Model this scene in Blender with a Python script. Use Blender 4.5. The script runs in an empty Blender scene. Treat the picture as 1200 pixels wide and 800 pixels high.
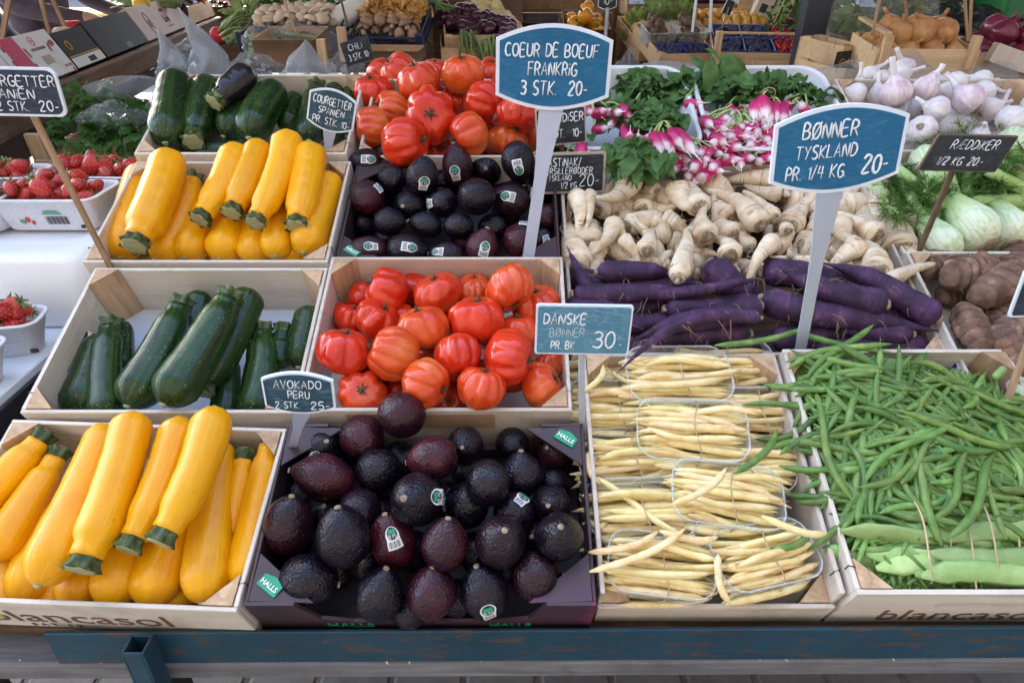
import bpy, math, random
from mathutils import Vector, Matrix, Euler, noise
R = math.radians
rng = random.Random(7)
C = bpy.context.scene.collection
scn = bpy.context.scene

# ---------------------------------------------------------------- camera, sky, sun, exposure
SLOPE = R(22); HH = .87; FPX = 800.0
CAM = Vector((0, -HH*math.sin(SLOPE), .67 + HH*math.cos(SLOPE)))
cd = bpy.data.cameras.new("camera"); cam = bpy.data.objects.new("camera", cd); C.objects.link(cam)
cam.location = CAM; cam.rotation_euler = (R(60), 0, 0)
cd.sensor_width = 36; cd.lens = 24; cd.clip_start = .02; cd.clip_end = 400
scn.camera = cam
SUN_EL, SUN_AZ = 34.0, 330.0            # azimuth clockwise from +y
sv = Vector((math.sin(R(SUN_AZ))*math.cos(R(SUN_EL)), math.cos(R(SUN_AZ))*math.cos(R(SUN_EL)), math.sin(R(SUN_EL))))
w = bpy.data.worlds.new("World"); scn.world = w; w.use_nodes = True
nt = w.node_tree; bg = nt.nodes["Background"]
sky = nt.nodes.new("ShaderNodeTexSky"); sky.sky_type = 'NISHITA'; sky.sun_disc = False
sky.sun_elevation = R(SUN_EL); sky.sun_rotation = R(SUN_AZ)
sky.dust_density = 3.0; sky.ozone_density = 1.1; sky.air_density = 1.0
nt.links.new(sky.outputs[0], bg.inputs[0]); bg.inputs[1].default_value = .15
sl = bpy.data.lights.new("sun", 'SUN'); sl.energy = 3.0; sl.angle = R(.6); sl.color = (1, .94, .86)
so = bpy.data.objects.new("sun", sl); C.objects.link(so); so.rotation_euler = (-sv).to_track_quat('-Z', 'Y').to_euler()
so.location = sv*20
vs = scn.view_settings; vs.view_transform = 'Standard'; vs.look = 'None'; vs.gamma = 1; vs.use_curve_mapping = False
vs.exposure = 3.05

# ---------------------------------------------------------------- where things are
NV = Vector((0, -math.sin(SLOPE), math.cos(SLOPE))); VV = Vector((0, math.cos(SLOPE), math.sin(SLOPE))); O0 = Vector((0, 0, .67))
def ray(px, py):
    x, y = (px-600)/FPX, -(py-400)/FPX
    return Vector((x, y*.5+.8660254, y*.8660254-.5))
def I(u, v, w=0): return O0 + Vector((1, 0, 0))*u + VV*v + NV*w
def P(px, py, w):                       # point of the display slope, w above its boards
    d = ray(px, py); t = (w-HH)/d.dot(NV); return CAM + d*t
def D(px, py, y):                       # point at depth y
    d = ray(px, py); return CAM + d*((y-CAM.y)/d.y)
def Z(px, py, z):
    d = ray(px, py); return CAM + d*((z-CAM.z)/d.z)
def TT(p): return (p-CAM).dot(Vector((0, .8660254, -.5)))   # depth along the lens axis
def uvw(p): q = p-O0; return q.x, q.dot(VV), q.dot(NV)
def MI(u, v, w=0, rz=0, rx=0, ry=0):
    return Matrix.Translation(I(u, v, w)) @ Matrix.Rotation(SLOPE, 4, 'X') @ Matrix.Rotation(rz, 4, 'Z') @ Matrix.Rotation(rx, 4, 'X') @ Matrix.Rotation(ry, 4, 'Y')
def frame(p, zdir, xhint=None):
    z = zdir.normalized(); h = xhint or Vector((1, 0, .01))
    x = (h - z*h.dot(z))
    if x.length < 1e-4: x = Vector((0, 1, 0)) - z*z.y
    x.normalize(); y = z.cross(x)
    m = Matrix((x, y, z)).transposed().to_4x4(); m.translation = p; return m

# ---------------------------------------------------------------- mesh building
class MB:
    def __init__(s): s.v = []; s.f = []; s.uv = {}; s.sm = []
    def add(s, vs_, fs, smooth=True, uvs=None, M=None):
        b = len(s.v)
        s.v += [tuple(M @ Vector(q)) for q in vs_] if M is not None else [tuple(q) for q in vs_]
        for i, f in enumerate(fs):
            if uvs is not None: s.uv[len(s.f)] = [uvs[k] for k in f] if not isinstance(uvs[0], list) else uvs[i]
            s.f.append(tuple(b+k for k in f)); s.sm.append(smooth)
        return s
    def mesh(s, name, mat):
        me = bpy.data.meshes.new(name); me.from_pydata(s.v, [], s.f)
        if s.uv:
            l = me.uv_layers.new(name="UVMap"); data = l.data; k = 0
            for i, p in enumerate(s.f):
                u = s.uv.get(i)
                for j in range(len(p)):
                    if u: data[k].uv = u[j]
                    k += 1
        me.polygons.foreach_set("use_smooth", s.sm)
        if mat: me.materials.append(mat)
        me.update(); return me
    def build(s, name, mat, parent=None, M=None):
        return link(name, s.mesh(name, mat), parent, M)
def link(name, me, parent=None, M=None):
    o = bpy.data.objects.new(name, me); C.objects.link(o)
    if parent is not None: o.parent = parent
    if M is not None: o.matrix_local = M
    return o
def tag(o, label, cat, group=None, kind=None):
    o["label"] = label; o["category"] = cat
    if group: o["group"] = group
    if kind: o["kind"] = kind
    return o
def thing(name, label, cat, M, group=None):
    o = bpy.data.objects.new(name, None); C.objects.link(o); o.empty_display_size = .02; o.matrix_world = M
    return tag(o, label, cat, group)
def structure(o): o["kind"] = "structure"; return o
def spawn(proto, M, label, group=None):
    """a copy of a thing and of its parts and sub-parts"""
    r = proto.copy(); C.objects.link(r); r.matrix_world = M
    if label: r["label"] = label
    if group: r["group"] = group
    for ch in proto.children:
        c = ch.copy(); C.objects.link(c); c.parent = r
        for g in ch.children:
            d = g.copy(); C.objects.link(d); d.parent = c
    return r
def drop(proto):
    for ch in list(proto.children):
        for g in list(ch.children): bpy.data.objects.remove(g)
        bpy.data.objects.remove(ch)
    bpy.data.objects.remove(proto)

def box(mb, c, s, M=None, ch=.001):
    hx, hy, hz = s[0]/2, s[1]/2, s[2]/2; ch = min(ch, hx*.4, hy*.4, hz*.4); v = []; idx = {}
    for i in (-1, 1):
        for j in (-1, 1):
            for k in (-1, 1):
                for a in range(3):
                    q = [i*hx, j*hy, k*hz]
                    for b in range(3):
                        if b != a: q[b] -= (i, j, k)[b]*ch
                    idx[(i, j, k, a)] = len(v); v.append((q[0]+c[0], q[1]+c[1], q[2]+c[2]))
    f = []
    for a in range(3):
        b, d = (a+1) % 3, (a+2) % 3
        for s_ in (-1, 1):
            def key(x, y):
                t = [0, 0, 0]; t[a] = s_; t[b] = x; t[d] = y; return (t[0], t[1], t[2], a)
            q = [idx[key(-1, -1)], idx[key(1, -1)], idx[key(1, 1)], idx[key(-1, 1)]]
            f.append(q if s_ > 0 else q[::-1])
        for x in (-1, 1):
            for y in (-1, 1):
                def kk(t0, ax):
                    t = [0, 0, 0]; t[a] = t0; t[b] = x; t[d] = y; return idx[(t[0], t[1], t[2], ax)]
                q = [kk(-1, b), kk(1, b), kk(1, d), kk(-1, d)]
                f.append(q if x*y > 0 else q[::-1])
    for i in (-1, 1):
        for j in (-1, 1):
            for k in (-1, 1):
                q = [idx[(i, j, k, 0)], idx[(i, j, k, 1)], idx[(i, j, k, 2)]]
                f.append(q if i*j*k > 0 else q[::-1])
    return mb.add(v, f, False, None, M)
def prism(mb, pts, t, M=None, smooth=False):
    """outline in xz, thickness t along y from 0"""
    n = len(pts); v = [(x, 0, z) for x, z in pts] + [(x, t, z) for x, z in pts]
    f = [tuple(range(n)), tuple(range(2*n-1, n-1, -1))] + [(i, i+n, (i+1) % n+n, (i+1) % n) for i in range(n)]
    return mb.add(v, f, smooth, None, M)
def bar(mb, a, b, wd, hg, up=Vector((0, 0, 1)), ch=.001):
    a, b = Vector(a), Vector(b); d = b-a; m = frame((a+b)/2, d, up.cross(d) if up.cross(d).length > 1e-5 else Vector((1, 0, 0)))
    return box(mb, (0, 0, 0), (wd, hg, d.length), m, ch)
def tube(mb, pts, rad, n=10, cap=True, lobes=0, lob=0, smooth=True, flat=1.0, up=None):
    pts = [Vector(p) for p in pts]; m = len(pts)
    rad = rad if hasattr(rad, '__len__') else [rad]*m
    t = [(pts[min(i+1, m-1)]-pts[max(i-1, 0)]).normalized() for i in range(m)]
    x = up or (Vector((0, 0, 1)) if abs(t[0].z) < .9 else Vector((1, 0, 0)))
    v = []; uv = []; x = (x - t[0]*x.dot(t[0])).normalized(); L = 0
    for i in range(m):
        x = (x - t[i]*x.dot(t[i])).normalized(); y = t[i].cross(x)
        if i: L += (pts[i]-pts[i-1]).length
        for k in range(n):
            a = 2*math.pi*k/n; r = rad[i]*(1 + (lob*math.cos(lobes*a) if lobes else 0))
            v.append(pts[i] + (x*math.cos(a)*flat + y*math.sin(a))*r); uv.append((k/n, L))
    f = []; 
    for i in range(m-1):
        for k in range(n):
            f.append((i*n+k, i*n+(k+1) % n, (i+1)*n+(k+1) % n, (i+1)*n+k))
    if cap:
        f.append(tuple(range(n-1, -1, -1))); f.append(tuple(range((m-1)*n, m*n)))
    return mb.add(v, f, smooth, uv)
def curve(a, b, bend, n=10, s=None):
    a, b = Vector(a), Vector(b); out = []
    for i in range(n+1):
        t = i/n; p = a.lerp(b, t) + Vector(bend)*(4*t*(1-t))
        if s: p += Vector(s)*math.sin(2*math.pi*t)
        out.append(p)
    return out
def sphere_fn(mb, fn, nu=20, nv=14, M=None):
    """closed surface r(direction) -> point, z the axis"""
    v = [fn(0, 0)]; 
    for j in range(1, nv):
        th = math.pi*j/nv
        for i in range(nu): v.append(fn(th, 2*math.pi*i/nu))
    v.append(fn(math.pi, 0)); f = []
    for i in range(nu): f.append((0, 1+i, 1+(i+1) % nu))
    for j in range(nv-2):
        for i in range(nu):
            a = 1+j*nu; f.append((a+i, a+nu+i, a+nu+(i+1) % nu, a+(i+1) % nu))
    l = len(v)-1; a = 1+(nv-2)*nu
    for i in range(nu): f.append((a+i, l, a+(i+1) % nu))
    return mb.add(v, f, True, None, M)
def lathe(mb, prof, n=16, M=None, wob=None, smooth=True):
    v = []; f = []; m = len(prof)
    for j, (r, z) in enumerate(prof):
        for i in range(n):
            a = 2*math.pi*i/n; k = 1 if not wob else wob(a, z); v.append((r*k*math.cos(a), r*k*math.sin(a), z))
    for j in range(m-1):
        for i in range(n): f.append((j*n+i, j*n+(i+1) % n, (j+1)*n+(i+1) % n, (j+1)*n+i))
    f.append(tuple(range(n-1, -1, -1))); f.append(tuple(range((m-1)*n, m*n)))
    return mb.add(v, f, smooth, None, M)
def rrect(W, Dp, r, n=5):
    out = []
    for cx, cy, a0 in ((W/2-r, Dp/2-r, 0), (-W/2+r, Dp/2-r, 90), (-W/2+r, -Dp/2+r, 180), (W/2-r, -Dp/2+r, 270)):
        for i in range(n+1):
            a = R(a0+90*i/n); out.append((cx+r*math.cos(a), cy+r*math.sin(a)))
    return out
def loft(mb, rings, cap0=True, cap1=True, smooth=True, M=None):
    n = len(rings[0]); v = [q for r in rings for q in r]; f = []
    for j in range(len(rings)-1):
        for i in range(n): f.append((j*n+i, j*n+(i+1) % n, (j+1)*n+(i+1) % n, (j+1)*n+i))
    if cap0: f.append(tuple(range(n-1, -1, -1)))
    if cap1: f.append(tuple(range((len(rings)-1)*n, len(rings)*n)))
    return mb.add(v, f, smooth, None, M)
def tub(mb, W, Dp, Hh, r, flare, t, rim=.006, M=None, n=5):
    """open container with wall thickness and a turned-out rim"""
    def ring(k, z, g): return [(x, y, z) for x, y in rrect(W-2*flare*(1-k)+2*g, Dp-2*flare*(1-k)+2*g, max(r+g, .002), n)]
    rs = [ring(0, 0, -.003), ring(0, .003, 0), ring(1, Hh-rim*.8, 0), ring(1, Hh-rim*.8, rim), ring(1, Hh-rim*.3, rim), ring(1, Hh, rim*.7), ring(1, Hh, -t*.6), ring(1, Hh-.004, -t), ring(0, t+.003, -t), ring(0, t, -t-.003)]
    return loft(mb, rs, True, True, True, M)
def slot_panel(mb, W, Hh, t, sw, sh, cz=None, M=None):
    """panel in xz, centred in x, base z=0, with a long rounded hand hole"""
    cz = Hh*.6 if cz is None else cz; N = 40; o = []; inn = []
    r = sh/2
    for i in range(10):
        a = R(-90+180*i/9); inn.append((sw/2-r+r*math.cos(a), cz+r*math.sin(a)))
    for i in range(10):
        a = R(90+180*i/9); inn.append((-sw/2+r+r*math.cos(a), cz+r*math.sin(a)))
    m = len(inn)
    for i, (x, z) in enumerate(inn):
        if i < 10: q = (W/2, [0, Hh*.2, Hh*.35, Hh*.45, cz, cz+.003, Hh*.75, Hh*.85, Hh*.93, Hh][i])
        else: q = (-W/2, [Hh, Hh*.93, Hh*.85, Hh*.75, cz+.003, cz, Hh*.45, Hh*.35, Hh*.2, 0][i-10])
        o.append(q)
    v = [(x, 0, z) for x, z in o] + [(x, 0, z) for x, z in inn] + [(x, t, z) for x, z in o] + [(x, t, z) for x, z in inn]; f = []
    for i in range(m):
        j = (i+1) % m
        f += [(i, j, m+j, m+i), (2*m+j, 2*m+i, 3*m+i, 3*m+j), (j, i, 2*m+i, 2*m+j), (m+i, m+j, 3*m+j, 3*m+i)]
    return mb.add(v, f, False, None, M)
def leaf(mb, p, d, up, L, Wd, bend=.3, wave=.15, n=6, cup=.25, jag=0.0):
    d = d.normalized(); s = d.cross(up); s = s.normalized() if s.length > 1e-4 else Vector((1, 0, 0)); u = s.cross(d).normalized(); v = []; f = []
    ph = rng.random()*6
    for i in range(n+1):
        t = i/n; c = p + d*(L*t*(1-.2*bend*t)) - u*(bend*L*t*t)
        wd = Wd*math.sin(math.pi*min(1, .06+.94*t)**.75)*(.55+.45*t)*(1+jag*(.5 if i % 2 else -.5)) if i < n else 0.0005
        e = wave*Wd*math.sin(ph+t*9)
        v += [c - s*wd + u*(cup*wd+e), c - s*wd*.5+u*cup*.2*wd, c, c + s*wd*.5+u*cup*.2*wd, c + s*wd + u*(cup*wd-e)]
    for i in range(n):
        for k in range(4): f.append((i*5+k, i*5+k+1, i*5+k+6, i*5+k+5))
    return mb.add(v, f, True)

# ---------------------------------------------------------------- materials
MATS = {}
class NT:
    def __init__(s, name):
        s.m = bpy.data.materials.new(name); s.m.use_nodes = True; s.t = s.m.node_tree; s.b = s.t.nodes["Principled BSDF"]; s._c = None
    def n(s, typ, **k):
        q = s.t.nodes.new(typ)
        for a, b in k.items():
            if a[0] == '_': setattr(q, a[1:], b)
            else: q.inputs[a].default_value = b
        return q
    def l(s, a, b): s.t.links.new(a, b)
    def coord(s, kind='Object', scale=(1, 1, 1), rand=True):
        tc = s.n('ShaderNodeTexCoord'); mp = s.n('ShaderNodeMapping'); mp.inputs['Scale'].default_value = scale
        src = tc.outputs[kind]
        if rand:
            oi = s.n('ShaderNodeObjectInfo'); vm = s.n('ShaderNodeVectorMath', _operation='MULTIPLY_ADD')
            s.l(oi.outputs['Random'], vm.inputs[0]); vm.inputs[1].default_value = (17, 31, 23); s.l(src, vm.inputs[2]); src = vm.outputs[0]
        s.l(src, mp.inputs[0]); return mp.outputs[0]
    def noise(s, co, scale, detail=4, rough=.6, dist=0):
        q = s.n('ShaderNodeTexNoise', Scale=scale, Detail=detail, Roughness=rough, Distortion=dist); s.l(co, q.inputs['Vector']); return q.outputs['Fac']
    def ramp(s, f, stops, interp='LINEAR'):
        q = s.n('ShaderNodeValToRGB'); e = q.color_ramp.elements; q.color_ramp.interpolation = interp
        while len(e) < len(stops): e.new(.5)
        for a, (p, c) in zip(e, stops): a.position = p; a.color = (*c, 1) if len(c) == 3 else c
        s.l(f, q.inputs[0]); return q.outputs[0]
    def mix(s, f, a, b, blend='MIX'):
        q = s.n('ShaderNodeMix', _data_type='RGBA', _blend_type=blend)
        for k, x in ((0, f), (6, a), (7, b)):
            if isinstance(x, (int, float)): q.inputs[k].default_value = x
            elif isinstance(x, tuple): q.inputs[k].default_value = (*x, 1)
            else: s.l(x, q.inputs[k])
        return q.outputs[2]
    def math(s, op, a, b=None):
        q = s.n('ShaderNodeMath', _operation=op)
        for k, x in ((0, a), (1, b)):
            if x is None: continue
            if isinstance(x, (int, float)): q.inputs[k].default_value = x
            else: s.l(x, q.inputs[k])
        return q.outputs[0]
    def rand(s): return s.n('ShaderNodeObjectInfo').outputs['Random']
    def hsv(s, col, val=None, hue=None, sat=None):
        q = s.n('ShaderNodeHueSaturation'); s.l(col, q.inputs['Color'])
        for k, x in (('Value', val), ('Hue', hue), ('Saturation', sat)):
            if x is not None: s.l(x, q.inputs[k])
        return q.outputs[0]
    def maprange(s, x, a, b):
        q = s.n('ShaderNodeMapRange'); s.l(x, q.inputs[0]); q.inputs[3].default_value = a; q.inputs[4].default_value = b; return q.outputs[0]
    def bump(s, h, strength, dist=.001, prev=None):
        q = s.n('ShaderNodeBump', Strength=strength, Distance=dist); s.l(h, q.inputs['Height'])
        if prev is not None: s.l(prev, q.inputs['Normal'])
        s.l(q.outputs[0], s.b.inputs['Normal']); return q.outputs[0]
    def base(s, c):
        if isinstance(c, tuple): s.b.inputs['Base Color'].default_value = (*c, 1)
        else: s.l(c, s.b.inputs['Base Color'])
    def set(s, **k):
        for a, b in k.items(): s.b.inputs[a.replace('_', ' ')].default_value = b
        return s
def std(name, stops, scale=30, rough=.6, bump=.2, bscale=None, stretch=(1, 1, 1), vary=.12, hue=.0, spec=.5, coat=0, bd=.001, detail=5, sss=0, kind='Object', dist=0):
    if name in MATS: return MATS[name]
    s = NT(name); co = s.coord(kind, stretch); f = s.noise(co, scale, detail, .6, dist); c = s.ramp(f, stops)
    r = s.rand(); c = s.hsv(c, s.maprange(r, 1-vary, 1+vary), s.maprange(s.math('FRACT', s.math('MULTIPLY', r, 7.31)), .5-hue, .5+hue)) if (vary or hue) else c
    s.base(c); s.set(Roughness=rough, Specular_IOR_Level=spec, Coat_Weight=coat, Coat_Roughness=.15)
    if bump: s.bump(s.noise(co, bscale or scale*2, detail), bump, bd)
    MATS[name] = s.m; return s.m
def wood(name, a, b, axis=0, rough=.65, dark=None, scale=9, vary=.1):
    if name in MATS: return MATS[name]
    s = NT(name); st = [14, 14, 14]; st[axis] = .8; co = s.coord('Object', tuple(st)); f = s.noise(co, scale, 6, .65, .6)
    c = s.ramp(f, [(.3, a), (.7, b)]); co2 = s.coord('Object'); g = s.noise(co2, 7, 5, .7)
    c = s.mix(s.ramp(g, [(.52, (0, 0, 0)), (.75, (1, 1, 1))]), c, dark or tuple(x*.72 for x in a))
    g5 = s.noise(co2, 16, 6, .75, .6); c = s.mix(s.ramp(g5, [(.60, (0, 0, 0)), (.78, (.55, .55, .55))]), c, tuple(x*.35 for x in a)); c = s.hsv(c, s.maprange(s.rand(), 1-vary, 1+vary)); s.base(c); s.set(Roughness=rough, Specular_IOR_Level=.25); s.bump(f, .3, .0007); MATS[name] = s.m; return s.m

def clear(name, tint=(.9, .93, .95), a=.86, rough=.06, crinkle=0, gl=(1, 1, 1)):
    """thin clear film: mostly see-through, with glints"""
    s = NT(name); t = s.t; out = t.nodes['Material Output']; tr = s.n('ShaderNodeBsdfTransparent'); tr.inputs[0].default_value = (*tint, 1)
    s.set(Roughness=rough, Specular_IOR_Level=.6); s.base(gl)
    lw = s.n('ShaderNodeLayerWeight', Blend=.35); fac = s.ramp(lw.outputs['Facing'], [(0, (a,)*3), (.75, (a*.82,)*3), (1, (a*.42,)*3)])
    mx = s.n('ShaderNodeMixShader'); s.l(fac, mx.inputs[0]); s.l(s.b.outputs[0], mx.inputs[1]); s.l(tr.outputs[0], mx.inputs[2]); s.l(mx.outputs[0], out.inputs[0])
    if crinkle: s.bump(s.noise(s.coord('Object'), 30, 8, .65, 1.2), crinkle, .02)
    MATS[name] = s.m; return s.m
M_ = {}
M_['ply'] = wood('pale_plywood', (.60, .53, .44), (.73, .67, .58), 0, .6, (.46, .38, .29), 5)
M_['plyx'] = wood('pale_plywood_end', (.58, .51, .42), (.71, .65, .56), 1, .6, (.46, .38, .29), 5)
M_['post'] = wood('pine_post', (.40, .25, .14), (.66, .47, .29), 2, .6, None, 6)
M_['cratewood'] = wood('poplar_slat', (.50, .33, .19), (.66, .47, .29), 0, .7, (.36, .23, .13), 6)
M_['cratewoodw'] = wood('white_poplar', (.52, .44, .36), (.68, .60, .51), 0, .7, (.40, .33, .26), 6)
M_['greywood'] = wood('weathered_plank', (.085, .085, .09), (.20, .195, .20), 0, .75, (.08, .075, .075), 7)
M_['darkwood'] = wood('dark_board', (.09, .05, .028), (.20, .12, .07), 0, .6, (.05, .03, .02), 5)
M_['brownwood'] = wood('brown_plank', (.17, .095, .05), (.30, .18, .105), 1, .6, (.10, .06, .035), 6)
M_['stick'] = wood('wooden_stick', (.26, .16, .09), (.42, .28, .17), 2, .7, None, 5)
M_['stick_d'] = wood('dark_stick', (.10, .065, .045), (.20, .14, .10), 2, .7, None, 5)
M_['cardboard'] = std('cardboard', [(.3, (.33, .2, .115)), (.7, (.44, .28, .17))], 25, .85, .15)
M_['black'] = std('black_metal', [(.3, (.012, .012, .015)), (.7, (.03, .03, .036))], 20, .45, .1)
M_['styro'] = std('white_foam', [(.3, (.78, .81, .84)), (.7, (.84, .86, .88))], 220, .75, .25, 260, vary=.02)
M_['whitepl'] = std('white_plastic', [(.3, (.72, .76, .80)), (.7, (.80, .83, .86))], 12, .38, .05, vary=.02)
M_['white'] = std('white_paint', [(.3, (.74, .75, .77)), (.7, (.82, .83, .84))], 15, .5, .05, vary=.02)
M_['paperliner'] = std('blue_white_liner', [(.3, (.58, .66, .78)), (.7, (.66, .73, .84))], 10, .5, .1, vary=.02)
M_['pulp'] = std('paper_pulp', [(.3, (.64, .64, .66)), (.7, (.76, .75, .76))], 160, .9, .6, 220, vary=.04)
M_['chalk'] = std('white_marker', [(.25, (.62, .66, .70)), (.6, (.85, .87, .88))], 300, .8, .1, vary=.03)
M_['chalk_dim'] = std('faded_marker', [(.2, (.30, .42, .52)), (.7, (.62, .70, .75))], 200, .8, .1, vary=.03)
M_['ink'] = std('brown_ink', [(.3, (.10, .05, .04)), (.7, (.17, .09, .07))], 90, .8, 0, vary=0)
M_['inkblack'] = std('black_ink', [(.3, (.02, .02, .02)), (.7, (.05, .05, .05))], 90, .7, 0, vary=0)
M_['inkred'] = std('red_ink', [(.3, (.5, .02, .03)), (.7, (.62, .03, .05))], 60, .6, 0, vary=0)
M_['inkgreen'] = std('green_ink', [(.3, (.01, .28, .13)), (.7, (.02, .36, .18))], 60, .5, 0, vary=0)
M_['inkblue'] = std('blue_ink', [(.3, (.02, .05, .3)), (.7, (.03, .08, .4))], 60, .5, 0, vary=0)
M_['inkorange'] = std('orange_ink', [(.3, (.7, .25, .02)), (.7, (.8, .4, .03))], 60, .5, 0, vary=0)
M_['inkwhite'] = std('white_ink', [(.3, (.75, .75, .75)), (.7, (.82, .82, .82))], 60, .6, 0, vary=0)
M_['rubber'] = std('rubber_band', [(.3, (.45, .31, .18)), (.7, (.55, .40, .25))], 60, .6, 0)
M_['film'] = clear('clear_punnet', a=.84)
M_['bagfilm'] = clear('crinkled_film', (.96, .97, .98), .84, .06, 1.0, (.5, .53, .57))
M_['bagmilky'] = clear('milky_bag', (.93, .95, .97), .62, .14, 1.0, (.55, .6, .66))
M_['yellow'] = None
def courgette_mat(name, stops, speck, rough, ridges):
    s = NT(name); co = s.coord('Object'); tc = s.n('ShaderNodeTexCoord'); sep = s.n('ShaderNodeSeparateXYZ'); s.l(tc.outputs['UV'], sep.inputs[0])
    cb = s.n('ShaderNodeCombineXYZ'); a = s.math('MULTIPLY', sep.outputs[0], 6.2832)
    s.l(s.math('MULTIPLY', s.math('SINE', a), 1.2), cb.inputs[0]); s.l(s.math('MULTIPLY', s.math('COSINE', a), 1.2), cb.inputs[1]); s.l(s.math('MULTIPLY', sep.outputs[1], 2.0), cb.inputs[2])
    oi = s.rand(); vm = s.n('ShaderNodeVectorMath', _operation='MULTIPLY_ADD'); s.l(oi, vm.inputs[0]); vm.inputs[1].default_value = (13, 7, 29); s.l(cb.outputs[0], vm.inputs[2])
    f = s.noise(vm.outputs[0], 2.2, 4, .6); c = s.ramp(f, stops)
    if speck:
        vo = s.n('ShaderNodeTexVoronoi', Scale=190.0); s.l(co, vo.inputs['Vector']); k = s.ramp(vo.outputs['Distance'], [(.10, (1, 1, 1)), (.22, (0, 0, 0))])
        m2 = s.noise(co, 26, 3); k2 = s.math('MULTIPLY', k, s.ramp(m2, [(.42, (0, 0, 0)), (.58, (1, 1, 1))])); c = s.mix(s.math('MULTIPLY', k2, .75), c, speck)
    else:
        g = s.noise(co, 60, 4); c = s.mix(s.ramp(g, [(.66, (0, 0, 0)), (.75, (.55, .55, .55))]), c, (.58, .19, .003))
        g3 = s.noise(s.coord('Object', (1, .35, .35)), 140, 4, .75, 2);  g4 = s.noise(co, 210, 2); c = s.mix(s.ramp(g4, [(.73, (0, 0, 0)), (.76, (.7, .7, .7))]), c, (.35, .17, .03)); g2 = s.noise(co, 16, 3); c = s.mix(s.ramp(g2, [(.5, (0, 0, 0)), (.8, (.6, .6, .6))]), c, (.76, .28, .004))
    c = s.hsv(c, s.maprange(oi, .9, 1.08)); s.base(c); s.set(Roughness=rough, Specular_IOR_Level=.36, Coat_Weight=.06, Coat_Roughness=.12)
    h = s.math('ADD', s.noise(vm.outputs[0], 5, 3), s.math('MULTIPLY', s.noise(co, 300, 3), .12)); s.bump(h, ridges, .002); return s.m
M_['yellow'] = courgette_mat('yellow_skin', [(.3, (.84, .355, .001)), (.7, (.88, .44, .002))], None, .33, .3)
M_['dkgreen'] = courgette_mat('dark_green_skin', [(.30, (.006, .020, .008)), (.5, (.014, .042, .010)), (.72, (.05, .10, .015))], (.30, .38, .16), .24, .25)
M_['stemg'] = std('green_stem', [(.3, (.015, .035, .006)), (.5, (.045, .075, .014)), (.75, (.17, .20, .07))], 120, .6, .6, 160)
M_['stemcut'] = std('cut_stem', [(.3, (.26, .27, .11)), (.7, (.42, .40, .22))], 150, .7, .5)
def avo_mat():
    s = NT('avocado_skin'); co = s.coord('Object'); f = s.noise(co, 38, 4); r = s.rand()
    c = s.ramp(f, [(.3, (.003, .003, .006)), (.55, (.007, .004, .010)), (.75, (.020, .007, .016))])
    k = s.ramp(s.math('FRACT', s.math('MULTIPLY', r, 5.77)), [(.55, (0, 0, 0)), (.95, (.9, .9, .9))]); red = s.ramp(s.noise(co, 22, 4), [(.35, (.018, .004, .009)), (.7, (.085, .010, .018))])
    c = s.mix(k, c, red); vo = s.n('ShaderNodeTexVoronoi', Scale=330.0, _feature='SMOOTH_F1'); s.l(co, vo.inputs['Vector'])
    c = s.mix(s.ramp(s.noise(co, 260, 2), [(.62, (0, 0, 0)), (.72, (.5, .5, .5))]), c, (.10, .06, .05))
    s.base(c); s.set(Roughness=.25, Specular_IOR_Level=.36)
    h = s.math('ADD', s.math('MULTIPLY', vo.outputs['Distance'], -1.0), s.math('MULTIPLY', s.noise(co, 110, 3), 1.2)); s.bump(h, .5, .0022); return s.m
M_['avo'] = avo_mat()
def tomato_mat():
    s = NT('tomato_skin'); co = s.coord('Object'); r = s.rand(); at = s.n('ShaderNodeTexCoord'); sep = s.n('ShaderNodeSeparateXYZ'); s.l(at.outputs['Object'], sep.inputs[0])
    red = s.ramp(s.noise(co, 14, 3), [(.3, (.54, .010, .004)), (.7, (.70, .038, .008))])
    org = s.ramp(s.noise(co, 22, 4), [(.3, (.64, .070, .012)), (.5, (.72, .16, .025)), (.75, (.76, .33, .08))])
    k = s.math('FRACT', s.math('MULTIPLY', r, 3.97)); k = s.ramp(k, [(.25, (.10, .10, .10)), (.7, (.75, .75, .75)), (1, (1, 1, 1))])
    zz = s.maprange(s.math('MULTIPLY', sep.outputs[2], 1.0), 0, 1); q = s.n('ShaderNodeMapRange'); s.l(sep.outputs[2], q.inputs[0]); q.inputs[1].default_value = -.03; q.inputs[2].default_value = .03; q.inputs[3].default_value = 1.; q.inputs[4].default_value = .35
    c = s.mix(s.math('MULTIPLY', k, q.outputs[0]), red, org)
    s.base(c); s.set(Roughness=.24, Specular_IOR_Level=.4, Coat_Weight=.25, Subsurface_Weight=.0); s.bump(s.noise(co, 200, 3), .06, .001); return s.m
M_['tomato'] = tomato_mat()
M_['calyx'] = std('dry_calyx', [(.3, (.03, .035, .012)), (.7, (.09, .08, .03))], 150, .8, .4)
def bean_mat(name, stops, tipcol, v0=.68, v1=1.25):
    s = NT(name); co = s.coord('Object'); f = s.noise(co, 45, 4); c = s.ramp(f, stops); tc = s.n('ShaderNodeTexCoord'); sep = s.n('ShaderNodeSeparateXYZ'); s.l(tc.outputs['UV'], sep.inputs[0])
    sp = s.ramp(s.noise(co, 240, 3), [(.68, (0, 0, 0)), (.78, (.6, .6, .6))]); c = s.mix(sp, c, tipcol)
    r = s.rand(); c = s.hsv(c, s.maprange(r, v0, v1), s.maprange(s.math('FRACT', s.math('MULTIPLY', r, 9.3)), .475, .508)); s.base(c)
    s.set(Roughness=.42, Specular_IOR_Level=.45); s.bump(s.noise(co, 130, 3), .2, .001); return s.m
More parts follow.
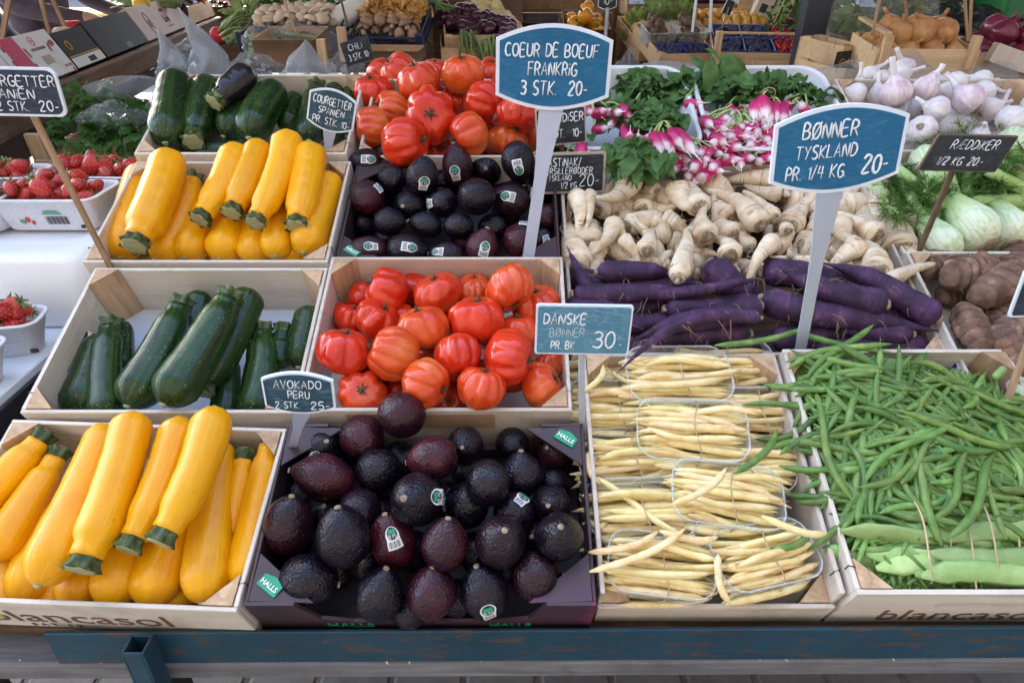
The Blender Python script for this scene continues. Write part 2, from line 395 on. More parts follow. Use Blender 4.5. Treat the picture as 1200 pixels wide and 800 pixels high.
M_['gbean'] = bean_mat('green_bean_skin', [(.3, (.065, .150, .030)), (.55, (.120, .240, .050)), (.78, (.235, .370, .105))], (.06, .07, .03))
M_['wbean'] = bean_mat('wax_bean_skin', [(.3, (.74, .56, .20)), (.55, (.87, .73, .35)), (.75, (.90, .81, .50))], (.42, .28, .10), .9, 1.1)
M_['fbean'] = bean_mat('flat_bean_skin', [(.3, (.22, .38, .11)), (.55, (.30, .48, .165)), (.75, (.40, .57, .25))], (.12, .2, .06))
def root_mat(name, stops, band, rough=.6, ring=120, bs=.5):
    s = NT(name); co = s.coord('Object'); f = s.noise(co, 30, 5); c = s.ramp(f, stops)
    c2 = s.coord('Object', (14, 14, ring*2.2)); g = s.noise(c2, 1.0, 3, .5); k = s.ramp(g, [(.55, (0, 0, 0)), (.66, (1, 1, 1))]); k = s.math('MULTIPLY', k, s.ramp(s.noise(co, 70, 2), [(.40, (0, 0, 0)), (.58, (.85, .85, .85))]))
    c = s.mix(k, c, band); c = s.hsv(c, s.maprange(s.rand(), .86, 1.1)); s.base(c); s.set(Roughness=rough, Specular_IOR_Level=.3); s.bump(g, bs, .0015); return s.m
M_['parsley'] = root_mat('parsley_root_skin', [(.3, (.56, .39, .23)), (.5, (.76, .61, .42)), (.7, (.84, .74, .57))], (.24, .14, .08))
M_['purple'] = root_mat('purple_root_skin', [(.28, (.020, .012, .024)), (.46, (.048, .023, .058)), (.60, (.092, .034, .100)), (.74, (.19, .125, .14))], (.022, .014, .018), .6, 120, 1.0)
M_['crown'] = std('root_crown', [(.3, (.12, .085, .05)), (.5, (.30, .23, .15)), (.7, (.5, .42, .31))], 160, .85, .9, 160)
def taro_mat():
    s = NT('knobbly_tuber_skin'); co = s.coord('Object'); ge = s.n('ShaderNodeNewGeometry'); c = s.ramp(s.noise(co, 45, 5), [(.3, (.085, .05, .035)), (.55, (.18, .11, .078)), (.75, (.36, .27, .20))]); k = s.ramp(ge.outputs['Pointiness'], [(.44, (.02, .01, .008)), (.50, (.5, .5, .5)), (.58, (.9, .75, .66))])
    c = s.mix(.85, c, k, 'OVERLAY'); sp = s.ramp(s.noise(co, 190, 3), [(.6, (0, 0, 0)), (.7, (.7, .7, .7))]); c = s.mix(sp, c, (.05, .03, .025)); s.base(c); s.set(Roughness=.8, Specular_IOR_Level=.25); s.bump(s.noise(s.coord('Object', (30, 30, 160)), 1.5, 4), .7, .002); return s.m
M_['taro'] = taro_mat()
def garlic_mat():
    s = NT('garlic_skin'); co = s.coord('Object', (60, 60, 6)); f = s.noise(co, 2.0, 4); r = s.rand(); a = s.ramp(f, [(.3, (.66, .60, .60)), (.6, (.78, .75, .74))]); b = s.ramp(f, [(.35, (.52, .30, .40)), (.6, (.74, .64, .67))])
    k = s.ramp(s.math('FRACT', s.math('MULTIPLY', r, 4.7)), [(.5, (0.05, 0.05, 0.05)), (.9, (.8, .8, .8))]); s.base(s.mix(k, a, b)); s.set(Roughness=.55, Specular_IOR_Level=.35); s.bump(f, .35, .001); return s.m
M_['garlic'] = garlic_mat()
def zgrad(name, stops, z0, z1, rough=.35, nz=.15, bump=.1, vary=.12, nscale=60, coat=.0):
    s = NT(name); tc = s.n('ShaderNodeTexCoord'); sep = s.n('ShaderNodeSeparateXYZ'); s.l(tc.outputs['Object'], sep.inputs[0]); q = s.n('ShaderNodeMapRange'); s.l(sep.outputs[2], q.inputs[0]); q.inputs[1].default_value = z0; q.inputs[2].default_value = z1
    co = s.coord('Object'); f = s.noise(co, nscale, 4); g = s.math('ADD', q.outputs[0], s.math('MULTIPLY', s.math('SUBTRACT', f, .5), nz)); c = s.ramp(g, stops)
    c = s.hsv(c, s.maprange(s.rand(), 1-vary, 1+vary)); s.base(c); s.set(Roughness=rough, Coat_Weight=coat); s.bump(f, bump, .001); return s.m
M_['radish'] = zgrad('radish_skin', [(.0, (.78, .72, .72)), (.16, (.76, .60, .65)), (.34, (.55, .03, .16)), (1, (.44, .012, .10))], -.026, .02, .3, .35)
M_['berry'] = zgrad('strawberry_skin', [(0, (.34, .006, .012)), (.8, (.46, .012, .016)), (1, (.60, .16, .10))], -.02, .02, .3, .2, .0)
def leafmat(name, stops, rough=.5, scale=60):
    s = NT(name); co = s.coord('Object'); c = s.ramp(s.noise(co, scale, 5), stops); s.base(s.hsv(c, s.maprange(s.rand(), .88, 1.1))); s.set(Roughness=rough, Specular_IOR_Level=.4)
    s.bump(s.noise(co, 180, 4), .35, .001); t = s.n('ShaderNodeBsdfTranslucent'); s.l(c, t.inputs[0]); mx = s.n('ShaderNodeMixShader'); mx.inputs[0].default_value = .3
    s.l(s.b.outputs[0], mx.inputs[1]); s.l(t.outputs[0], mx.inputs[2]); s.l(mx.outputs[0], s.t.nodes['Material Output'].inputs[0]); return s.m
M_['radleaf'] = leafmat('radish_leaf', [(.3, (.05, .12, .03)), (.55, (.10, .21, .055)), (.75, (.19, .32, .11))])
M_['herb'] = leafmat('celery_leaf', [(.3, (.035, .10, .018)), (.55, (.07, .18, .03)), (.75, (.13, .27, .06))])
M_['frond'] = leafmat('fennel_frond', [(.3, (.055, .14, .02)), (.55, (.10, .23, .035)), (.75, (.18, .34, .06))])
M_['cabbage'] = leafmat('cabbage_leaf', [(.3, (.14, .22, .06)), (.5, (.24, .34, .10)), (.72, (.42, .50, .22))], .5, 25)
def fennel_mat():
    s = NT('fennel_bulb_skin'); tc = s.n('ShaderNodeTexCoord'); sep = s.n('ShaderNodeSeparateXYZ'); s.l(tc.outputs['Object'], sep.inputs[0]); q = s.n('ShaderNodeMapRange'); s.l(sep.outputs[2], q.inputs[0]); q.inputs[1].default_value = -.05; q.inputs[2].default_value = .06
    f = s.noise(s.coord('Object', (150, 150, 9)), 1.2, 3, .5); c = s.ramp(q.outputs[0], [(0, (.74, .76, .60)), (.45, (.70, .76, .54)), (.72, (.52, .66, .30)), (1, (.30, .48, .13))]); c = s.mix(s.ramp(f, [(.45, (0, 0, 0)), (.62, (.75, .75, .75))]), c, (.42, .58, .26))
    g = s.noise(s.coord('Object'), 30, 4); c = s.mix(s.ramp(g, [(.66, (0, 0, 0)), (.8, (.5, .5, .5))]), c, (.50, .42, .22)); s.base(c); s.set(Roughness=.38); s.bump(f, .5, .002); return s.m
M_['fennel'] = fennel_mat()
M_['fstalk'] = std('fennel_stalk', [(.3, (.26, .42, .10)), (.7, (.42, .56, .22))], 40, .45, .2)
M_['onion'] = root_mat('onion_skin', [(.3, (.30, .11, .035)), (.55, (.48, .24, .09)), (.75, (.62, .40, .2))], (.35, .14, .05), .35, 5, .1)
M_['redonion'] = std('red_onion_skin', [(.3, (.085, .008, .025)), (.7, (.20, .02, .06))], 30, .25, .1)
M_['ponion'] = std('purple_onion_skin', [(.3, (.022, .006, .02)), (.7, (.085, .014, .045))], 30, .25, .1)
M_['potato'] = std('pale_onion_skin', [(.3, (.55, .43, .21)), (.7, (.68, .57, .32))], 30, .5, .1)
M_['mush'] = std('brown_mushroom', [(.3, (.22, .12, .07)), (.7, (.42, .28, .19))], 60, .7, .3)
M_['mushpale'] = std('pale_mushroom', [(.3, (.52, .40, .30)), (.7, (.66, .54, .44))], 60, .7, .3)
M_['chant'] = std('chanterelle_skin', [(.3, (.48, .24, .06)), (.7, (.64, .38, .13))], 60, .7, .4)
M_['plum'] = std('yellow_plum_skin', [(.3, (.58, .28, .04)), (.7, (.68, .42, .08))], 40, .4, .1)
M_['orange'] = std('orange_pepper_skin', [(.3, (.65, .22, .01)), (.7, (.76, .36, .02))], 20, .25, .1)
M_['walnut'] = std('brown_nut_skin', [(.3, (.05, .03, .018)), (.7, (.14, .08, .045))], 120, .6, .5)
M_['blueberry'] = std('blueberry_skin', [(.3, (.012, .014, .045)), (.7, (.04, .05, .13))], 60, .5, .1)
M_['currant'] = std('redcurrant_skin', [(.3, (.35, .006, .012)), (.7, (.5, .02, .02))], 60, .2, 0)
M_['cauli'] = std('cauliflower_curd', [(.3, (.52, .45, .30)), (.7, (.68, .61, .46))], 120, .8, .9)
M_['bluecrate'] = std('blue_plastic', [(.3, (.012, .02, .06)), (.7, (.025, .04, .11))], 20, .4, .1)
M_['bluetray'] = std('bright_blue_plastic', [(.3, (.02, .035, .22)), (.7, (.03, .05, .32))], 20, .35, .1)
M_['sprout'] = std('green_spears', [(.3, (.10, .17, .05)), (.7, (.24, .32, .12))], 60, .5, .2)
# ---------------------------------------------------------------- writing
G = {
'A': [[(0,0),(.28,1),(.56,0)],[(.1,.36),(.46,.36)]], 'B': [[(0,0),(.02,1),(.36,.95),(.44,.75),(.3,.55),(.02,.52)],[(.3,.55),(.52,.32),(.4,.05),(0,0)]],
'C': [[(.52,.88),(.34,1),(.1,.86),(0,.5),(.1,.12),(.32,0),(.55,.12)]], 'D': [[(.02,0),(.02,1)],[(0,1),(.34,.92),(.54,.6),(.48,.25),(.3,.04),(0,0)]],
'E': [[(.5,1),(.02,1),(0,0),(.52,.02)],[(.02,.52),(.42,.54)]], 'F': [[(.52,1),(.02,1),(0,0)],[(.02,.52),(.42,.54)]],
'G': [[(.52,.88),(.34,1),(.1,.86),(0,.5),(.1,.12),(.32,0),(.54,.14),(.54,.44),(.3,.44)]], 'H': [[(0,0),(.02,1)],[(.5,0),(.52,1)],[(.02,.5),(.5,.52)]],
'I': [[(0,0),(.02,1)]], 'i': [[(0,0),(.01,.62)],[(.01,.86),(.03,.92)]], 'J': [[(.4,1),(.42,.2),(.3,0),(.1,.02),(0,.2)]], 'K': [[(0,0),(.02,1)],[(.5,1),(.03,.45),(.5,0)]],
'L': [[(.02,1),(0,0),(.46,.02)]], 'M': [[(0,0),(.06,1),(.34,.4),(.62,1),(.68,0)]], 'N': [[(0,0),(.03,1),(.5,0),(.54,1)]],
'O': [[(.3,1),(.08,.86),(0,.5),(.1,.12),(.3,0),(.5,.14),(.58,.5),(.5,.88),(.28,1)]], 'P': [[(0,0),(.02,1),(.36,.95),(.48,.74),(.36,.52),(.02,.46)]],
'R': [[(0,0),(.02,1),(.36,.96),(.47,.75),(.34,.54),(.02,.48)],[(.24,.5),(.52,0)]], 'S': [[(.48,.9),(.28,1),(.06,.86),(.08,.62),(.4,.42),(.48,.18),(.28,0),(0,.1)]],
'T': [[(-.02,1),(.56,1)],[(.27,1),(.25,0)]], 'U': [[(0,1),(.02,.25),(.15,.02),(.36,.03),(.5,.25),(.52,1)]], 'V': [[(0,1),(.26,0),(.52,1)]],
'Y': [[(0,1),(.26,.5),(.52,1)],[(.3,.55),(.16,0)]], 'Z': [[(0,1),(.5,1),(0,0),(.52,.02)]],
'Ø': [[(.3,1),(.08,.86),(0,.5),(.1,.12),(.3,0),(.5,.14),(.58,.5),(.5,.88),(.28,1)],[(-.02,-.06),(.6,1.06)]],
'Æ': [[(0,0),(.4,1),(.42,0)],[(.16,.4),(.42,.4)],[(.4,1),(.8,1)],[(.42,.52),(.72,.52)],[(.42,0),(.82,.02)]],
'0': [[(.26,1),(.06,.82),(0,.5),(.08,.14),(.26,0),(.44,.16),(.5,.5),(.42,.86),(.24,1)]], '1': [[(0,.78),(.18,1),(.17,0)]], '2': [[(.02,.78),(.18,1),(.42,.94),(.46,.7),(.02,.02),(.52,.04)]],
'3': [[(.02,.92),(.26,1),(.46,.82),(.36,.58),(.16,.54)],[(.16,.54),(.44,.46),(.48,.2),(.3,.0),(0,.1)]], '4': [[(.1,1),(.02,.42),(.52,.44)],[(.4,.95),(.38,0)]],
'5': [[(.46,1),(.08,1),(.04,.58),(.32,.6),(.48,.32),(.32,.02),(0,.08)]], '.': [[(0,0),(.03,.05)]], ',': [[(.05,.06),(0,-.12)]], '-': [[(0,.42),(.3,.46)]], ':': [[(0,.1),(.02,.14)],[(.02,.5),(.04,.54)]],
'/': [[(0,-.05),(.34,1.08)]], 'l': [[(0,.3),(.02,.7)]]}
def hand(mb, text, cx, z, h, y, width=None, th=None, slant=.06, jit=.03, gap=.20):
    """hand lettering on the plane y, centred on cx, foot at z; width squeezes the line"""
    x = 0; st = []
    for ch in text:
        if ch == ' ': x += .5; continue
        g = G[ch]; wd = max(p[0] for s in g for p in s); k = 1+rng.uniform(-jit, jit); dz = rng.uniform(-jit, jit)
        for s in g: st.append([(x+px_*1.0+slant*pz+rng.uniform(-jit, jit)*.4, pz*k+dz) for px_, pz in s])
        x += wd+gap
    x -= gap; sx = (width/(x*h) if width else 1.0); r = th or h*.055
    for i, s in enumerate(st):
        pts = [Vector((cx+(a-x/2)*h*sx, y-.0002-.00002*i, z+b*h)) for a, b in s]
        if len(pts) > 3:                                    # round the curve off
            q = []
            for j in range(len(pts)-1):
                p0, p1, p2, p3 = pts[max(j-1, 0)], pts[j], pts[j+1], pts[min(j+2, len(pts)-1)]
                for t in (0, .34, .67):
                    q.append(.5*((2*p1)+(p2-p0)*t+(2*p0-5*p1+4*p2-p3)*t*t+(3*p1-p0-3*p2+p3)*t**3))
            pts = q+[pts[-1]]
        n = len(pts); rr = [r*rng.uniform(.8, 1.1) for _ in range(n)]; rr[0] *= .7; rr[-1] *= .6
        tube(mb, pts, rr, 6)
    return mb
def print_text(text, size, mat, parent, M, name='lettering', bold=0, sx=1.0, sp=1.0):
    cu = bpy.data.curves.new('t', 'FONT'); cu.body = text; cu.size = size; cu.align_x = 'CENTER'; cu.align_y = 'CENTER'; cu.extrude = .0003; cu.offset = bold; cu.resolution_u = 3; cu.space_character = sp
    o = bpy.data.objects.new('t', cu); C.objects.link(o); dg = bpy.context.evaluated_depsgraph_get(); me = bpy.data.meshes.new_from_object(o.evaluated_get(dg)); bpy.data.objects.remove(o); bpy.data.curves.remove(cu)
    me.materials.clear(); me.materials.append(mat); q = link(name, me, parent, M @ Matrix.Scale(sx, 4, (1, 0, 0))); return q
UP = Matrix.Rotation(R(90), 4, 'X')            # text in xy -> upright plane facing -y

# ---------------------------------------------------------------- ground and stall
def ground_mat():
    s = NT('cobbles'); co = s.coord('Object', (1, 1, 1), False); br = s.n('ShaderNodeTexBrick', Scale=1.0); br.inputs['Color1'].default_value = (.09, .09, .095, 1); br.inputs['Color2'].default_value = (.14, .138, .135, 1); br.inputs['Mortar'].default_value = (.05, .048, .045, 1)
    br.inputs['Mortar Size'].default_value = .012; br.inputs['Brick Width'].default_value = .17; br.inputs['Row Height'].default_value = .11; br.inputs['Mortar Smooth'].default_value = .6
    wv = s.noise(co, 3, 3); vm = s.n('ShaderNodeVectorMath', _operation='MULTIPLY_ADD'); s.l(wv, vm.inputs[0]); vm.inputs[1].default_value = (.05, .05, 0); s.l(co, vm.inputs[2]); s.l(vm.outputs[0], br.inputs['Vector'])
    n = s.noise(co, 30, 6); c = s.mix(s.ramp(n, [(.35, (0, 0, 0)), (.7, (.6, .6, .6))]), br.outputs['Color'], (.18, .175, .17)); s.base(c); s.set(Roughness=.8)
    h = s.math('ADD', s.math('MULTIPLY', br.outputs['Fac'], -1.0), s.math('MULTIPLY', n, .4)); s.bump(h, .8, .012); return s.m
g = MB(); g.add([(-60, -20, 0), (60, -20, 0), (60, 120, 0), (-60, 120, 0)], [(0, 1, 2, 3)], False); structure(g.build('ground', ground_mat()))

def paint_mat():
    s = NT('worn_blue_paint'); co = s.coord('Object'); f = s.noise(co, 9, 6, .7); c = s.ramp(f, [(.3, (.004, .028, .05)), (.6, (.007, .05, .085)), (.8, (.016, .085, .125))])
    k = s.noise(s.coord('Object', (1, 4, 4)), 22, 7, .75); c = s.mix(s.ramp(k, [(.54, (0, 0, 0)), (.60, (1, 1, 1))]), c, (.07, .045, .035)); s.base(c); s.set(Roughness=.5); s.bump(k, .3, .001); return s.m
M_['bluepaint'] = paint_mat()
stall = thing('market_stall', 'sloping market stall table with worn blue steel front rail and grey plank', 'market stall', Matrix.Identity(4))
sb = MB(); box(sb, (0, 0, 0), (2.08, 1.18, .018), MI(.335, .83, -.026)); sb.build('display_board', M_['darkwood'], stall)
tilt = R(-.55)
rp = I(0, .232, .021); RM = Matrix.Translation(rp) @ Matrix.Rotation(tilt, 4, 'Y')
rb = MB(); box(rb, (.03, -.004, -.026), (1.13+.62, .005, .056), RM @ Matrix.Translation((.29, 0, 0))); box(rb, (.03, .02, -.0525), (1.13+.62, .043, .004), RM @ Matrix.Translation((.29, 0, 0))); rb.build('rail', M_['bluepaint'], stall)
pb = MB(); box(pb, (.1, .043, -.0702), (2.6, .10, .031), RM, .004); pb.build('plank', M_['greywood'], stall)
bb = MB(); box(bb, (-.72, .04, -.02), (.34, .012, .07), RM)
lp = P(181, 762, -.005); lb = MB()
for sgn in (-1, 1):
    box(lb, (sgn*.0115, 0, -.40), (.003, .026, .80), Matrix.Translation(Vector((-.428, -.005, .012))+rp+Vector((0, -.0255, 0))))
    box(lb, (0, sgn*.0115, -.40), (.020, .003, .80), Matrix.Translation(Vector((-.428, -.005, .012))+rp+Vector((0, -.0255, 0))))
lb.build('leg', M_['bluepaint'], stall)
for (x, y) in ((-.55, .35), (1.1, .35), (-.55, 1.2), (1.1, 1.2)):
    q = MB(); zt = .67+y*math.tan(SLOPE)-.05; box(q, (x, y, zt/2), (.045, .045, zt)); q.build('leg', M_['black'], stall)
q = MB(); box(q, (.27, .35, .2), (1.6, .04, .05)); q.build('crossbar', M_['black'], stall)

ORD = ['first', 'second', 'third', 'fourth', 'fifth', 'sixth', 'seventh', 'eighth', 'ninth', 'tenth', 'eleventh', 'twelfth', 'thirteenth', 'fourteenth', 'fifteenth', 'sixteenth', 'seventeenth', 'eighteenth', 'nineteenth', 'twentieth']
ORD += [t+'-'+o for t in ('twenty', 'thirty', 'forty', 'fifty', 'sixty') for o in ORD[:9]]
def label_rows(items, fmt, rowh):
    """items: (object, px, py, look). Tells repeats apart by row and by place in the row"""
    its = sorted(items, key=lambda q: -q[2]); rows = []; cur = []
    for q in its:
        if cur and cur[0][2]-q[2] > rowh: rows.append(cur); cur = []
        cur.append(q)
    if cur: rows.append(cur)
    for j, row in enumerate(rows):
        row.sort(key=lambda q: q[1]); rn = 'front' if j == 0 else 'back' if j == len(rows)-1 else ORD[j]
        for i, q in enumerate(row):
            pos = 'leftmost' if i == 0 and len(row) > 1 else 'rightmost' if i == len(row)-1 and len(row) > 1 else ORD[i]+' from left' if len(row) > 1 else 'alone'
            q[0]["label"] = fmt.format(look=q[3], pos=pos, row=rn)

# ---------------------------------------------------------------- crates
def crate(name, label, cat, u0, u1, v0, v1, Hh, group, w=.0, t=.0055, wall='ply', post=.034, slot=(), rz=0, floor='ply', words=None, M=None, low=0, wallx=None):
    W, Dp = u1-u0, v1-v0; M = M or MI((u0+u1)/2, (v0+v1)/2, w, rz); r = thing(name, label, cat, M, group)
    wm, wx = M_[wall], M_[wallx or ('plyx' if wall == 'ply' else wall)]
    f = MB()
    if 'front' in slot: slot_panel(f, W, Hh-low, t, .11, .016, .62*Hh, Matrix.Translation((0, -Dp/2, 0)))
    else: box(f, (0, -Dp/2+t/2, (Hh-low)/2), (W, t, Hh-low))
    fp = f.build('front_panel', wm, r)
    f = MB()
    if 'back' in slot: slot_panel(f, W, Hh, t, .10, .015, .6*Hh, Matrix.Translation((0, Dp/2-t, 0)))
    else: box(f, (0, Dp/2-t/2, Hh/2), (W, t, Hh))
    f.build('back_panel', wm, r)
    for s in (-1, 1):
        f = MB(); mm = Matrix.Translation((s*(W/2-(t if s > 0 else 0)), 0, 0)) @ Matrix.Rotation(R(90), 4, 'Z') @ Matrix.Translation((0, 0 if s < 0 else -t, 0))
        if s < 0: mm = Matrix.Translation((-W/2+t, 0, 0)) @ Matrix.Rotation(R(90), 4, 'Z')
        else: mm = Matrix.Translation((W/2, 0, 0)) @ Matrix.Rotation(R(90), 4, 'Z')
        if ('left' if s < 0 else 'right') in slot: slot_panel(f, Dp-2*t-.0005, Hh, t, .085, .014, .55*Hh, mm)
        else: box(f, (0, t/2, Hh/2), (Dp-2*t-.0005, t, Hh), mm)
        f.build('side_panel', wx, r)
    f = MB(); box(f, (0, 0, .004), (W-2*t-.001, Dp-2*t-.001, .006)); f.build('floor', M_[floor], r)
    if post:
        for sx in (-1, 1):
            for sy in (-1, 1):
                e = .0008; x, y = sx*(W/2-t-e), sy*(Dp/2-t-e); z1 = Hh+(.003 if sy > 0 else -low+.002); f = MB()
                tri = [(x, y), (x-sx*post, y), (x, y-sy*post)]; v = [(a, b, .008) for a, b in tri]+[(a, b, z1) for a, b in tri]
                fs = [(0, 1, 2), (3, 5, 4), (0, 3, 4, 1), (1, 4, 5, 2), (2, 5, 3, 0)]
                if sx*sy < 0: fs = [q_[::-1] for q_ in fs]
                f.add(v, [q_[::-1] for q_ in fs], False); f.build('corner_post', M_['post'], r)
    for s in (-1, 1):                                        # wire staples over the rim
        st = MB(); yy = -Dp/2+.03
        tube(st, [(s*(W/2-t-.0014), yy, Hh-.012), (s*(W/2-t-.0012), yy, Hh+.0012), (s*(W/2+.0012), yy+.002, Hh+.0012), (s*(W/2+.0012), yy+.002, Hh-.01)], .0007, 5); st.build('staple', M_['black'], r)
    if words:
        for (tx, size, x, z, m, sx) in words:
            print_text(tx, size, M_[m], fp, Matrix.Translation((x, -Dp/2-.0004, z)) @ UP, 'lettering', 0, sx)
    return r
GRC = 'shallow wooden vegetable crates on the display slope'
crate('wooden_crate', 'pale wooden crate in the front row full of yellow courgettes', 'crate', -.668, -.300, .236, .470, .092, GRC, rz=R(-2.2), words=[('blancasol', .056, -.02, .040, 'ink', 1.1), ('S A T   1 2', .014, -.06, .010, 'ink', 1)])
crate('wooden_crate', 'pale wooden crate with blue-white liner and hand hole holding dark green courgettes', 'crate', -.652, -.288, .482, .748, .10, GRC, slot=('left',), floor='paperliner')
tcr = crate('wooden_crate', 'pale wooden crate of ribbed tomatoes between the two avocado cartons', 'crate', -.286, .080, .485, .772, .10, GRC, wall='cratewoodw')
crate('wooden_crate', 'pale wooden crate holding the farther batch of yellow courgettes', 'crate', -.682, -.292, .765, 1.02, .095, GRC)
crate('wooden_crate', 'pale wooden crate of dark courgettes and one aubergine behind the yellow ones', 'crate', -.690, -.302, 1.035, 1.30, .10, GRC)
crate('wooden_crate', 'pale wooden crate of ribbed tomatoes at the back of the slope', 'crate', -.285, .075, 1.04, 1.30, .09, GRC)
crate('wooden_crate', 'worn wooden crate with low front board holding wax bean punnets', 'crate', .100, .377, .245, .590, .088, GRC, wall='cratewoodw', low=.035)
crate('wooden_crate', 'white-grey wooden crate heaped with loose green beans, lettering on its front', 'crate', .383, .700, .245, .586, .102, GRC, slot=('front', 'back'), words=[('blancasol', .05, -.005, .026, 'ink', 1.1)])
crate('wooden_crate', 'wide wooden crate heaped with parsley roots and purple carrots', 'crate', .088, .640, .600, 1.045, .07, GRC, wall='cratewoodw', post=.03, floor='darkwood')
ac = crate('wooden_crate', 'wooden crate of brown knobbly tubers beside the green beans', 'crate', .640, 1.02, .500, .800, .075, GRC, w=.01)
crate('wooden_crate', 'wooden crate of fennel behind the knobbly tubers', 'crate', .648, 1.05, .806, 1.05, .06, GRC, w=.01)
crate('wooden_crate', 'pale wooden crate filled with white garlic bulbs', 'crate', .668, 1.06, 1.056, 1.30, .085, GRC, w=.005, slot=('right',))
crate('wooden_crate', 'pale wooden crate of white fennel at the lower right edge', 'crate', .712, 1.08, .262, .484, .098, GRC)
# printed label strips stuck on crates
def strip(parent, M, w_, h_, cols):
    q = MB(); box(q, (0, 0, 0), (w_, .0008, h_), M, .0001); s = q.build('label_strip', M_[cols], parent); return s
st = strip(tcr, Matrix.Translation((-.02, -.1440, .075)), .20, .034, 'cardboard')
st = strip(ac, Matrix.Translation((-.1908, -.09, .038)) @ Matrix.Rotation(R(90), 4, 'Z'), .09, .06, 'inkwhite')
q = MB(); box(q, (0, 0, 0), (.026, .0006, .058), Matrix.Translation((-.1916, -.062, .038)) @ Matrix.Rotation(R(90), 4, 'Z'), .0001); q.build('blue_band', M_['inkblue'], st)
q = MB()
for i in range(5): box(q, (0, 0, 0), (.04, .0004, .003), Matrix.Translation((-.1915, -.10, .02+i*.009)) @ Matrix.Rotation(R(90), 4, 'Z'), .0001)
q.build('print', M_['inkblue'], st)

def carton_mat(inner):
    s = NT('printed_carton'); co = s.coord('Object', (1, 1, 1), False); c = s.ramp(s.noise(co, 7, 4), [(.35, (.030, .018, .020)), (.55, (.055, .026, .028)), (.62, (.05, .018, .035)), (.78, (.30, .03, .06))]); s.base(c); s.set(Roughness=.45); return s.m
M_['cartonout'] = carton_mat(0)
M_['cartonin'] = std('carton_inside', [(.3, (.022, .012, .018)), (.7, (.05, .028, .036))], 30, .6, .1)
M_['cartonblack'] = std('black_tray', [(.3, (.01, .009, .010)), (.7, (.018, .016, .018))], 30, .6, .1)
def carton(label, u0, u1, v0, v1, Hh, low, rz=0):
    W, Dp = u1-u0, v1-v0; r = thing('printed_carton', label, 'carton', MI((u0+u1)/2, (v0+v1)/2, 0, rz), 'printed avocado cartons on the slope'); t = .004
    prof = [(-W/2, 0), (W/2, 0), (W/2, Hh), (W/2-.055, Hh), (W/2-.075, low+.012), (W/2-.11, low), (-W/2+.11, low), (-W/2+.075, low+.012), (-W/2+.055, Hh), (-W/2, Hh)]
    for y, nm in ((-Dp/2, 'front_panel'), (Dp/2-t, 'back_panel')):
        f = MB(); prism(f, prof, t, Matrix.Translation((0, y, 0))); p = f.build(nm, M_['cartonout'], r)
        if y < 0:
            print_text('HALLS', .020, M_['inkgreen'], p, Matrix.Translation((-.09, -Dp/2-.0004, low*.55)) @ UP, 'lettering', .0004)
            print_text('HALLS', .018, M_['inkgreen'], p, Matrix.Translation((.10, -Dp/2-.0004, low*.55)) @ UP, 'lettering', .0004)
    for s in (-1, 1):
        f = MB(); box(f, (s*(W/2-t/2), 0, Hh/2), (t, Dp-2*t-.0005, Hh)); p = f.build('side_panel', M_['cartonout'], r)
    f = MB(); box(f, (0, 0, .004), (W-2*t-.001, Dp-2*t-.001, .005)); f.build('floor', M_['cartonblack'], r)
    for sx in (-1, 1):                                       # folded corner flaps
        for sy in (-1, 1):
            a, b, c_ = (sx*(W/2-t-.0005), sy*(Dp/2-t-.0005), Hh+.001), (sx*(W/2-.075), sy*(Dp/2-t-.0005), Hh-.004), (sx*(W/2-t-.0005), sy*(Dp/2-.06), Hh-.002)
            f = MB(); v = [a, b, c_]+[(x, y, z-.003) for x, y, z in (a, b, c_)]; fs = [(0, 1, 2), (5, 4, 3), (0, 3, 4, 1), (1, 4, 5, 2), (2, 5, 3, 0)]
            if sx*sy > 0: fs = fs
            else: fs = [q_[::-1] for q_ in fs]
            f.add(v, fs, False); fl = f.build('corner_flap', M_['cartonout'], r)
            if (sx, sy) in ((-1, -1), (1, 1)):
                m = Matrix.Translation((sx*(W/2-.024), sy*(Dp/2-.022), Hh+.0006)) @ Matrix.Rotation(R(-35), 4, 'Z')
                g_ = MB(); prism(g_, [(-.014, -.007), (.014, -.007), (.014, .007), (0, .011), (-.014, .007)], .0006, m @ Matrix.Rotation(R(-90), 4, 'X')); g_.build('green_badge', M_['inkgreen'], fl)
                print_text('HALLS', .0085, M_['inkwhite'], fl, m @ Matrix.Translation((0, -.0005, .0012)), 'lettering', .0002)
    return r
carton('dark printed carton in the front row heaped with avocados', -.298, .094, .236, .470, .092, .030)
carton('dark printed carton behind the tomato crate holding stickered avocados', -.284, .078, .778, 1.035, .085, .03)

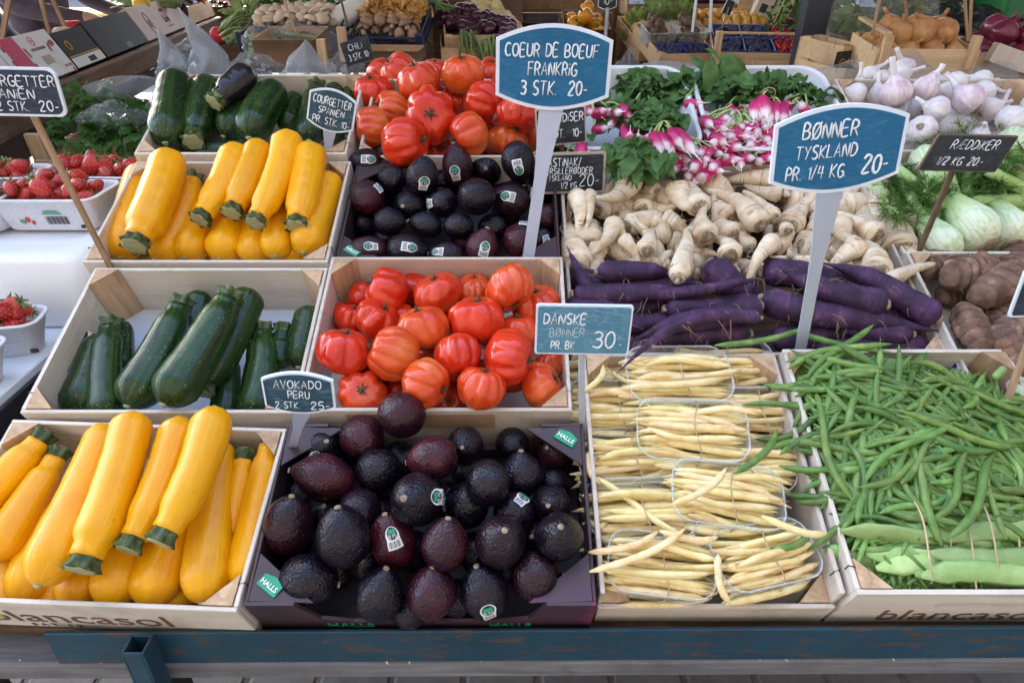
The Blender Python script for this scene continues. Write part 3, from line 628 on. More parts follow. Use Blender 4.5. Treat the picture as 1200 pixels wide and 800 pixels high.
# ---------------------------------------------------------------- courgettes
def star_stem(mb, p, d, r, L, seed, lobes=6):
    rs = [r*.80, r*.86, r*.80, r*.86, r*1.02, r*.96]; zs = [-.25*L, .12*L, .4*L, .65*L, .95*L, L]
    m = frame(p, d); prof = list(zip(rs, zs)); ph = seed*1.7
    lathe(mb, prof, 30, m, lambda a, z: 1+(.09+.15*max(0, z/L))*math.cos(lobes*a+ph)+.03*math.sin(3*a+ph))
def courgette(name, label, cat, a, b, wpx, mat, group, stem_end='b', bend=.0, scale_r=1.0, sag=0.0, stem=True, taper=.82):
    """a, b: (px, py, w) of the two ends; the stem sits at b unless stem_end is 'a'"""
    A, B = P(*a), P(*b); r = wpx/2/FPX*TT((A+B)/2)*scale_r
    if stem_end == 'a': A, B = B, A
    mid = (A+B)/2; d = (B-A); Lt = d.length; side = d.cross(NV).normalized()
    M = Matrix.Translation(mid); o = thing(name, label, cat, M, group)
    n = 26; sl = .018 if stem else 0; ph = rng.uniform(0, 6)
    pts = []; rad = []
    for i in range(n+1):
        t = i/n; s = (1-math.cos(t*math.pi*.5)) if False else t
        q = A.lerp(B, s*(1-sl/Lt)) + side*(bend*4*s*(1-s)) + NV*(sag*4*s*(1-s)) - mid; x = s*Lt
        e = 1.0
        if x < r*1.15: e = math.sqrt(max(0, 1-(1-x/(r*1.15))**2))
        y = (Lt-sl)-x; endr = .76 if stem else 0
        if y < r*.8: e = min(e, endr+(1-endr)*math.sqrt(max(0, 1-(1-max(y, 0)/(r*.8))**2)))
        body = (1-(1-taper)*s)*(1+.025*math.sin(ph+5*s)); pts.append(q); rad.append(max(r*e*body, .0006))
    mb = MB(); pts2 = [pts[0]]; rad2 = [rad[0]]
    # finer rings at the round end
    for k in range(1, 6):
        x = r*1.15*(1-math.cos(k/6*math.pi/2)); t = x/Lt; q = A.lerp(B, t*(1-sl/Lt))+side*(bend*4*t*(1-t))+NV*(sag*4*t*(1-t))-mid
        pts2.append(q); rad2.append(max(r*math.sqrt(max(0, 1-(1-x/(r*1.15))**2)), .0006))
    for q, rr, i in zip(pts, rad, range(n+1)):
        if i*Lt/n > r*1.15*.98: pts2.append(q); rad2.append(rr)
    tube(mb, pts2, [q_*(1+.02*math.sin(ph+31*i_/len(rad2))*math.sin(13*i_/len(rad2))) for i_, q_ in enumerate(rad2)], 30, True, rng.choice((5, 6, 7)), .028); mb.build('body', M_[mat], o)
    tip = MB(); lathe(tip, [(r*.10, -.002), (r*.16, -.001), (r*.14, .0015), (r*.05, .002)], 10, frame(pts2[0]+(pts2[0]-pts2[2]).normalized()*.0008, pts2[0]-pts2[2]), lambda a_, z: 1+.2*math.sin(3*a_)); tip.build('blossom_scar', M_['stemcut'], o)
    if stem:
        dd = pts[-1]-pts[-3]; s_ = MB(); rs = rad[-1]*.98; star_stem(s_, pts[-1]-dd.normalized()*.003, dd, rs, max(.018, rs*.9), rng.random()*6); so_ = s_.build('stem', M_['stemg'], o)
        c_ = MB(); lathe(c_, [(rs*.92, 0), (rs*.8, .0012), (rs*.3, .0004), (.0005, .0008)], 30, frame(pts[-1]+dd.normalized()*(max(.018, rs*.9)-.0032), dd), lambda a_, z: 1+.10*math.cos(6*a_)); c_.build('cut_face', M_['stemcut'], so_)
    return o
GY = 'yellow courgettes in the front crate'
Y = lambda l, a, b, w_, **k: courgette('yellow_courgette', l, 'courgette', a, b, w_, 'yellow', k.pop('g', GY), **k)
# front crate, lower layer then upper
Y('fat yellow courgette showing only its blunt end, third from right at the crate front', (175, 712, .055), (232, 520, .06), 58)
Y('yellow courgette with blunt end at crate front under the star-stemmed pair', (128, 712, .055), (172, 560, .055), 56, stem=False)
Y('yellow courgette lying alone right of the long slanting ones, blunt end forward', (238, 706, .07), (258, 518, .07), 54, taper=.78, stem=False)
Y('yellow courgette hidden mostly under the upright-stemmed one, blunt tip showing', (85, 714, .05), (122, 590, .05), 48, stem=False)
Y('slim yellow courgette at the crate corner, its green stem against the back wall', (284, 690, .06), (318, 508, .075), 44, taper=.7)
Y('short yellow courgette with ribbed green stem wedged beside the corner one', (262, 668, .045), (288, 524, .075), 33, taper=.85)
Y('yellow courgette squeezed in the bottom left corner of the front crate', (24, 706, .05), (68, 590, .05), 50, stem=False)
Y('yellow courgette cut by the left picture edge, low in the crate', (4, 722, .04), (20, 610, .045), 40, stem=False)
Y('yellow courgette glimpsed between the blunt ends at the crate front', (205, 722, .03), (215, 620, .03), 40, stem=False)
Y('yellow courgette glimpsed low between the two left blunt ends', (62, 722, .028), (80, 640, .028), 40, stem=False)
Y('yellow courgette with dark stem at crate back left, tip beyond the edge', (-42, 612, .085), (58, 505, .085), 50, taper=.72)
Y('yellow courgette with dark stem lying just inside the leftmost one', (-8, 655, .075), (74, 524, .075), 48, taper=.72)
Y('long yellow courgette slanting from crate back to the left blunt end', (45, 686, .105), (127, 498, .10), 57, stem=False, taper=.8, bend=.004)
Y('big yellow courgette on top with dark ribbed stem pointing at the viewer', (157, 484, .135), (95, 672, .12), 50, bend=-.006, taper=.94)
Y('yellow courgette on top whose stem shows a small side-on star', (212, 490, .12), (150, 648, .115), 44, bend=-.006, taper=.9)
Y('tallest yellow courgette on top showing a full pale star-shaped cut stem', (252, 478, .145), (188, 640, .13), 50, bend=-.008, taper=.86)
GY2 = 'yellow courgettes in the farther crate'
for l, a, b, w_, k in (
 ('yellow courgette lying low at the left wall of the farther crate', (142, 302, .05), (166, 196, .07), 42, dict(stem=False)),
 ('bent-necked yellow courgette with stem turned right in the farther crate', (182, 304, .05), (228, 206, .07), 40, dict(bend=.012)),
 ('yellow courgette with blunt front end, second lowest in the farther crate', (217, 303, .05), (246, 240, .05), 42, dict(stem=False)),
 ('yellow courgette with round blunt end in mid front of the farther crate', (257, 304, .05), (282, 240, .05), 44, dict(stem=False)),
 ('narrow yellow courgette with blunt end under the star-stem one', (295, 306, .05), (305, 245, .05), 38, dict(stem=False)),
 ('yellow courgette with scarred blunt end right of mid front', (323, 300, .06), (333, 210, .06), 38, dict(stem=False)),
 ('yellow courgette peeping low between two at the crate right', (343, 308, .035), (352, 250, .035), 36, dict(stem=False)),
 ('yellow courgette along the right wall of the farther crate', (356, 296, .07), (389, 206, .08), 42, dict(stem=False)),
 ('yellow courgette in the far right corner of the farther crate', (376, 306, .035), (392, 240, .04), 36, dict(stem=False)),
 ('thick yellow courgette on top at left, dark stem towards viewer', (200, 180, .125), (158, 290, .105), 45, dict(bend=-.005, taper=.9)),
 ('yellow courgette on top with dark stem beside the thick left one', (278, 172, .115), (234, 260, .10), 38, dict(bend=-.008, taper=.85)),
 ('yellow courgette on top with pale wrinkled stem, in the middle', (305, 168, .12), (271, 252, .105), 36, dict(bend=-.003, taper=.88)),
 ('longest yellow courgette on top, blunt end highest, green stem forward', (339, 158, .13), (299, 264, .11), 41, dict(bend=-.008, taper=.72)),
 ('yellow courgette on top at right with small pointed stem', (364, 172, .12), (348, 268, .10), 43, dict(bend=-.003, taper=.8))):
    Y(l, a, b, w_, g=GY2, **k)
GD = 'dark green courgettes in the lined crate'
Dk = lambda l, a, b, w_, **k: courgette('green_courgette', l, 'courgette', a, b, w_*1.12, 'dkgreen', k.pop('g', GD), **k)
Dk('green courgette lying against the hand-hole wall of the lined crate', (92, 490, .035), (122, 395, .04), 48, stem=False)
Dk('green courgette bending over with pale ribbed flank and stem at back', (126, 492, .055), (130, 374, .07), 36, bend=-.004)
Dk('green courgette behind the pale-flanked one, only its shoulder showing', (140, 440, .045), (142, 378, .05), 30, stem=False)
Dk('green courgette half hidden between the two big leaning ones at the back', (215, 420, .04), (236, 343, .055), 36, stem=False)
Dk('short green courgette standing behind the yellow ones in the lined crate', (262, 495, .04), (268, 420, .045), 30, stem=False)
Dk('green courgette under the biggest, stem cut towards the viewer', (292, 340, .09), (236, 462, .07), 42, bend=-.004)
Dk('curved green courgette with stem at back near the liner gap', (292, 490, .05), (309, 381, .06), 38, bend=.008)
Dk('small green courgette with ribbed stem beside the right-wall one', (326, 432, .04), (332, 378, .06), 27)
Dk('green courgette leaning on the right wall of the lined crate', (350, 430, .05), (363, 360, .06), 34, stem=False)
Dk('big blue-black courgette leaning second from left over the liner', (150, 476, .09), (216, 350, .10), 46, bend=.004, taper=.74)
Dk('biggest blue-black courgette lying across the middle of the lined crate', (192, 474, .115), (273, 342, .125), 48, bend=.004, taper=.8)
GD2 = 'dark courgettes in the crate at the back'
for l, a, b, w_, k in (
 ('dark courgette bent like a hook at the left of the back crate', (194, 168, .08), (207, 90, .10), 38, dict(stem=False, taper=1)),
 ('slim dark courgette just right of the hooked one', (218, 172, .05), (224, 95, .07), 24, dict(stem=False)),
 ('dark courgette with pale dry stem at its lower end', (246, 95, .085), (226, 168, .075), 36, dict()),
 ('brownish dark courgette lying under the aubergine', (262, 160, .06), (300, 100, .08), 32, dict(stem=False)),
 ('glossy dark courgette arched in the middle of the back crate', (292, 162, .085), (328, 100, .10), 40, dict(stem=False, bend=-.008)),
 ('dark courgette half hidden under the arched one', (336, 152, .05), (346, 112, .06), 26, dict(stem=False)),
 ('dark courgette behind the small blue price sign', (362, 165, .07), (372, 98, .08), 30, dict()),
 ('dark courgette between the blue sign and the tomatoes', (388, 165, .06), (393, 98, .07), 22, dict(stem=False)),
 ('dark courgette touching the back tomato crate', (406, 160, .05), (410, 100, .06), 22, dict(stem=False)),
 ('dark courgette lying low across the front of the back crate', (225, 181, .04), (275, 176, .04), 24, dict(stem=False))):
    Dk(l, a, b, w_, g=GD2, **k)
M_['aub'] = std('aubergine_skin', [(.3, (.010, .009, .009)), (.7, (.024, .018, .018))], 14, .2, .1)
ab = courgette('aubergine', 'glossy black aubergine with green calyx on top of the dark courgettes', 'aubergine', (295, 82, .125), (249, 122, .115), 35, 'aub', None, taper=.88)
cal = MB(); pa, pb_ = P(295, 82, .125), P(249, 122, .115); mid = (pa+pb_)/2; d = (pb_-pa).normalized()
for k in range(6):
    a_ = k*math.pi/3; s1 = d.cross(NV).normalized(); s2 = d.cross(s1); out = s1*math.cos(a_)+s2*math.sin(a_)
    leaf(cal, pb_-mid-d*.006+out*.012, (-d*1.0+out*.35), out, .030, .011, .15, .05)
cal.build('calyx', M_['cabbage'], ab)

# ---------------------------------------------------------------- avocados and tomatoes: centres on the photo's piles, then pushed apart
def relax(items, iters=40, fl=.03):
    """items: dict(p, r). Deeper ones give way along their line of sight, nothing goes through the floor"""
    for _ in range(iters):
        for i in range(len(items)):
            for j in range(i+1, len(items)):
                a, b = items[i], items[j]; dl = b['p']-a['p']; need = (a['r']+b['r'])*.93; L = dl.length
                if L < need:
                    wa, wb = uvw(a['p'])[2], uvw(b['p'])[2]; lo, hi = (a, b) if wa < wb else (b, a)
                    k = (need-L)*.35; da = (lo['p']-CAM).normalized(); lo['p'] = lo['p']+da*k; hi['p'] = hi['p']-(hi['p']-CAM).normalized()*k*.25
        for a in items:
            if uvw(a['p'])[2] < fl: a['p'] = a['p']+NV*(fl-uvw(a['p'])[2])
def avo_shape(seed):
    rn = random.Random(seed); k = rn.uniform(.14, .36); ph = rn.uniform(0, 6)
    def fn(th, a):
        z = math.cos(th); x = math.sin(th); neck = 1-k*max(0, z)**1.5
        return Vector((x*math.cos(a)*neck*(1+.02*math.sin(2*a+ph)), x*math.sin(a)*neck, z*1.0+0.02*math.sin(a+ph)*x))*(1+.05*noise.noise(Vector((x*math.cos(a)*1.8+ph, x*math.sin(a)*1.8, z*1.8+ph))))
    return fn
def make_avocado(seed, sticker):
    fn = avo_shape(seed); s = .033; o = thing('avocado', '', 'avocado', Matrix.Identity(4)); S = lambda th, a: Vector((fn(th, a).x*s, fn(th, a).y*s, fn(th, a).z*s*1.24))
    mb = MB(); sphere_fn(mb, S, 28, 20); mb.build('body', M_['avo'], o)
    sc = MB(); p = S(0.02, 0); lathe(sc, [(.0042, -.001), (.0040, .0012), (.002, .0016), (.0004, .0012)], 10, frame(p, Vector((0, 0, 1)))); sc.build('stem_scar', M_['crown'], o)
    if sticker:
        a0, t0 = sticker; nu, nv = 9, 9; hw, hh = .013/s, .0165/s; k = MB(); kb = MB(); kp = MB()
        def pt(x, y, off):                                   # x,y in -1..1 on the sticker, upright along -z->+z
            q = S(t0-y*hh/1.24*.95, a0+x*hw/math.sin(t0)); return q*(1+off/q.length)
        def patch(m, x0, x1, y0, y1, off, nx=6, ny=6, mask=None):
            v = [pt(x0+(x1-x0)*i/nx, y0+(y1-y0)*j/ny, off) for j in range(ny+1) for i in range(nx+1)]
            f = [(j*(nx+1)+i, j*(nx+1)+i+1, (j+1)*(nx+1)+i+1, (j+1)*(nx+1)+i) for j in range(ny) for i in range(nx)]; m.add(v, f, True)
        def fan(m, cx, cy, r, off):
            v = [pt(cx, cy, off)]+[pt(cx+r*math.cos(R(18*i)), cy+r*.86*math.sin(R(18*i)), off) for i in range(20)]; m.add(v, [(0, 1+i, 1+(i+1) % 20) for i in range(20)], True)
        fan(k, 0, .2, .82, .0007); patch(k, -.72, .72, -1, .2, .0007); st_ = k.build('sticker', M_['inkwhite'], o)
        fan(kb, 0, .30, .62, .0010); patch(kp, -.45, .45, .28, .62, .00135, 4, 3); kq = MB()
        for x in range(9): patch(kq, -.55+x*.125, -.55+x*.125+(.05, .08, .04)[x % 3], -.85, -.35, .0011, 1, 4)
        kb.build('sticker_disc', M_['inkblack'], st_); kp.build('sticker_band', M_['inkgreen'], st_); kq.build('barcode', M_['inkblack'], st_)
        tq = MB()                                            # the word on the sticker
        for j, ch in enumerate('RIPE'):
            for stt in G[ch]:
                tube(tq, [pt(-.48+j*.25+a_*.30, -.12+b_*.34, .0013) for a_, b_ in stt], .0004, 4)
        tq.build('lettering', M_['inkwhite'], st_)
    return o
AV = [make_avocado(i, None) for i in range(4)]
AVS = [make_avocado(10+i, (R(90), R(t))) for i, t in enumerate((80, 60, 105))]
def avocados(data, group, fmt, rowh):
    items = []
    for (px, py, wx, hy, lv, stk, red) in data:
        w_ = (.042, .074, .108)[lv]; p = P(px, py, w_); k = TT(p)/FPX; items.append(dict(p=p, r=(wx+hy)/4*k, wx=wx*k/2, hy=hy*k/2, px=px, py=py, stk=stk, lv=lv, red=red))
    relax(items); out = []
    for it in items:
        view = (it['p']-CAM).normalized(); ratio = it['wx']/it['hy']; xr = Vector((1, 0, 0)); up = (VV*.55+NV*.83).normalized()
        if ratio > 1.12: ax = xr*(1 if rng.random() < .5 else -1)+up*rng.uniform(-.25, .25)
        elif ratio < .90: ax = up*(-1 if rng.random() < .35 else 1)+xr*rng.uniform(-.3, .3)
        else: ax = -view*rng.choice((-1, -1, 1))+xr*rng.uniform(-.5, .5)+up*rng.uniform(-.2, .5)
        if it['stk'] == 2: ax = -view+up*.5+xr*rng.uniform(-.3, .3)
        mn = min(it['wx'], it['hy']); lg = max(it['wx'], it['hy'])
        if .9 <= ratio <= 1.12: mn = (it['wx']+it['hy'])/2; lg = mn*1.16
        ax.normalize(); toc = -view - ax*(-view).dot(ax)     # local +y looks at the camera
        y = (toc.normalized() if toc.length > .05 else up) + NV*.45 + xr*rng.uniform(-.45, .45); y = (y-ax*y.dot(ax)).normalized(); x = y.cross(ax)
        m = Matrix((x, y, ax)).transposed().to_4x4(); m.translation = it['p']
        mn *= .99; lg *= 1.01; sc = mn/.033; m = m @ Matrix.Diagonal((sc, sc, lg/.033/1.24, 1))
        pr = rng.choice(AVS) if it['stk'] == 1 else rng.choice(AV)
        o = spawn(pr, m, 'x', group); look = 'stickered ' if it['stk'] == 1 else ''; out.append((o, it['px'], it['py'], ('reddish ' if it['red'] else '')+look+'dark avocado'))
    label_rows(out, fmt, rowh)
avocados([(378,558,74,54,1,0,0),(338,614,58,75,1,0,0),(402,628,64,77,2,0,0),(362,679,70,60,1,0,1),(443,551,54,54,1,0,0),(488,585,63,63,2,1,0),(506,537,62,55,2,0,0),(545,521,42,46,1,0,0),
 (572,566,54,54,2,0,0),(611,555,52,58,1,0,0),(650,566,36,38,0,0,0),(655,628,58,67,2,2,0),(646,590,46,46,1,0,1),(587,634,62,77,2,2,0),(603,600,50,50,1,1,0),(522,636,58,68,2,0,0),(460,633,58,75,2,1,0),
 (422,598,50,54,1,0,0),(546,592,54,56,1,1,0),(445,695,58,70,1,0,0),(506,693,61,68,1,0,0),(567,692,58,70,1,1,0),(627,675,60,58,1,0,0),(410,697,50,56,0,0,0),(471,486,58,54,2,0,0),(424,512,55,52,1,0,0),
 (377,526,46,46,0,1,0),(548,552,40,40,0,1,0),(487,655,50,50,0,0,0),(352,580,48,48,0,0,0),(560,650,50,50,0,0,0),(470,540,48,48,0,0,0),(400,590,48,48,0,1,0),(650,530,40,40,0,0,0),(605,690,46,46,0,0,0),(665,690,36,44,0,1,0),(480,715,44,40,0,0,0),(535,700,44,44,0,0,0),(430,660,46,46,0,0,0),(380,600,46,46,0,0,0),(520,585,46,46,0,0,1),(630,625,44,44,0,0,0),(445,600,44,44,0,0,0),(400,500,40,40,0,0,0),(600,520,40,40,0,0,0),(592,660,46,46,0,1,0),(350,645,46,46,0,0,0)],
 'avocados heaped in the front carton', '{look}, {pos} in the {row} row of the front carton heap', 34)
avocados([(432,191,46,34,1,1,0),(431,231,40,42,1,1,0),(459,210,34,34,1,0,0),(495,206,40,46,2,1,0),(536,194,38,50,1,1,0),(569,198,40,42,1,1,0),(608,191,40,51,2,1,0),(481,241,40,38,1,0,0),(518,238,36,38,1,1,0),
 (559,231,42,46,2,0,0),(597,235,46,40,1,1,0),(630,224,36,46,0,1,0),(457,260,40,34,1,0,0),(499,263,40,32,1,0,0),(537,265,36,32,1,0,0),(427,263,30,32,0,1,0),(431,292,46,32,1,1,0),(478,293,50,38,1,1,0),(523,299,42,32,1,1,0),
 (565,291,40,49,1,1,0),(611,281,42,46,1,1,0),(637,286,30,38,0,1,0),(593,262,36,36,0,0,0),(577,268,36,36,0,0,0),(450,180,34,34,0,0,0),(640,255,34,36,0,0,0),(470,226,34,34,0,0,0),(520,215,36,36,0,0,0),(583,215,36,36,0,0,0),(455,280,34,34,0,0,0),(545,282,34,34,0,0,0)],
 'avocados in the farther carton', '{look}, {pos} in the {row} row of the farther carton', 22)
for o_ in AV+AVS: drop(o_)

def make_tomato(seed):
    rn = random.Random(seed); n = rn.choice((7, 8, 9, 10)); ph = [rn.uniform(-.22, .22) for _ in range(n)]; amp = [rn.uniform(.5, 1.2) for _ in range(n)]; sk = rn.uniform(-.12, .12); top = rn.uniform(.0, .12)
    def S(th, a):
        x = math.sin(th); z = math.cos(th); k = a/(2*math.pi)*n; i = int(k) % n; fr = k-int(k); ar = amp[i]*(1-fr)+amp[(i+1) % n]*fr
        w = a + .16*math.sin(2*a+seed)
        c = abs(math.sin((w*n/2))); rib = (1-c)**1.4*.215*ar*(x**.7)
        r = 1+.05*math.sin(a+sk*9)-rib*(.55+.45*max(z, 0)) + .05*math.cos(2*a+seed)
        zz = z*.80*(1+top)-.20*math.exp(-(th/.42)**2)+.10*math.exp(-((math.pi-th)/.35)**2)
        nn = 1+.09*noise.noise(Vector((x*math.cos(a)*1.6+seed*5, x*math.sin(a)*1.6, z*1.6)))+.03*noise.noise(Vector((x*math.cos(a)*4+seed*5, x*math.sin(a)*4, z*4)))
        return Vector((x*math.cos(a)*r, x*math.sin(a)*r*.94, zz+sk*x*math.cos(a)))*.036*nn
    o = thing('beef_tomato', '', 'tomato', Matrix.Identity(4)); mb = MB(); sphere_fn(mb, S, 72, 24); mb.build('body', M_['tomato'], o)
    c = MB(); p = S(0.001, 0); tube(c, [p+Vector((0, 0, -.002)), p+Vector((.001, 0, .003)), p+Vector((.002, .001, .007))], [.0030, .0020, .0018], 8)
    for k in range(6):
        a = k*1.05+rn.uniform(-.2, .2); leaf(c, p+Vector((0, 0, .001)), Vector((math.cos(a), math.sin(a), .25)), Vector((0, 0, 1)), rn.uniform(.007, .012), .0018, .2, .3, 4)
    c.build('calyx', M_['calyx'], o); return o
TM = [make_tomato(i) for i in range(7)]
def tomatoes(data, group, fmt, rowh):
    items = []
    for (px, py, wx, hy, lv, ang) in data:
        p = P(px, py, (.042, .078, .112)[lv]); k = TT(p)/FPX; items.append(dict(p=p, r=(wx+hy)/4*k*.95, wx=wx*k/2, hy=hy*k/2, px=px, py=py, ang=ang))
    relax(items); out = []
    for it in items:
        view = (it['p']-CAM).normalized(); xr = Vector((1, 0, 0)); yu = view.cross(xr).normalized()*-1
        if yu.z < 0: yu = -yu
        if it['ang'] is None: ax = xr*rng.uniform(-1, 1)+yu*rng.uniform(-.6, 1.2)-view*rng.uniform(-.3, .6)
        elif it['ang'] == 'f': ax = -view+yu*.2+xr*rng.uniform(-.2, .2)
        else: a = R(it['ang']); ax = xr*math.cos(a)+yu*math.sin(a)-view*.35
        m = frame(it['p'], ax) @ Matrix.Rotation(rng.uniform(0, 6), 4, 'Z'); r = (it['wx']+it['hy'])/2
        s = r/.036*1.17; m = m @ Matrix.Diagonal((s, s, s, 1)); o = spawn(rng.choice(TM), m, 'x', group); out.append((o, it['px'], it['py'], 'ribbed tomato'))
    label_rows(out, fmt, rowh)
tomatoes([(453,342,58,46,1,150),(512,346,56,46,1,100),(556,341,40,38,0,90),(598,337,54,51,2,-70),(630,360,54,53,1,100),(560,375,54,60,2,90),(497,384,56,54,2,110),(443,375,49,46,1,60),(413,374,36,32,0,80),(404,412,53,58,2,85),
 (460,416,58,66,2,160),(536,419,58,51,2,-80),(597,417,61,61,2,-10),(606,390,46,46,1,90),(424,461,63,44,1,'f'),(499,450,49,60,2,-20),(563,454,49,53,2,75),(527,472,40,36,0,'f'),(604,467,46,38,0,'f'),(635,452,54,49,1,30),(646,427,40,30,0,100),
 (464,458,40,40,0,None),(530,381,44,40,0,90),(475,378,40,40,0,None),(545,445,40,40,0,None),(425,435,40,40,0,None),(575,390,40,40,0,None),(635,405,40,44,0,None),(580,440,40,40,0,None),(470,425,42,42,0,None),(505,420,42,42,0,None),(560,410,42,42,0,None),(450,395,40,40,0,None),(520,355,40,40,0,None),(480,340,40,40,0,None),(580,350,40,40,0,None),(410,395,36,36,0,None),(440,450,40,40,0,None),(600,440,40,40,0,None),(650,390,34,40,0,None),(425,350,36,36,0,None)],
 'ribbed tomatoes in the crate between the avocados', '{look}, {pos} in the {row} row of the crate between the avocado cartons', 30)
tomatoes([(438,108,37,42,1,100),(436,152,42,46,1,170),(458,128,42,39,1,160),(467,86,44,40,1,130),(492,96,48,48,2,110),(510,84,30,28,0,90),(542,87,48,40,2,95),(532,115,42,42,1,80),(504,138,58,56,2,'f'),(475,168,50,58,2,10),(516,177,34,34,0,'f'),
 (550,157,48,43,2,200),(567,122,44,50,2,-20),(607,135,46,42,2,-100),(593,168,42,44,1,-90),(576,86,34,34,1,90),(623,162,28,34,0,None),(455,150,36,36,0,None),(520,150,36,36,0,None),(575,150,36,36,0,None),(590,105,40,40,1,None),(612,108,36,36,0,None),(445,85,30,30,0,None),(575,180,30,28,0,-90)],
 'ribbed tomatoes at the back of the slope', '{look}, {pos} in the {row} row of the crate at the back', 20)
for o_ in TM: drop(o_)
# ---------------------------------------------------------------- roots
def make_root(seed, L=.12, r=.021, twist=.012, rough_=.032, mat='parsley', name='parsley_root', cat='root vegetable', crown=True, slim=1.0):
    """unit root: head at +z end, tail at -z, centred"""
    rn = random.Random(seed); o = thing(name, '', cat, Matrix.Identity(4)); mb = MB(); pts = []; rad = []; n = 24; px_, py_ = rn.uniform(-1, 1), rn.uniform(-1, 1); a1 = rn.uniform(0, 6)
    for i in range(n+1):
        t = i/n; z = L*(.5-t); k = max(0, t-.35)
        pts.append(Vector((twist*px_*k*k*2.4+.002*math.sin(6*t+a1), twist*py_*k*k*2.4, z)))
        prof = (min(1, .62+t*5) if t < .08 else 1)*(1-.82*max(0, (t-.12)/.88)**(.95*slim)) if t < .97 else .12
        rad.append(r*prof*(1+rough_*math.sin(t*23+a1)+rough_*.6*math.sin(t*51+seed)))
    tube(mb, pts, rad, 16, True, 3, .03); b = mb.build('root', M_[mat], o)
    if crown:
        c = MB(); rr = rad[0]; lathe(c, [(rr*1.0, L*.5-.003), (rr*.92, L*.5+.002), (rr*.7, L*.5+.004), (rr*.45, L*.5+.0025), (rr*.36, L*.5+.008), (rr*.2, L*.5+.009)], 14, None, lambda a, z: 1+.12*math.sin(3*a+seed)+.07*math.sin(7*a)); c.build('crown', M_['crown'], o)
    hr = MB()
    for k in range(5):
        t = rn.uniform(.3, .95); i = int(t*n); a = rn.uniform(0, 6); d = Vector((math.cos(a), math.sin(a), -.5)); p = pts[i]+Vector((d.x, d.y, 0))*rad[i]*.9
        tube(hr, [p, p+d*rn.uniform(.004, .014), p+d*.015+Vector((rn.uniform(-.01, .01), rn.uniform(-.01, .01), -.012))], [.0006, .0004, .0002], 4, False)
    if crown: tube(hr, [pts[12]+Vector((rad[12]*.5, 0, 0)), pts[14], pts[16]], .0012, 4, False)
    hr.build('rootlets', M_[mat], o); return o
PR = [make_root(i, twist=.03, slim=.8+.2*(i % 3)) for i in range(9)]
def put_root(pr, head, tip, wpx, w0, w1, label, group, L0=.12, r0=.021):
    A, B = P(head[0], head[1], w0), P(tip[0], tip[1], w1); mid = (A+B)/2; L = (A-B).length; r = wpx/2/FPX*TT(A); L = max(L, r*2.4)
    m = frame(mid, A-B, Vector((rng.uniform(-1, 1), rng.uniform(-1, 1), .3))) @ Matrix.Diagonal((r/r0, r/r0, L/L0, 1)); return spawn(pr, m, label, group)
GP = 'parsley roots in the wide crate'
roots = [((740,208),(712,250),32,2),((690,286),(693,246),30,1),((675,225),(686,272),20,2),((691,225),(693,268),17,2),((722,258),(705,300),22,2),((676,314),(668,250),34,1),((753,246),(762,222),23,1),((733,258),(728,232),15,1),
 ((735,265),(790,244),24,1),((785,272),(742,280),26,1),((758,294),(762,266),22,2),((792,218),(811,258),26,2),((820,244),(803,205),28,2),((829,278),(812,250),28,2),((775,255),(808,275),26,1),((729,278),(757,308),17,2),((785,306),(758,298),25,1),
 ((795,326),(812,256),24,3),((858,278),(828,246),30,1),((856,256),(822,228),26,1),((891,264),(850,214),28,2),((907,257),(872,218),22,2),((916,228),(868,220),18,1),((908,210),(846,206),22,1),((925,266),(952,226),30,1),((958,274),(960,236),26,1),((923,271),(915,258),16,2),
 ((909,279),(868,326),22,3),((938,288),(988,300),28,1),((985,258),(988,292),24,2),((1029,276),(986,247),28,2),((1008,286),(970,308),27,2),((1027,318),(1024,282),32,2),((1036,262),(1002,226),24,1),((1050,282),(1034,238),26,1),((1056,292),(1046,262),34,1),
 ((856,300),(850,272),28,2),((880,290),(852,256),17,1),((926,302),(924,276),8,1),((952,306),(902,300),12,1),((1040,329),(1104,299),18,2),((705,240),(680,228),22,0),((980,238),(1000,262),20,1),((965,225),(945,250),20,0),((830,212),(850,232),20,0),((1068,296),(1060,330),20,1),((770,228),(745,220),24,1),((1000,316),(960,320),22,1)]
rows_ = []
for k, (h, t_, w_, lv) in enumerate(roots):
    a = (.035, .062, .09, .112)[lv]; o = put_root(PR[k % 9], h, t_, w_*1.10, a, a-.012 if lv < 3 else a-.02, 'x', GP); rows_.append((o, (h[0]+t_[0])/2, (h[1]+t_[1])/2, 'pale parsley root'))
for k in range(64):
    px, py = rng.uniform(676, 1058), rng.uniform(212, 322); a = rng.uniform(0, 6.28); L = rng.uniform(22, 36); dx, dy = math.cos(a)*L, math.sin(a)*L*.7
    o = put_root(PR[k % 9], (px+dx, py+dy), (px-dx, py-dy), rng.uniform(26, 34), rng.uniform(.032, .06), rng.uniform(.026, .06), 'x', GP); rows_.append((o, px, py, 'pale parsley root low in the heap,' if False else 'pale parsley root'))
label_rows(rows_, '{look}, {pos} in the {row} row of the parsley root heap', 15)
for o_ in PR: drop(o_)
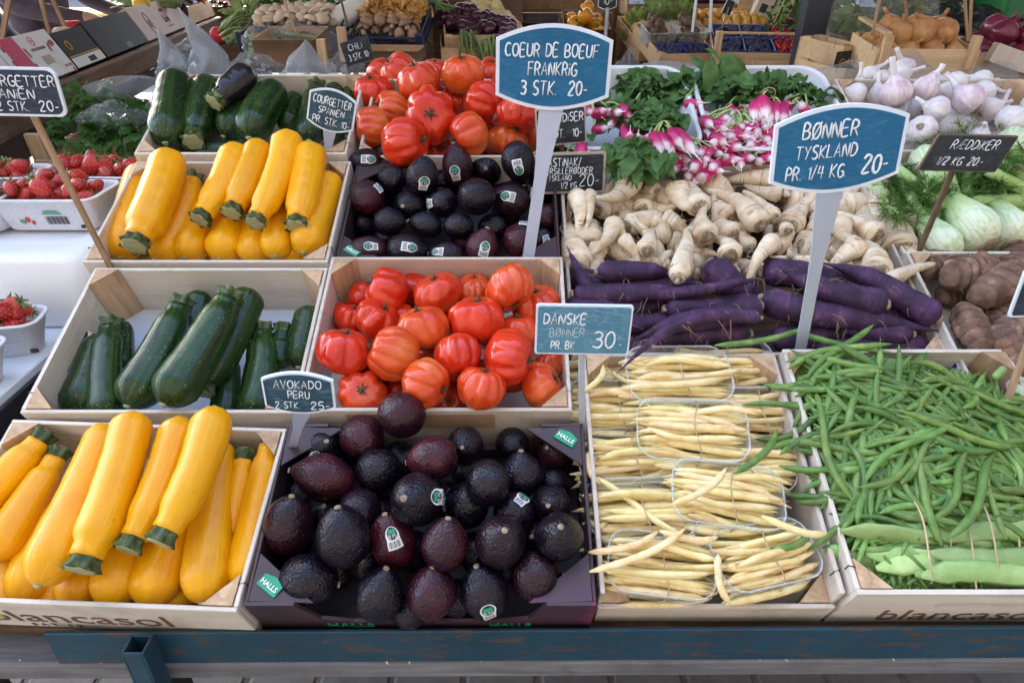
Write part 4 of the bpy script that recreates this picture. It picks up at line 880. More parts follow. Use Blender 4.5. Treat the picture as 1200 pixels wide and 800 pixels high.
def purple(label, pts, wpx, lv, head='a'):
    """pts: pixel path from head to tail with heights"""
    q = [P(*p) for p in pts]; n = 28; r = wpx/2/FPX*TT(q[0])
    def cr(t):
        s = t*(len(q)-1); i = min(int(s), len(q)-2); f = s-i; p0, p1, p2, p3 = q[max(i-1, 0)], q[i], q[i+1], q[min(i+2, len(q)-1)]
        return .5*((2*p1)+(p2-p0)*f+(2*p0-5*p1+4*p2-p3)*f*f+(3*p1-p0-3*p2+p3)*f**3)
    pp = [cr(i/n) for i in range(n+1)]; Lt = sum((pp[i+1]-pp[i]).length for i in range(n)); mid = pp[n//3]; rad = []; x = 0; ph = rng.uniform(0, 6)
    for i in range(n+1):
        if i: x += (pp[i]-pp[i-1]).length
        t = x/Lt; e = math.sqrt(max(.12, 1-(1-min(1, x/(r*.8)))**2)); body = (1-.25*t/.6 if t < .6 else .75*(1-(t-.6)/.4)**1.25+.045)
        rad.append(r*e*body*(1+.03*math.sin(19*t+ph)+.02*math.sin(41*t+ph)))
    o = thing('purple_carrot', label, 'carrot', frame(mid, pp[n//3-1]-pp[n//3+1]), 'purple carrots across the wide crate'); inv = o.matrix_world.inverted()
    mb = MB(); tube(mb, [inv @ p for p in pp], rad, 18, True, 5, .02); mb.build('root', M_['purple'], o)
    c = MB(); d = (pp[0]-pp[1]).normalized(); lathe(c, [(r*.36, -.002), (r*.34, .003), (r*.2, .006), (r*.1, .004)], 12, inv @ frame(pp[0], d), lambda a, z: 1+.2*math.sin(3*a)); c.build('crown', M_['crown'], o)
    h = MB()
    for k in range(16):
        i = rng.randint(4, n-2); a = rng.uniform(0, 6.28); m = frame(pp[i], pp[i+1]-pp[i-1]); p = m @ Vector((math.cos(a)*rad[i], math.sin(a)*rad[i], 0)); d = (p-pp[i]).normalized()+Vector((rng.uniform(-.8, .8), rng.uniform(-.5, .3), -.4)); l = rng.uniform(.006, .025)
        tube(h, [inv @ p, inv @ (p+d*l*.5), inv @ (p+d*l+Vector((rng.uniform(-1, 1), rng.uniform(-1, 1), -.6))*l*.4)], [.0005, .0004, .0002], 4, False)
    h.build('rootlets', M_['stick'], o)
purple('purple carrot lying level below the radish sign, head at left', [(672,345,.075),(740,343,.085),(800,342,.085),(858,336,.08)], 26, 1)
purple('thick purple carrot end under the parsley roots above the black-board sign', [(700,320,.07),(750,318,.075),(800,322,.06)], 30, 1)
purple('dark purple carrot with blunt head right of the grey bean sign', [(890,358,.10),(840,372,.10),(790,380,.095),(735,402,.08)], 32, 2)
purple('purple carrot along the front edge, blunt dark head beside crate post', [(878,391,.075),(830,392,.075),(780,396,.07),(730,404,.06)], 27, 1)
purple('round purple carrot head poking out between two white roots', [(832,308,.078),(850,330,.07),(880,345,.055),(905,352,.05)], 44, 1)
purple('dark purple carrot lying right of the tall sign post, tail pointing up', [(1038,357,.105),(990,345,.11),(945,330,.115),(912,312,.125)], 36, 2)
purple('bright violet carrot passing behind the tall sign post with forked tail', [(892,350,.09),(950,366,.09),(1020,374,.085),(1100,388,.075)], 36, 1)
purple('purple carrot with blunt head at far right of the heap', [(1099,374,.085),(1060,350,.095),(1010,322,.105),(965,308,.11)], 36, 2)
purple('purple carrot low at the right front, head by the bean crate post', [(1068,391,.07),(1020,388,.07),(975,378,.065),(940,370,.06)], 28, 1)
purple('dark purple carrot behind the bean crate edge under the violet one', [(905,398,.06),(950,392,.055),(1000,388,.05),(1040,384,.05)], 32, 1)
purple('broad purple carrot under the white roots left of the tall post', [(893,318,.075),(940,322,.08),(985,330,.075),(1030,336,.065)], 36, 1)
purple('slender purple carrot tail stretching level across the middle', [(770,345,.09),(820,340,.105),(870,330,.11),(902,325,.11)], 16, 2)
purple('thin purple carrot at far left with tail up the crate wall', [(725,372,.07),(700,350,.075),(680,320,.08),(664,288,.08)], 20, 1)
purple('dark purple carrot whose thin tail hangs over the wax beans', [(890,372,.115),(830,370,.125),(775,392,.12),(722,438,.105)], 17, 2)
purple('purple carrot under the grey bean sign, mostly hidden', [(660,362,.06),(700,362,.065),(760,360,.06),(800,352,.055)], 30, 1)
purple('purple carrot between the level one and the blunt dark head', [(780,362,.075),(830,360,.08),(880,352,.07),(920,345,.06)], 26, 1)

purple('purple carrot lowest at the front left, above the wax bean crate', [(690,408,.05),(740,410,.055),(790,406,.055),(830,402,.05)], 30, 0)
purple('purple carrot lowest at the front, under the blunt dark one', [(905,404,.05),(860,408,.05),(820,408,.05),(770,402,.045)], 30, 0)
purple('purple carrot lowest at front right behind the hand hole board', [(1085,404,.045),(1040,406,.05),(980,406,.05),(930,404,.045)], 30, 0)
purple('purple carrot buried beneath the level one at left', [(672,385,.045),(720,380,.05),(780,378,.05),(840,372,.045)], 32, 0)
purple('purple carrot buried beneath the violet one at right', [(1080,380,.05),(1030,366,.055),(980,352,.055),(930,340,.05)], 34, 0)
purple('purple carrot buried under the thick end at top left', [(668,330,.045),(720,332,.05),(780,334,.05),(840,330,.045)], 32, 0)

# ---------------------------------------------------------------- beans
def bean_mesh(name, L, r, seed, mat, flat=1.0, bend=.012):
    rn = random.Random(seed); mb = MB(); b = rn.uniform(-1, 1)*bend; s = rn.uniform(-1, 1)*bend*.45; pts = curve((-L/2, 0, 0), (L/2, 0, 0), (0, b, rn.uniform(0, .5)*abs(b)), 14, (0, s, 0)); rad = []
    for i in range(15):
        t = i/14; e = min(1, (t*7+.22))*min(1, ((1-t)*5)**.8+.10); rad.append(r*e*(1+.06*math.sin(t*38+seed)))
    tube(mb, pts, rad, 8, True, 0, 0, True, flat); return mb.mesh(name, M_[mat])
# the green heap
GB = [bean_mesh('green_bean', .118+.013*(i % 4), .0042+.0004*(i % 3), i, 'gbean', 1, .016) for i in range(10)]
def heap(u, v):
    a = max(0, min(1, (u-.36)/.34)); b = max(0, min(1, (v-.26)/.30)); h = .082+.048*math.sin(math.pi*min(1, a*.9+.1))*(.45+.55*b) + .008*noise.noise(Vector((u*14, v*14, 0)))
    if u < .40: h -= (.40-u)*.35
    if v > .49 and u > .56: h -= .035*min(1, (v-.49)/.06)
    if v < .33: h -= .022*(.33-v)/.07
    return h
GLAB = 'loose slim green bean lying in the big green bean heap'
hm = MB(); ng = 26
hv = [I(.388+.305*i/ng, .252+.312*j/ng, heap(.388+.305*i/ng, .252+.312*j/ng)-.018) for j in range(ng+1) for i in range(ng+1)]
hm.add(hv, [(j*(ng+1)+i, j*(ng+1)+i+1, (j+1)*(ng+1)+i+1, (j+1)*(ng+1)+i) for j in range(ng) for i in range(ng)]); 
for k in range(900):
    u, v = rng.uniform(.40, .69), rng.uniform(.265, .545); a = rng.uniform(0, 6.28); L = rng.uniform(.05, .062); w_ = heap(u, v)-rng.uniform(.005, .020); d = Vector((math.cos(a), math.sin(a), rng.uniform(-.12, .12)))*L
    u0, u1 = max(.392, min(.69, u-d.x)), max(.392, min(.69, u+d.x)); v0, v1 = max(.256, min(.56, v-d.y)), max(.256, min(.56, v+d.y))
    m0, m1 = I(u0, v0, w_-d.z), I(u1, v1, w_+d.z)
    tube(hm, curve(m0, m1, VV*rng.uniform(-.006, .006), 6), [.0013, .0037, .0042, .0042, .0042, .0037, .0013], 6)
under = hm.build('green_bean_heap', M_['gbean']); tag(under, 'mass of green beans deeper in the heap below the loose top ones', 'green beans', None, 'stuff')
nb = 0; tries = 0
while nb < 294 and tries < 4000:
    tries += 1; u, v = rng.uniform(.375, .70), rng.uniform(.30, .565)
    if u < .400 and (v < .42 or rng.random() < .72): continue
    if u > .56 and v > .525: continue
    a = rng.gauss(.35, .95) if rng.random() < .6 else rng.uniform(0, 3.14); L = .055; cx, sx = math.cos(a), math.sin(a)
    if v+abs(sx)*L > .566 and u > .40 and rng.random() < .9: continue
    if (v-abs(sx)*L < .30): continue
    h0, h1, hmid = heap(u-cx*L, v-sx*L), heap(u+cx*L, v+sx*L), heap(u, v); off = rng.uniform(-.005, .008)
    p0, p1 = I(u-cx*L, v-sx*L, h0), I(u+cx*L, v+sx*L, h1); mid = I(u, v, max(hmid, (h0+h1)/2)+off); x = (p1-p0).normalized()
    x = (x+NV*rng.uniform(-.13, .13)).normalized(); y = NV.cross(x).normalized(); z = x.cross(y); m = Matrix((x, y, z)).transposed().to_4x4(); m.translation = mid; m = m @ Matrix.Rotation(rng.choice((0, math.pi))+rng.uniform(-.5, .5), 4, 'X')
    m = m @ Matrix.Diagonal((rng.uniform(.8, 1.15),)*3+(1,)); o = link('green_bean', rng.choice(GB)); o.matrix_world = m; tag(o, GLAB, 'green bean', 'loose green beans heaped in the crate'); nb += 1
def lone_bean(label, a, b, mesh, group, mat=None, bendv=None):
    A, B = P(*a), P(*b); x = (B-A).normalized(); y = NV.cross(x).normalized(); z = x.cross(y); m = Matrix((x, y, z)).transposed().to_4x4(); m.translation = (A+B)/2; k = (B-A).length/.12
    o = link(mesh.name.split('.')[0], mesh); o.matrix_world = m @ Matrix.Diagonal((k, 1.05, 1.05, 1)); tag(o, label, 'bean', group); return o
for l, a, b in (('green bean lying level on the purple carrots right of the tall post', (850,402,.10), (792+138,386,.10)), ('longer green bean tucked along the front of the purple carrots', (940,390,.10), (1035,410,.10)), ('green bean resting on the wax bean punnet in mid crate', (866,548,.135), (905,508,.13)),
   ('green bean pointing over the right crate wall beside the tubers', (1120,515,.115), (1165,480,.105)), ('green bean sticking over the corner near the white fennel', (1105,545,.11), (1170,520,.11)), ('green bean dropping between wax bean punnet and crate wall', (908,640,.09), (945,622,.10))):
    lone_bean(l, a, b, GB[3], None)
# flat beans tied along the front of the green bean crate
FB = [bean_mesh('flat_bean', .20, .0125, 40+i, 'fbean', .38, .014) for i in range(4)]
def flat_bundle(label, M, n):
    o = thing('flat_bean_bundle', label, 'flat beans', M)
    for k in range(n):
        r_ = k % 4; lay = k//4; x = link('flat_bean', FB[k % 4], o); x.matrix_local = Matrix.Translation((rng.uniform(-.018, .018), -.032+.021*r_+rng.uniform(-.003, .003), .012*lay+.003*math.sin(r_*1.3))) @ Matrix.Rotation(rng.uniform(-.06, .06), 4, 'Z') @ Matrix.Rotation(R(32)+rng.uniform(-.45, .45), 4, 'X')
    for xx in (-.035, .042):
        b = MB(); pts = [Vector((xx+.006*math.sin(a*2), -.002+.053*math.cos(a), .014+.030*math.sin(a))) for a in [2*math.pi*i/24 for i in range(25)]]; tube(b, pts, .0011, 6, False, 0, 0, True); b.build('rubber_band', M_['rubber'], o)
    return o
flat_bundle('bundle of wide flat green beans tied with two rubber bands at crate front', MI(.56, .300, .070, R(-1)), 16)
flat_bundle('flat bean bundle lying on the left over the banded front bundle', MI(.505, .316, .083, R(3)), 8)
flat_bundle('second bundle of flat green beans half buried behind the banded front one', MI(.545, .318, .066, R(-4)), 12)
for i, (a, b, l) in enumerate((((985, 622, .108), (1180, 640, .10), 'single wide flat bean lying over the loose green beans'), ((966, 640, .085), (1050, 668, .085), 'short flat bean leaning by the left crate wall'))):
    A, B = P(*a), P(*b); x = (B-A).normalized(); y = NV.cross(x).normalized(); m = Matrix((x, y, x.cross(y))).transposed().to_4x4(); m.translation = (A+B)/2; k = (B-A).length/.20; o = link('flat_bean', FB[i]); o.matrix_world = m @ Matrix.Rotation(R(65), 4, 'X') @ Matrix.Diagonal((k, 1, 1.1, 1)); tag(o, l, 'flat bean')
# wax beans: tied bundles in clear punnets
WB = [bean_mesh('bean', .108+.010*(i % 4), 0.0036+.0003*(i % 3), 70+i, 'wbean', 1, .010) for i in range(9)]
def make_bundle(seed):
    rn = random.Random(seed); o = thing('wax_bean_bundle', '', 'wax beans', Matrix.Identity(4)); k = 0
    for lay in range(5):
        hw = (.032, .032, .029, .023, .014)[lay]; n = int(hw*2/.0062)+1
        for j in range(n):
            y = -hw+2*hw*j/(n-1)+rn.uniform(-.002, .002); z = .0058+lay*.0068+rn.uniform(-.0015, .0015)-.006*(abs(y)/.034)**2
            ang = rn.gauss(0, .055) if rn.random() < .85 else rn.gauss(0, .28)
            x = link('bean', WB[(k*5+seed) % 9], o); x.matrix_local = Matrix.Translation((rn.uniform(-.012, .012), y, z)) @ Matrix.Rotation(ang, 4, 'Z') @ Matrix.Rotation(rn.uniform(-.07, .07), 4, 'Y') @ Matrix.Rotation(rn.uniform(0, 6.3), 4, 'X') @ Matrix.Rotation(rn.choice((0, math.pi)), 4, 'Z'); k += 1
    b = MB(); pts = [Vector((.004+.004*math.sin(a*3), .0375*math.cos(a), .0185+.0215*math.sin(a))) for a in [2*math.pi*i/28 for i in range(29)]]; tube(b, pts, .0008, 6, False); b.build('rubber_band', M_['rubber'], o); return o
BN = [make_bundle(i) for i in range(4)]
M_['rim'] = clear('clear_rim', (.88, .92, .94), .76, .06)
def make_punnet():
    o = thing('clear_punnet', '', 'punnet', Matrix.Identity(4)); W, Dp, Hh = .137, .084, .042; mb = MB(); rs = []
    for k, z in ((.86, .0015), (.90, .004), (.95, .02), (1, Hh)): rs.append([(x*k, y*k, z) for x, y in rrect(W, Dp, .026, 6)])
    loft(mb, rs, True, False); mb.build('tray', M_['film'], o); r = MB(); q = [Vector((x, y, Hh)) for x, y in rrect(W, Dp, .026, 6)]; q.append(q[0]); tube(r, q, .0012, 6, False); r.build('rim', M_['rim'], o); return o
PN = make_punnet()
PUN = [('topmost at the back right of the crate', 793, 440, 120, .062, 2), ('hidden at the back right corner of the crate', 850, 430, 110, .040, 0), ('in the middle of the crate, resting on its neighbours', 812, 504, 124, .068, -5), ('at the back left corner under the grey sign', 715, 438, 104, .03, 2),
 ('second from the back along the left wall', 722, 480, 116, .035, -2), ('third from the back along the left wall', 738, 538, 120, .035, 4), ('right of centre, tilted over the green beans', 850, 580, 126, .062, -7), ('fourth from the back along the left wall', 748, 600, 124, .045, 3),
 ('at the front left, over the low front board', 774, 664, 120, .052, -7), ('at the front right beside the green bean crate', 894, 654, 120, .052, 13), ('half under the middle one on its right', 884, 486, 110, .034, 3), ('wedged between the middle and tilted ones at right', 872, 548, 110, .034, 2)]
for k, (l, px, py, wp, w_, an) in enumerate(PUN):
    p = P(px, py, w_+.02); p = p-NV*.02; u, v, _ = uvw(p); s = wp/FPX*TT(p)/.137; rzz = R(an)
    m = MI(u, v, w_-.012, rzz, R(rng.uniform(-4, 7)), R(rng.uniform(-4, 4)))
    spawn(PN, m @ Matrix.Diagonal((s, s, 1, 1)), 'clear plastic punnet of wax beans '+l, 'clear punnets in the wax bean crate')
    spawn(BN[k % 4], m @ Matrix.Translation((0, 0, .002)) @ Matrix.Diagonal((s*1.05, s*1.16, 1.28+.08*(k % 3), 1)), 'tied pale yellow wax bean bundle '+l, 'tied wax bean bundles')
for o_ in BN: drop(o_)
drop(PN)
for l, a, b in (('long wax bean lying across the front left punnet', (692,646,.10), (770,622,.11)), ('wax bean slanting from the front left punnet rim', (694,668,.10), (800,620,.115)), ('wax bean poking out left near the second punnet', (684,458,.09), (706,428,.09)), ('wax bean standing crosswise in the left third punnet', (690,530,.08), (703,566,.08)),
  ('long wax bean hanging over towards the green beans', (895,605,.12), (968,624,.11)), ('wax bean crossing the right-hand front bundle upright', (842,650,.10), (858,708,.085)), ('wax bean arching out of the tilted punnet at left', (788,590,.12), (850,548,.13)), ('wax bean with hooked tip between the lower punnets', (775,622,.11), (840,628,.095)), ('wax bean sticking out at the far left lower wall', (688,608,.07), (712,612,.075))):
    lone_bean(l, a, b, WB[2], None)

# ---------------------------------------------------------------- knobbly tubers, fennel, garlic
def make_tuber(seed):
    rn = random.Random(seed); L = rn.uniform(.036, .052); r = rn.uniform(.019, .025); o = thing('knobbly_tuber', '', 'tuber', Matrix.Identity(4)); mb = MB(); n = 60; ph = rn.uniform(0, 6); neck = rn.uniform(.0, .5); rings = rn.randint(6, 8); pts = []; rad = []
    for i in range(n+1):
        t = i/n; e = math.sqrt(max(.02, 1-(2*t-1)**2))**.8*(1-neck*max(0, t-.45)*1.1); pts.append(Vector((.007*math.sin(2.4*t+ph), .005*math.cos(3*t+ph), L*(2*t-1)))); rad.append(r*e*(1+.13*abs(math.sin(math.pi*rings*t))+.05*math.sin(7*t+ph)))
    tube(mb, pts, rad, 22, True, 4, .07)
    for k in range(rn.randint(2, 4)):
        i = rn.randint(14, 44); a = rn.uniform(0, 6.28); c = pts[i]+Vector((math.cos(a), math.sin(a), 0))*rad[i]*.8; q = r*rn.uniform(.3, .5)
        lathe(mb, [(q*.9, -q*.6), (q, 0), (q*.85, q*.45), (q*.55, q*.8), (q*.15, q*1.0)], 12, frame(c, Vector((math.cos(a), math.sin(a), rn.uniform(-.5, .8)))))
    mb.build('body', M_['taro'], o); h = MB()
    for k in range(12):
        i = rn.randint(2, n-2); a = rn.uniform(0, 6.28); d = Vector((math.cos(a), math.sin(a), rn.uniform(-.5, .5))); p = pts[i]+d*rad[i]*.9; tube(h, [p, p+d*.006, p+d*.012+Vector((0, 0, rn.uniform(-.01, .01)))], [.0005, .0004, .0002], 4, False)
    h.build('rootlets', M_['stick_d'], o); return o
TB = [make_tuber(i) for i in range(6)]
tub_d = [((1092,316),(1112,292),28,1),((1112,325),(1162,308),38,2),((1150,350),(1200,326),36,2),((1170,318),(1205,300),34,1),((1135,358),(1148,412),36,2),((1162,378),(1192,360),36,1),((1180,390),(1225,372),40,2),((1150,430),(1172,405),38,1),((1172,390),(1200,432),34,2),((1190,440),(1220,420),36,2),((1172,455),(1205,452),36,1),
 ((1150,445),(1160,470),34,0),((1110,345),(1130,335),28,0),((1230,400),(1250,380),36,1),((1230,440),(1260,430),36,1),((1140,322),(1170,335),30,0),((1215,345),(1240,335),36,1),((1125,372),(1140,395),28,0),((1185,415),(1150,398),30,0),((1208,470),(1240,462),34,1),((1240,350),(1262,340),34,0),((1185,475),(1230,485),32,0),((1260,470),(1300,450),36,1),((1270,420),(1310,430),36,1),((1280,380),(1320,370),36,1),((1275,345),(1310,350),34,1),((1330,410),(1360,395),36,1),((1340,455),(1370,470),36,1),((1250,490),(1290,500),34,1),((1320,490),(1350,500),34,1),((1245,320),(1275,315),32,1)]
ri = []
for k, (a, b, w_, lv) in enumerate(tub_d):
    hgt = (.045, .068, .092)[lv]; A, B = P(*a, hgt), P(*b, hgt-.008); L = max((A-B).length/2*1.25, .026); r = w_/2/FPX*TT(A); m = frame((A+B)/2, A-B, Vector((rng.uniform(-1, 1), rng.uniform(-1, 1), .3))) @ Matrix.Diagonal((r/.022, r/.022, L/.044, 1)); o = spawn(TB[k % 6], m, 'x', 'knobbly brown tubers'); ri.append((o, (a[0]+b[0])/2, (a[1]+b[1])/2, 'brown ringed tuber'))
label_rows(ri, '{look}, {pos} in the {row} row of the knobbly tuber crate', 26)
for o_ in TB: drop(o_)
gb = thing('green_bean_tip', 'short cut green bean end lying on the knobbly tubers', 'green bean', frame(P(1171, 437, .115), P(1178, 430, .115)-P(1164, 445, .115))); q = MB(); lathe(q, [(.002, -.012), (.0048, -.010), (.0055, 0), (.005, .010), (.0042, .012)], 10); q.build('pod', M_['fbean'], gb); q = MB(); lathe(q, [(.0042, .0121), (.003, .0125), (.0005, .0122)], 10); q.build('cut_face', M_['stemcut'], gb)

def fennel(label, base, top, wpx, lv, nst=4, fr=120, spread=.5, L=None):
    A, B = P(base[0], base[1], lv), P(top[0], top[1], lv+.01); r = wpx/2/FPX*TT(A); ax = (B-A).normalized(); hb = r*1.9; M = frame(A+ax*hb*.5, ax, Vector((1, 0, .2))); o = thing('fennel', label, 'fennel', M, 'fennel bulbs with their stalks'); mb = MB(); s = r/.04
    prof = [(.010, -.047), (.022, -.046), (.034, -.038), (.041, -.022), (.040, -.004), (.033, .018), (.025, .040), (.019, .056)]
    lathe(mb, [(a*s, z*s*1.0) for a, z in prof], 64, None, lambda a, z: (1-.20*math.cos(2*a))*(1+.022*math.sin(9*a+z*40)+.03*(((a/6.2832*4+z*6) % 1)-.5))); mb.build('bulb', M_['fennel'], o)
    c = MB(); lathe(c, [(.021*s, -.0455*s), (.0225*s, -.049*s), (.016*s, -.050*s), (.004*s, -.0485*s)], 16); c.build('cut_base', M_['crown'], o)
    f = MB()
    for k in range(nst):
        a = (k-(nst-1)/2)*spread*.6+rng.uniform(-.1, .1); d = Vector((math.sin(a), .25*math.cos(k*2.1), math.cos(a))); ln = (L or .105)*rng.uniform(.75, 1.15); p0 = Vector((.017*s*(k-(nst-1)/2)*.8, .006*math.cos(k*2.1), .035*s)); t_ = MB()
        p1 = p0+d*ln; rr = .0115*s*rng.uniform(.75, 1.1); tube(t_, curve(p0, p1, (0, 0, 0), 6), [rr*1.25, rr*1.1, rr, rr*.95, rr*.92, rr*.9, rr*.88], 10, True, 5, .06); t_.build('stalk', M_['fstalk'], o)
        for q in range(fr//nst):
            pp = p0.lerp(p1, rng.uniform(.45, 1.1)); dd = (d*rng.uniform(-.2, 1)+Vector((rng.gauss(0, .8), abs(rng.gauss(0, .5)), rng.gauss(0, .6)))).normalized(); l = rng.uniform(.02, .05); pe = pp+dd*l; tube(f, [pp, pp+dd*l*.5+Vector((0, .003, 0)), pe], [.0007, .0005, .0003], 4, False)
            for z in range(6):
                e = (dd+Vector((rng.gauss(0, .7), rng.gauss(0, .7), rng.gauss(0, .7)))).normalized()*rng.uniform(.008, .018); p = pp.lerp(pe, rng.uniform(.3, 1)); tube(f, [p, p+e], [.0005, .0003], 3, False)
    f.build('fronds', M_['frond'], o); return o
fennel('large white fennel bulb facing the viewer under the slanted black sign', (1150,285), (1120,248), 58, .075, 4, 360, .9)
fennel('fennel bulb left of the brown stick, half under the roots', (1110,302), (1078,258), 50, .055, 3, 260, .6)
fennel('fennel bulb at the right picture edge, stalks running up left', (1185,285), (1162,235), 50, .06, 4, 300, .5)
fennel('fennel with pale bulb uppermost behind the slanted sign, stalks downwards', (1080,190), (1105,245), 46, .085, 3, 160, .5, .075)
fennel('fennel bulb top right of the slanted sign among fronds', (1190,172), (1160,195), 44, .075, 4, 320, .7)
fennel('fennel lying left of the big blue sign, cut stalk ends showing', (1010,215), (1040,236), 34, .05, 3, 200, .5)
fennel('fennel at the far right middle with thick cut stalks', (1250,240), (1195,228), 50, .07, 4, 300, .6, .11)
fennel('fennel in the lower right crate, right of the bulb at the edge', (1290,520), (1300,470), 52, .06, 3, 160, .6)
fennel('fennel lying lowest in the lower right crate', (1250,600), (1240,550), 54, .06, 3, 160, .6)
fennel('fennel in the far corner of the lower right crate', (1340,620), (1330,570), 54, .06, 3, 160, .6)
fennel('fennel far right behind the tubers', (1270,285), (1262,245), 46, .06, 3, 200, .6)
fennel('white fennel bulb in the crate at the lower right edge', (1200,475), (1230,430), 50, .075, 3, 160, .6)

def make_garlic(seed):
    rn = random.Random(seed); o = thing('garlic_bulb', '', 'garlic', Matrix.Identity(4)); n = rn.randint(7, 10); ph = rn.uniform(0, 6); mb = MB(); st = rn.choice((.012, .018, .03))
    prof = [(.004, -.020), (.012, -.021), (.021, -.015), (.026, -.004), (.0255, .006), (.019, .016), (.0105, .023), (.0065, .030)]
    lathe(mb, prof, 36, None, lambda a, z: 1+(.055*abs(math.sin(n*a/2+ph))-.03)*min(1, max(0, (.03-z)*45))+.03*math.sin(2*a+ph)); mb.build('bulb', M_['garlic'], o)
    s = MB(); b = rn.uniform(-.012, .012); tube(s, curve((0, 0, .028), (b, b*.5, .030+st), (b*.3, 0, 0), 6), [.0068, .0055, .005, .0047, .0046, .0048, .005], 10, True, 5, .08); s.build('neck', M_['garlic'], o)
    q = MB(); lathe(q, [(.005, -.0205), (.0065, -.0225), (.004, -.024), (.001, -.023)], 12, None, lambda a, z: 1+.15*math.sin(9*a)); q.build('root_plate', M_['crown'], o); return o
GLs = [make_garlic(i) for i in range(6)]
gd = [(985,118,28,0,'r'),(1003,110,30,1,'l'),(1020,118,38,1,None),(1050,108,42,2,'u'),(1085,104,38,2,'T'),(1111,110,36,2,'l'),(1135,116,42,2,'l2'),(1152,108,34,1,'r'),(1160,128,34,2,'ru'),(1090,130,30,1,'r'),(1068,128,30,1,None),(1080,152,40,2,None),(1115,145,40,2,'ur'),(1140,145,34,1,None),(1070,168,36,1,None),(1050,140,34,1,None),
 (1185,140,40,2,None),(1195,160,36,1,None),(1090,170,34,0,None),(1148,162,32,1,None),(1125,168,30,0,None),(1168,150,30,0,None),(1030,140,34,0,None),(1000,132,30,0,None),(1170,112,30,0,None),(1100,118,30,0,None),(1125,128,30,0,None),(1210,125,36,1,None),(1215,150,36,0,None),(1000,122,34,1,'u'),(1035,125,36,1,'r'),(1060,118,34,1,None),(1098,128,36,2,'l'),(1030,112,32,1,None),(1120,98,32,1,'r'),(1075,142,34,1,'l'),(1095,160,36,1,'u'),(1128,158,34,1,'r'),(1155,140,34,1,None),(1170,132,34,1,None),(1012,140,32,0,None),(1175,165,34,1,None),(1150,95,30,1,'l'),(1225,110,36,1,'r'),(1235,135,36,1,None),(1040,160,30,0,None),(1062,150,30,0,None)]
its = []
for (px, py, w_, lv, dr) in gd:
    p = P(px, py, (.045, .068, .092)[lv]); its.append(dict(p=p, r=w_/2/FPX*TT(p), px=px, py=py, dr=dr))
relax(its, 30); gi = []
for it in its:
    dr = it['dr']; v = (CAM-it['p']).normalized(); ax = dict(T=Vector((.25, -.1, 1)), u=Vector((-.3, .1, 1)), ru=Vector((1, 0, .6)), ur=Vector((.1, .4, 1)), r=Vector((1, .1, .2)), l=Vector((-1, .2, .3)), l2=Vector((-.7, .5, .6))).get(dr) or Vector((rng.uniform(-1, 1), rng.uniform(-.8, .8), rng.uniform(-.3, 1)))
    s = it['r']/.032; o = spawn(GLs[2 if dr in ('T', 'ru') else rng.randrange(6)], frame(it['p'], ax) @ Matrix.Diagonal((s, s, s, 1)), 'x', 'white garlic bulbs'); gi.append((o, it['px'], it['py'], 'white garlic bulb'))
label_rows(gi, '{look}, {pos} in the {row} row of the garlic crate', 14)
for o_ in GLs: drop(o_)

# ---------------------------------------------------------------- radishes in white tubs
def white_tub(label, u0, u1, v0, v1, Hh, w=0.0, rz=0):
    mb = MB(); tub(mb, u1-u0, v1-v0, Hh, .045, .012, .004, .006, None, 6); o = mb.build('plastic_tub', M_['whitepl']); o.matrix_world = MI((u0+u1)/2, (v0+v1)/2, w, rz); tag(o, label, 'tub', 'white plastic radish tubs'); return o
white_tub('white plastic tub of radishes behind the black price boards', .085, .352, 1.055, 1.33, .10)
white_tub('white plastic tub of radishes left of the garlic', .372, .640, 1.055, 1.33, .10)
def make_radish(seed):
    rn = random.Random(seed); mb = MB(); k = rn.uniform(.75, 1.5); prof = [(.0006, -.044), (.0009, -.034), (.0016, -.027), (.005, -.0235), (.0085, -.018), (.0115, -.008), (.012, .002), (.0108, .011), (.008, .0165), (.004, .019)]
    lathe(mb, [(a, z) for a, z in prof], 16, None, lambda a, z: 1+.03*math.sin(2*a+seed)); return mb.mesh('radish', M_['radish'])
RD = [make_radish(i) for i in range(4)]
def bunch(label, M, rads, leaves, llen=.10, stems=True, drape=None):
    """rads: list of (x, y, z, dirx, diry, dirz, s) in the bunch frame (x right, y up-slope, z out of it)"""
    o = thing('radish_bunch', label, 'radishes', M, 'radish bunches in the white tubs'); st = MB()
    for (x, y, z, dx, dy, dz, s) in rads:
        d = Vector((dx, dy, dz)).normalized(); r = link('radish', RD[rng.randrange(4)], o); kk = rng.uniform(.9, 1.35); r.matrix_local = frame(Vector((x, y, z)), d) @ Matrix.Diagonal((s, s, s*kk, 1))
        top = Vector((x, y, z))+d*.018*s*kk; mid = Vector((x*.25, y+.035, z+.01)); tube(st, [top, top.lerp(mid, .5)+Vector((0, 0, .004)), mid], [.0022, .0019, .0015], 6, False)
    st.build('stems', M_['fstalk'], o); f = MB(); dr = drape or Vector((0, 1, .1))
    for k in range(int(leaves*1.5)):
        b = Vector((rng.gauss(0, .022), .03+rng.uniform(0, .05), .004+rng.uniform(-.012, .016))); d = (dr+Vector((rng.gauss(0, .55), rng.gauss(0, .35), min(.15, rng.gauss(-.12, .2))))).normalized()
        leaf(f, b, d, Vector((rng.gauss(0, .3), -.25, 1)), rng.uniform(.5, 1.15)*llen*.62, rng.uniform(.012, .026), rng.uniform(.3, 1.0), .28, 9, rng.uniform(-.3, .5), .02)
    f.build('leaves', M_['radleaf'], o)
    if stems:
        bd = MB(); tube(bd, [Vector((.013*math.cos(a), .034, .012+.012*math.sin(a))) for a in [2*math.pi*i/16 for i in range(17)]], .0011, 5, False); bd.build('rubber_band', M_['rubber'], o)
    return o
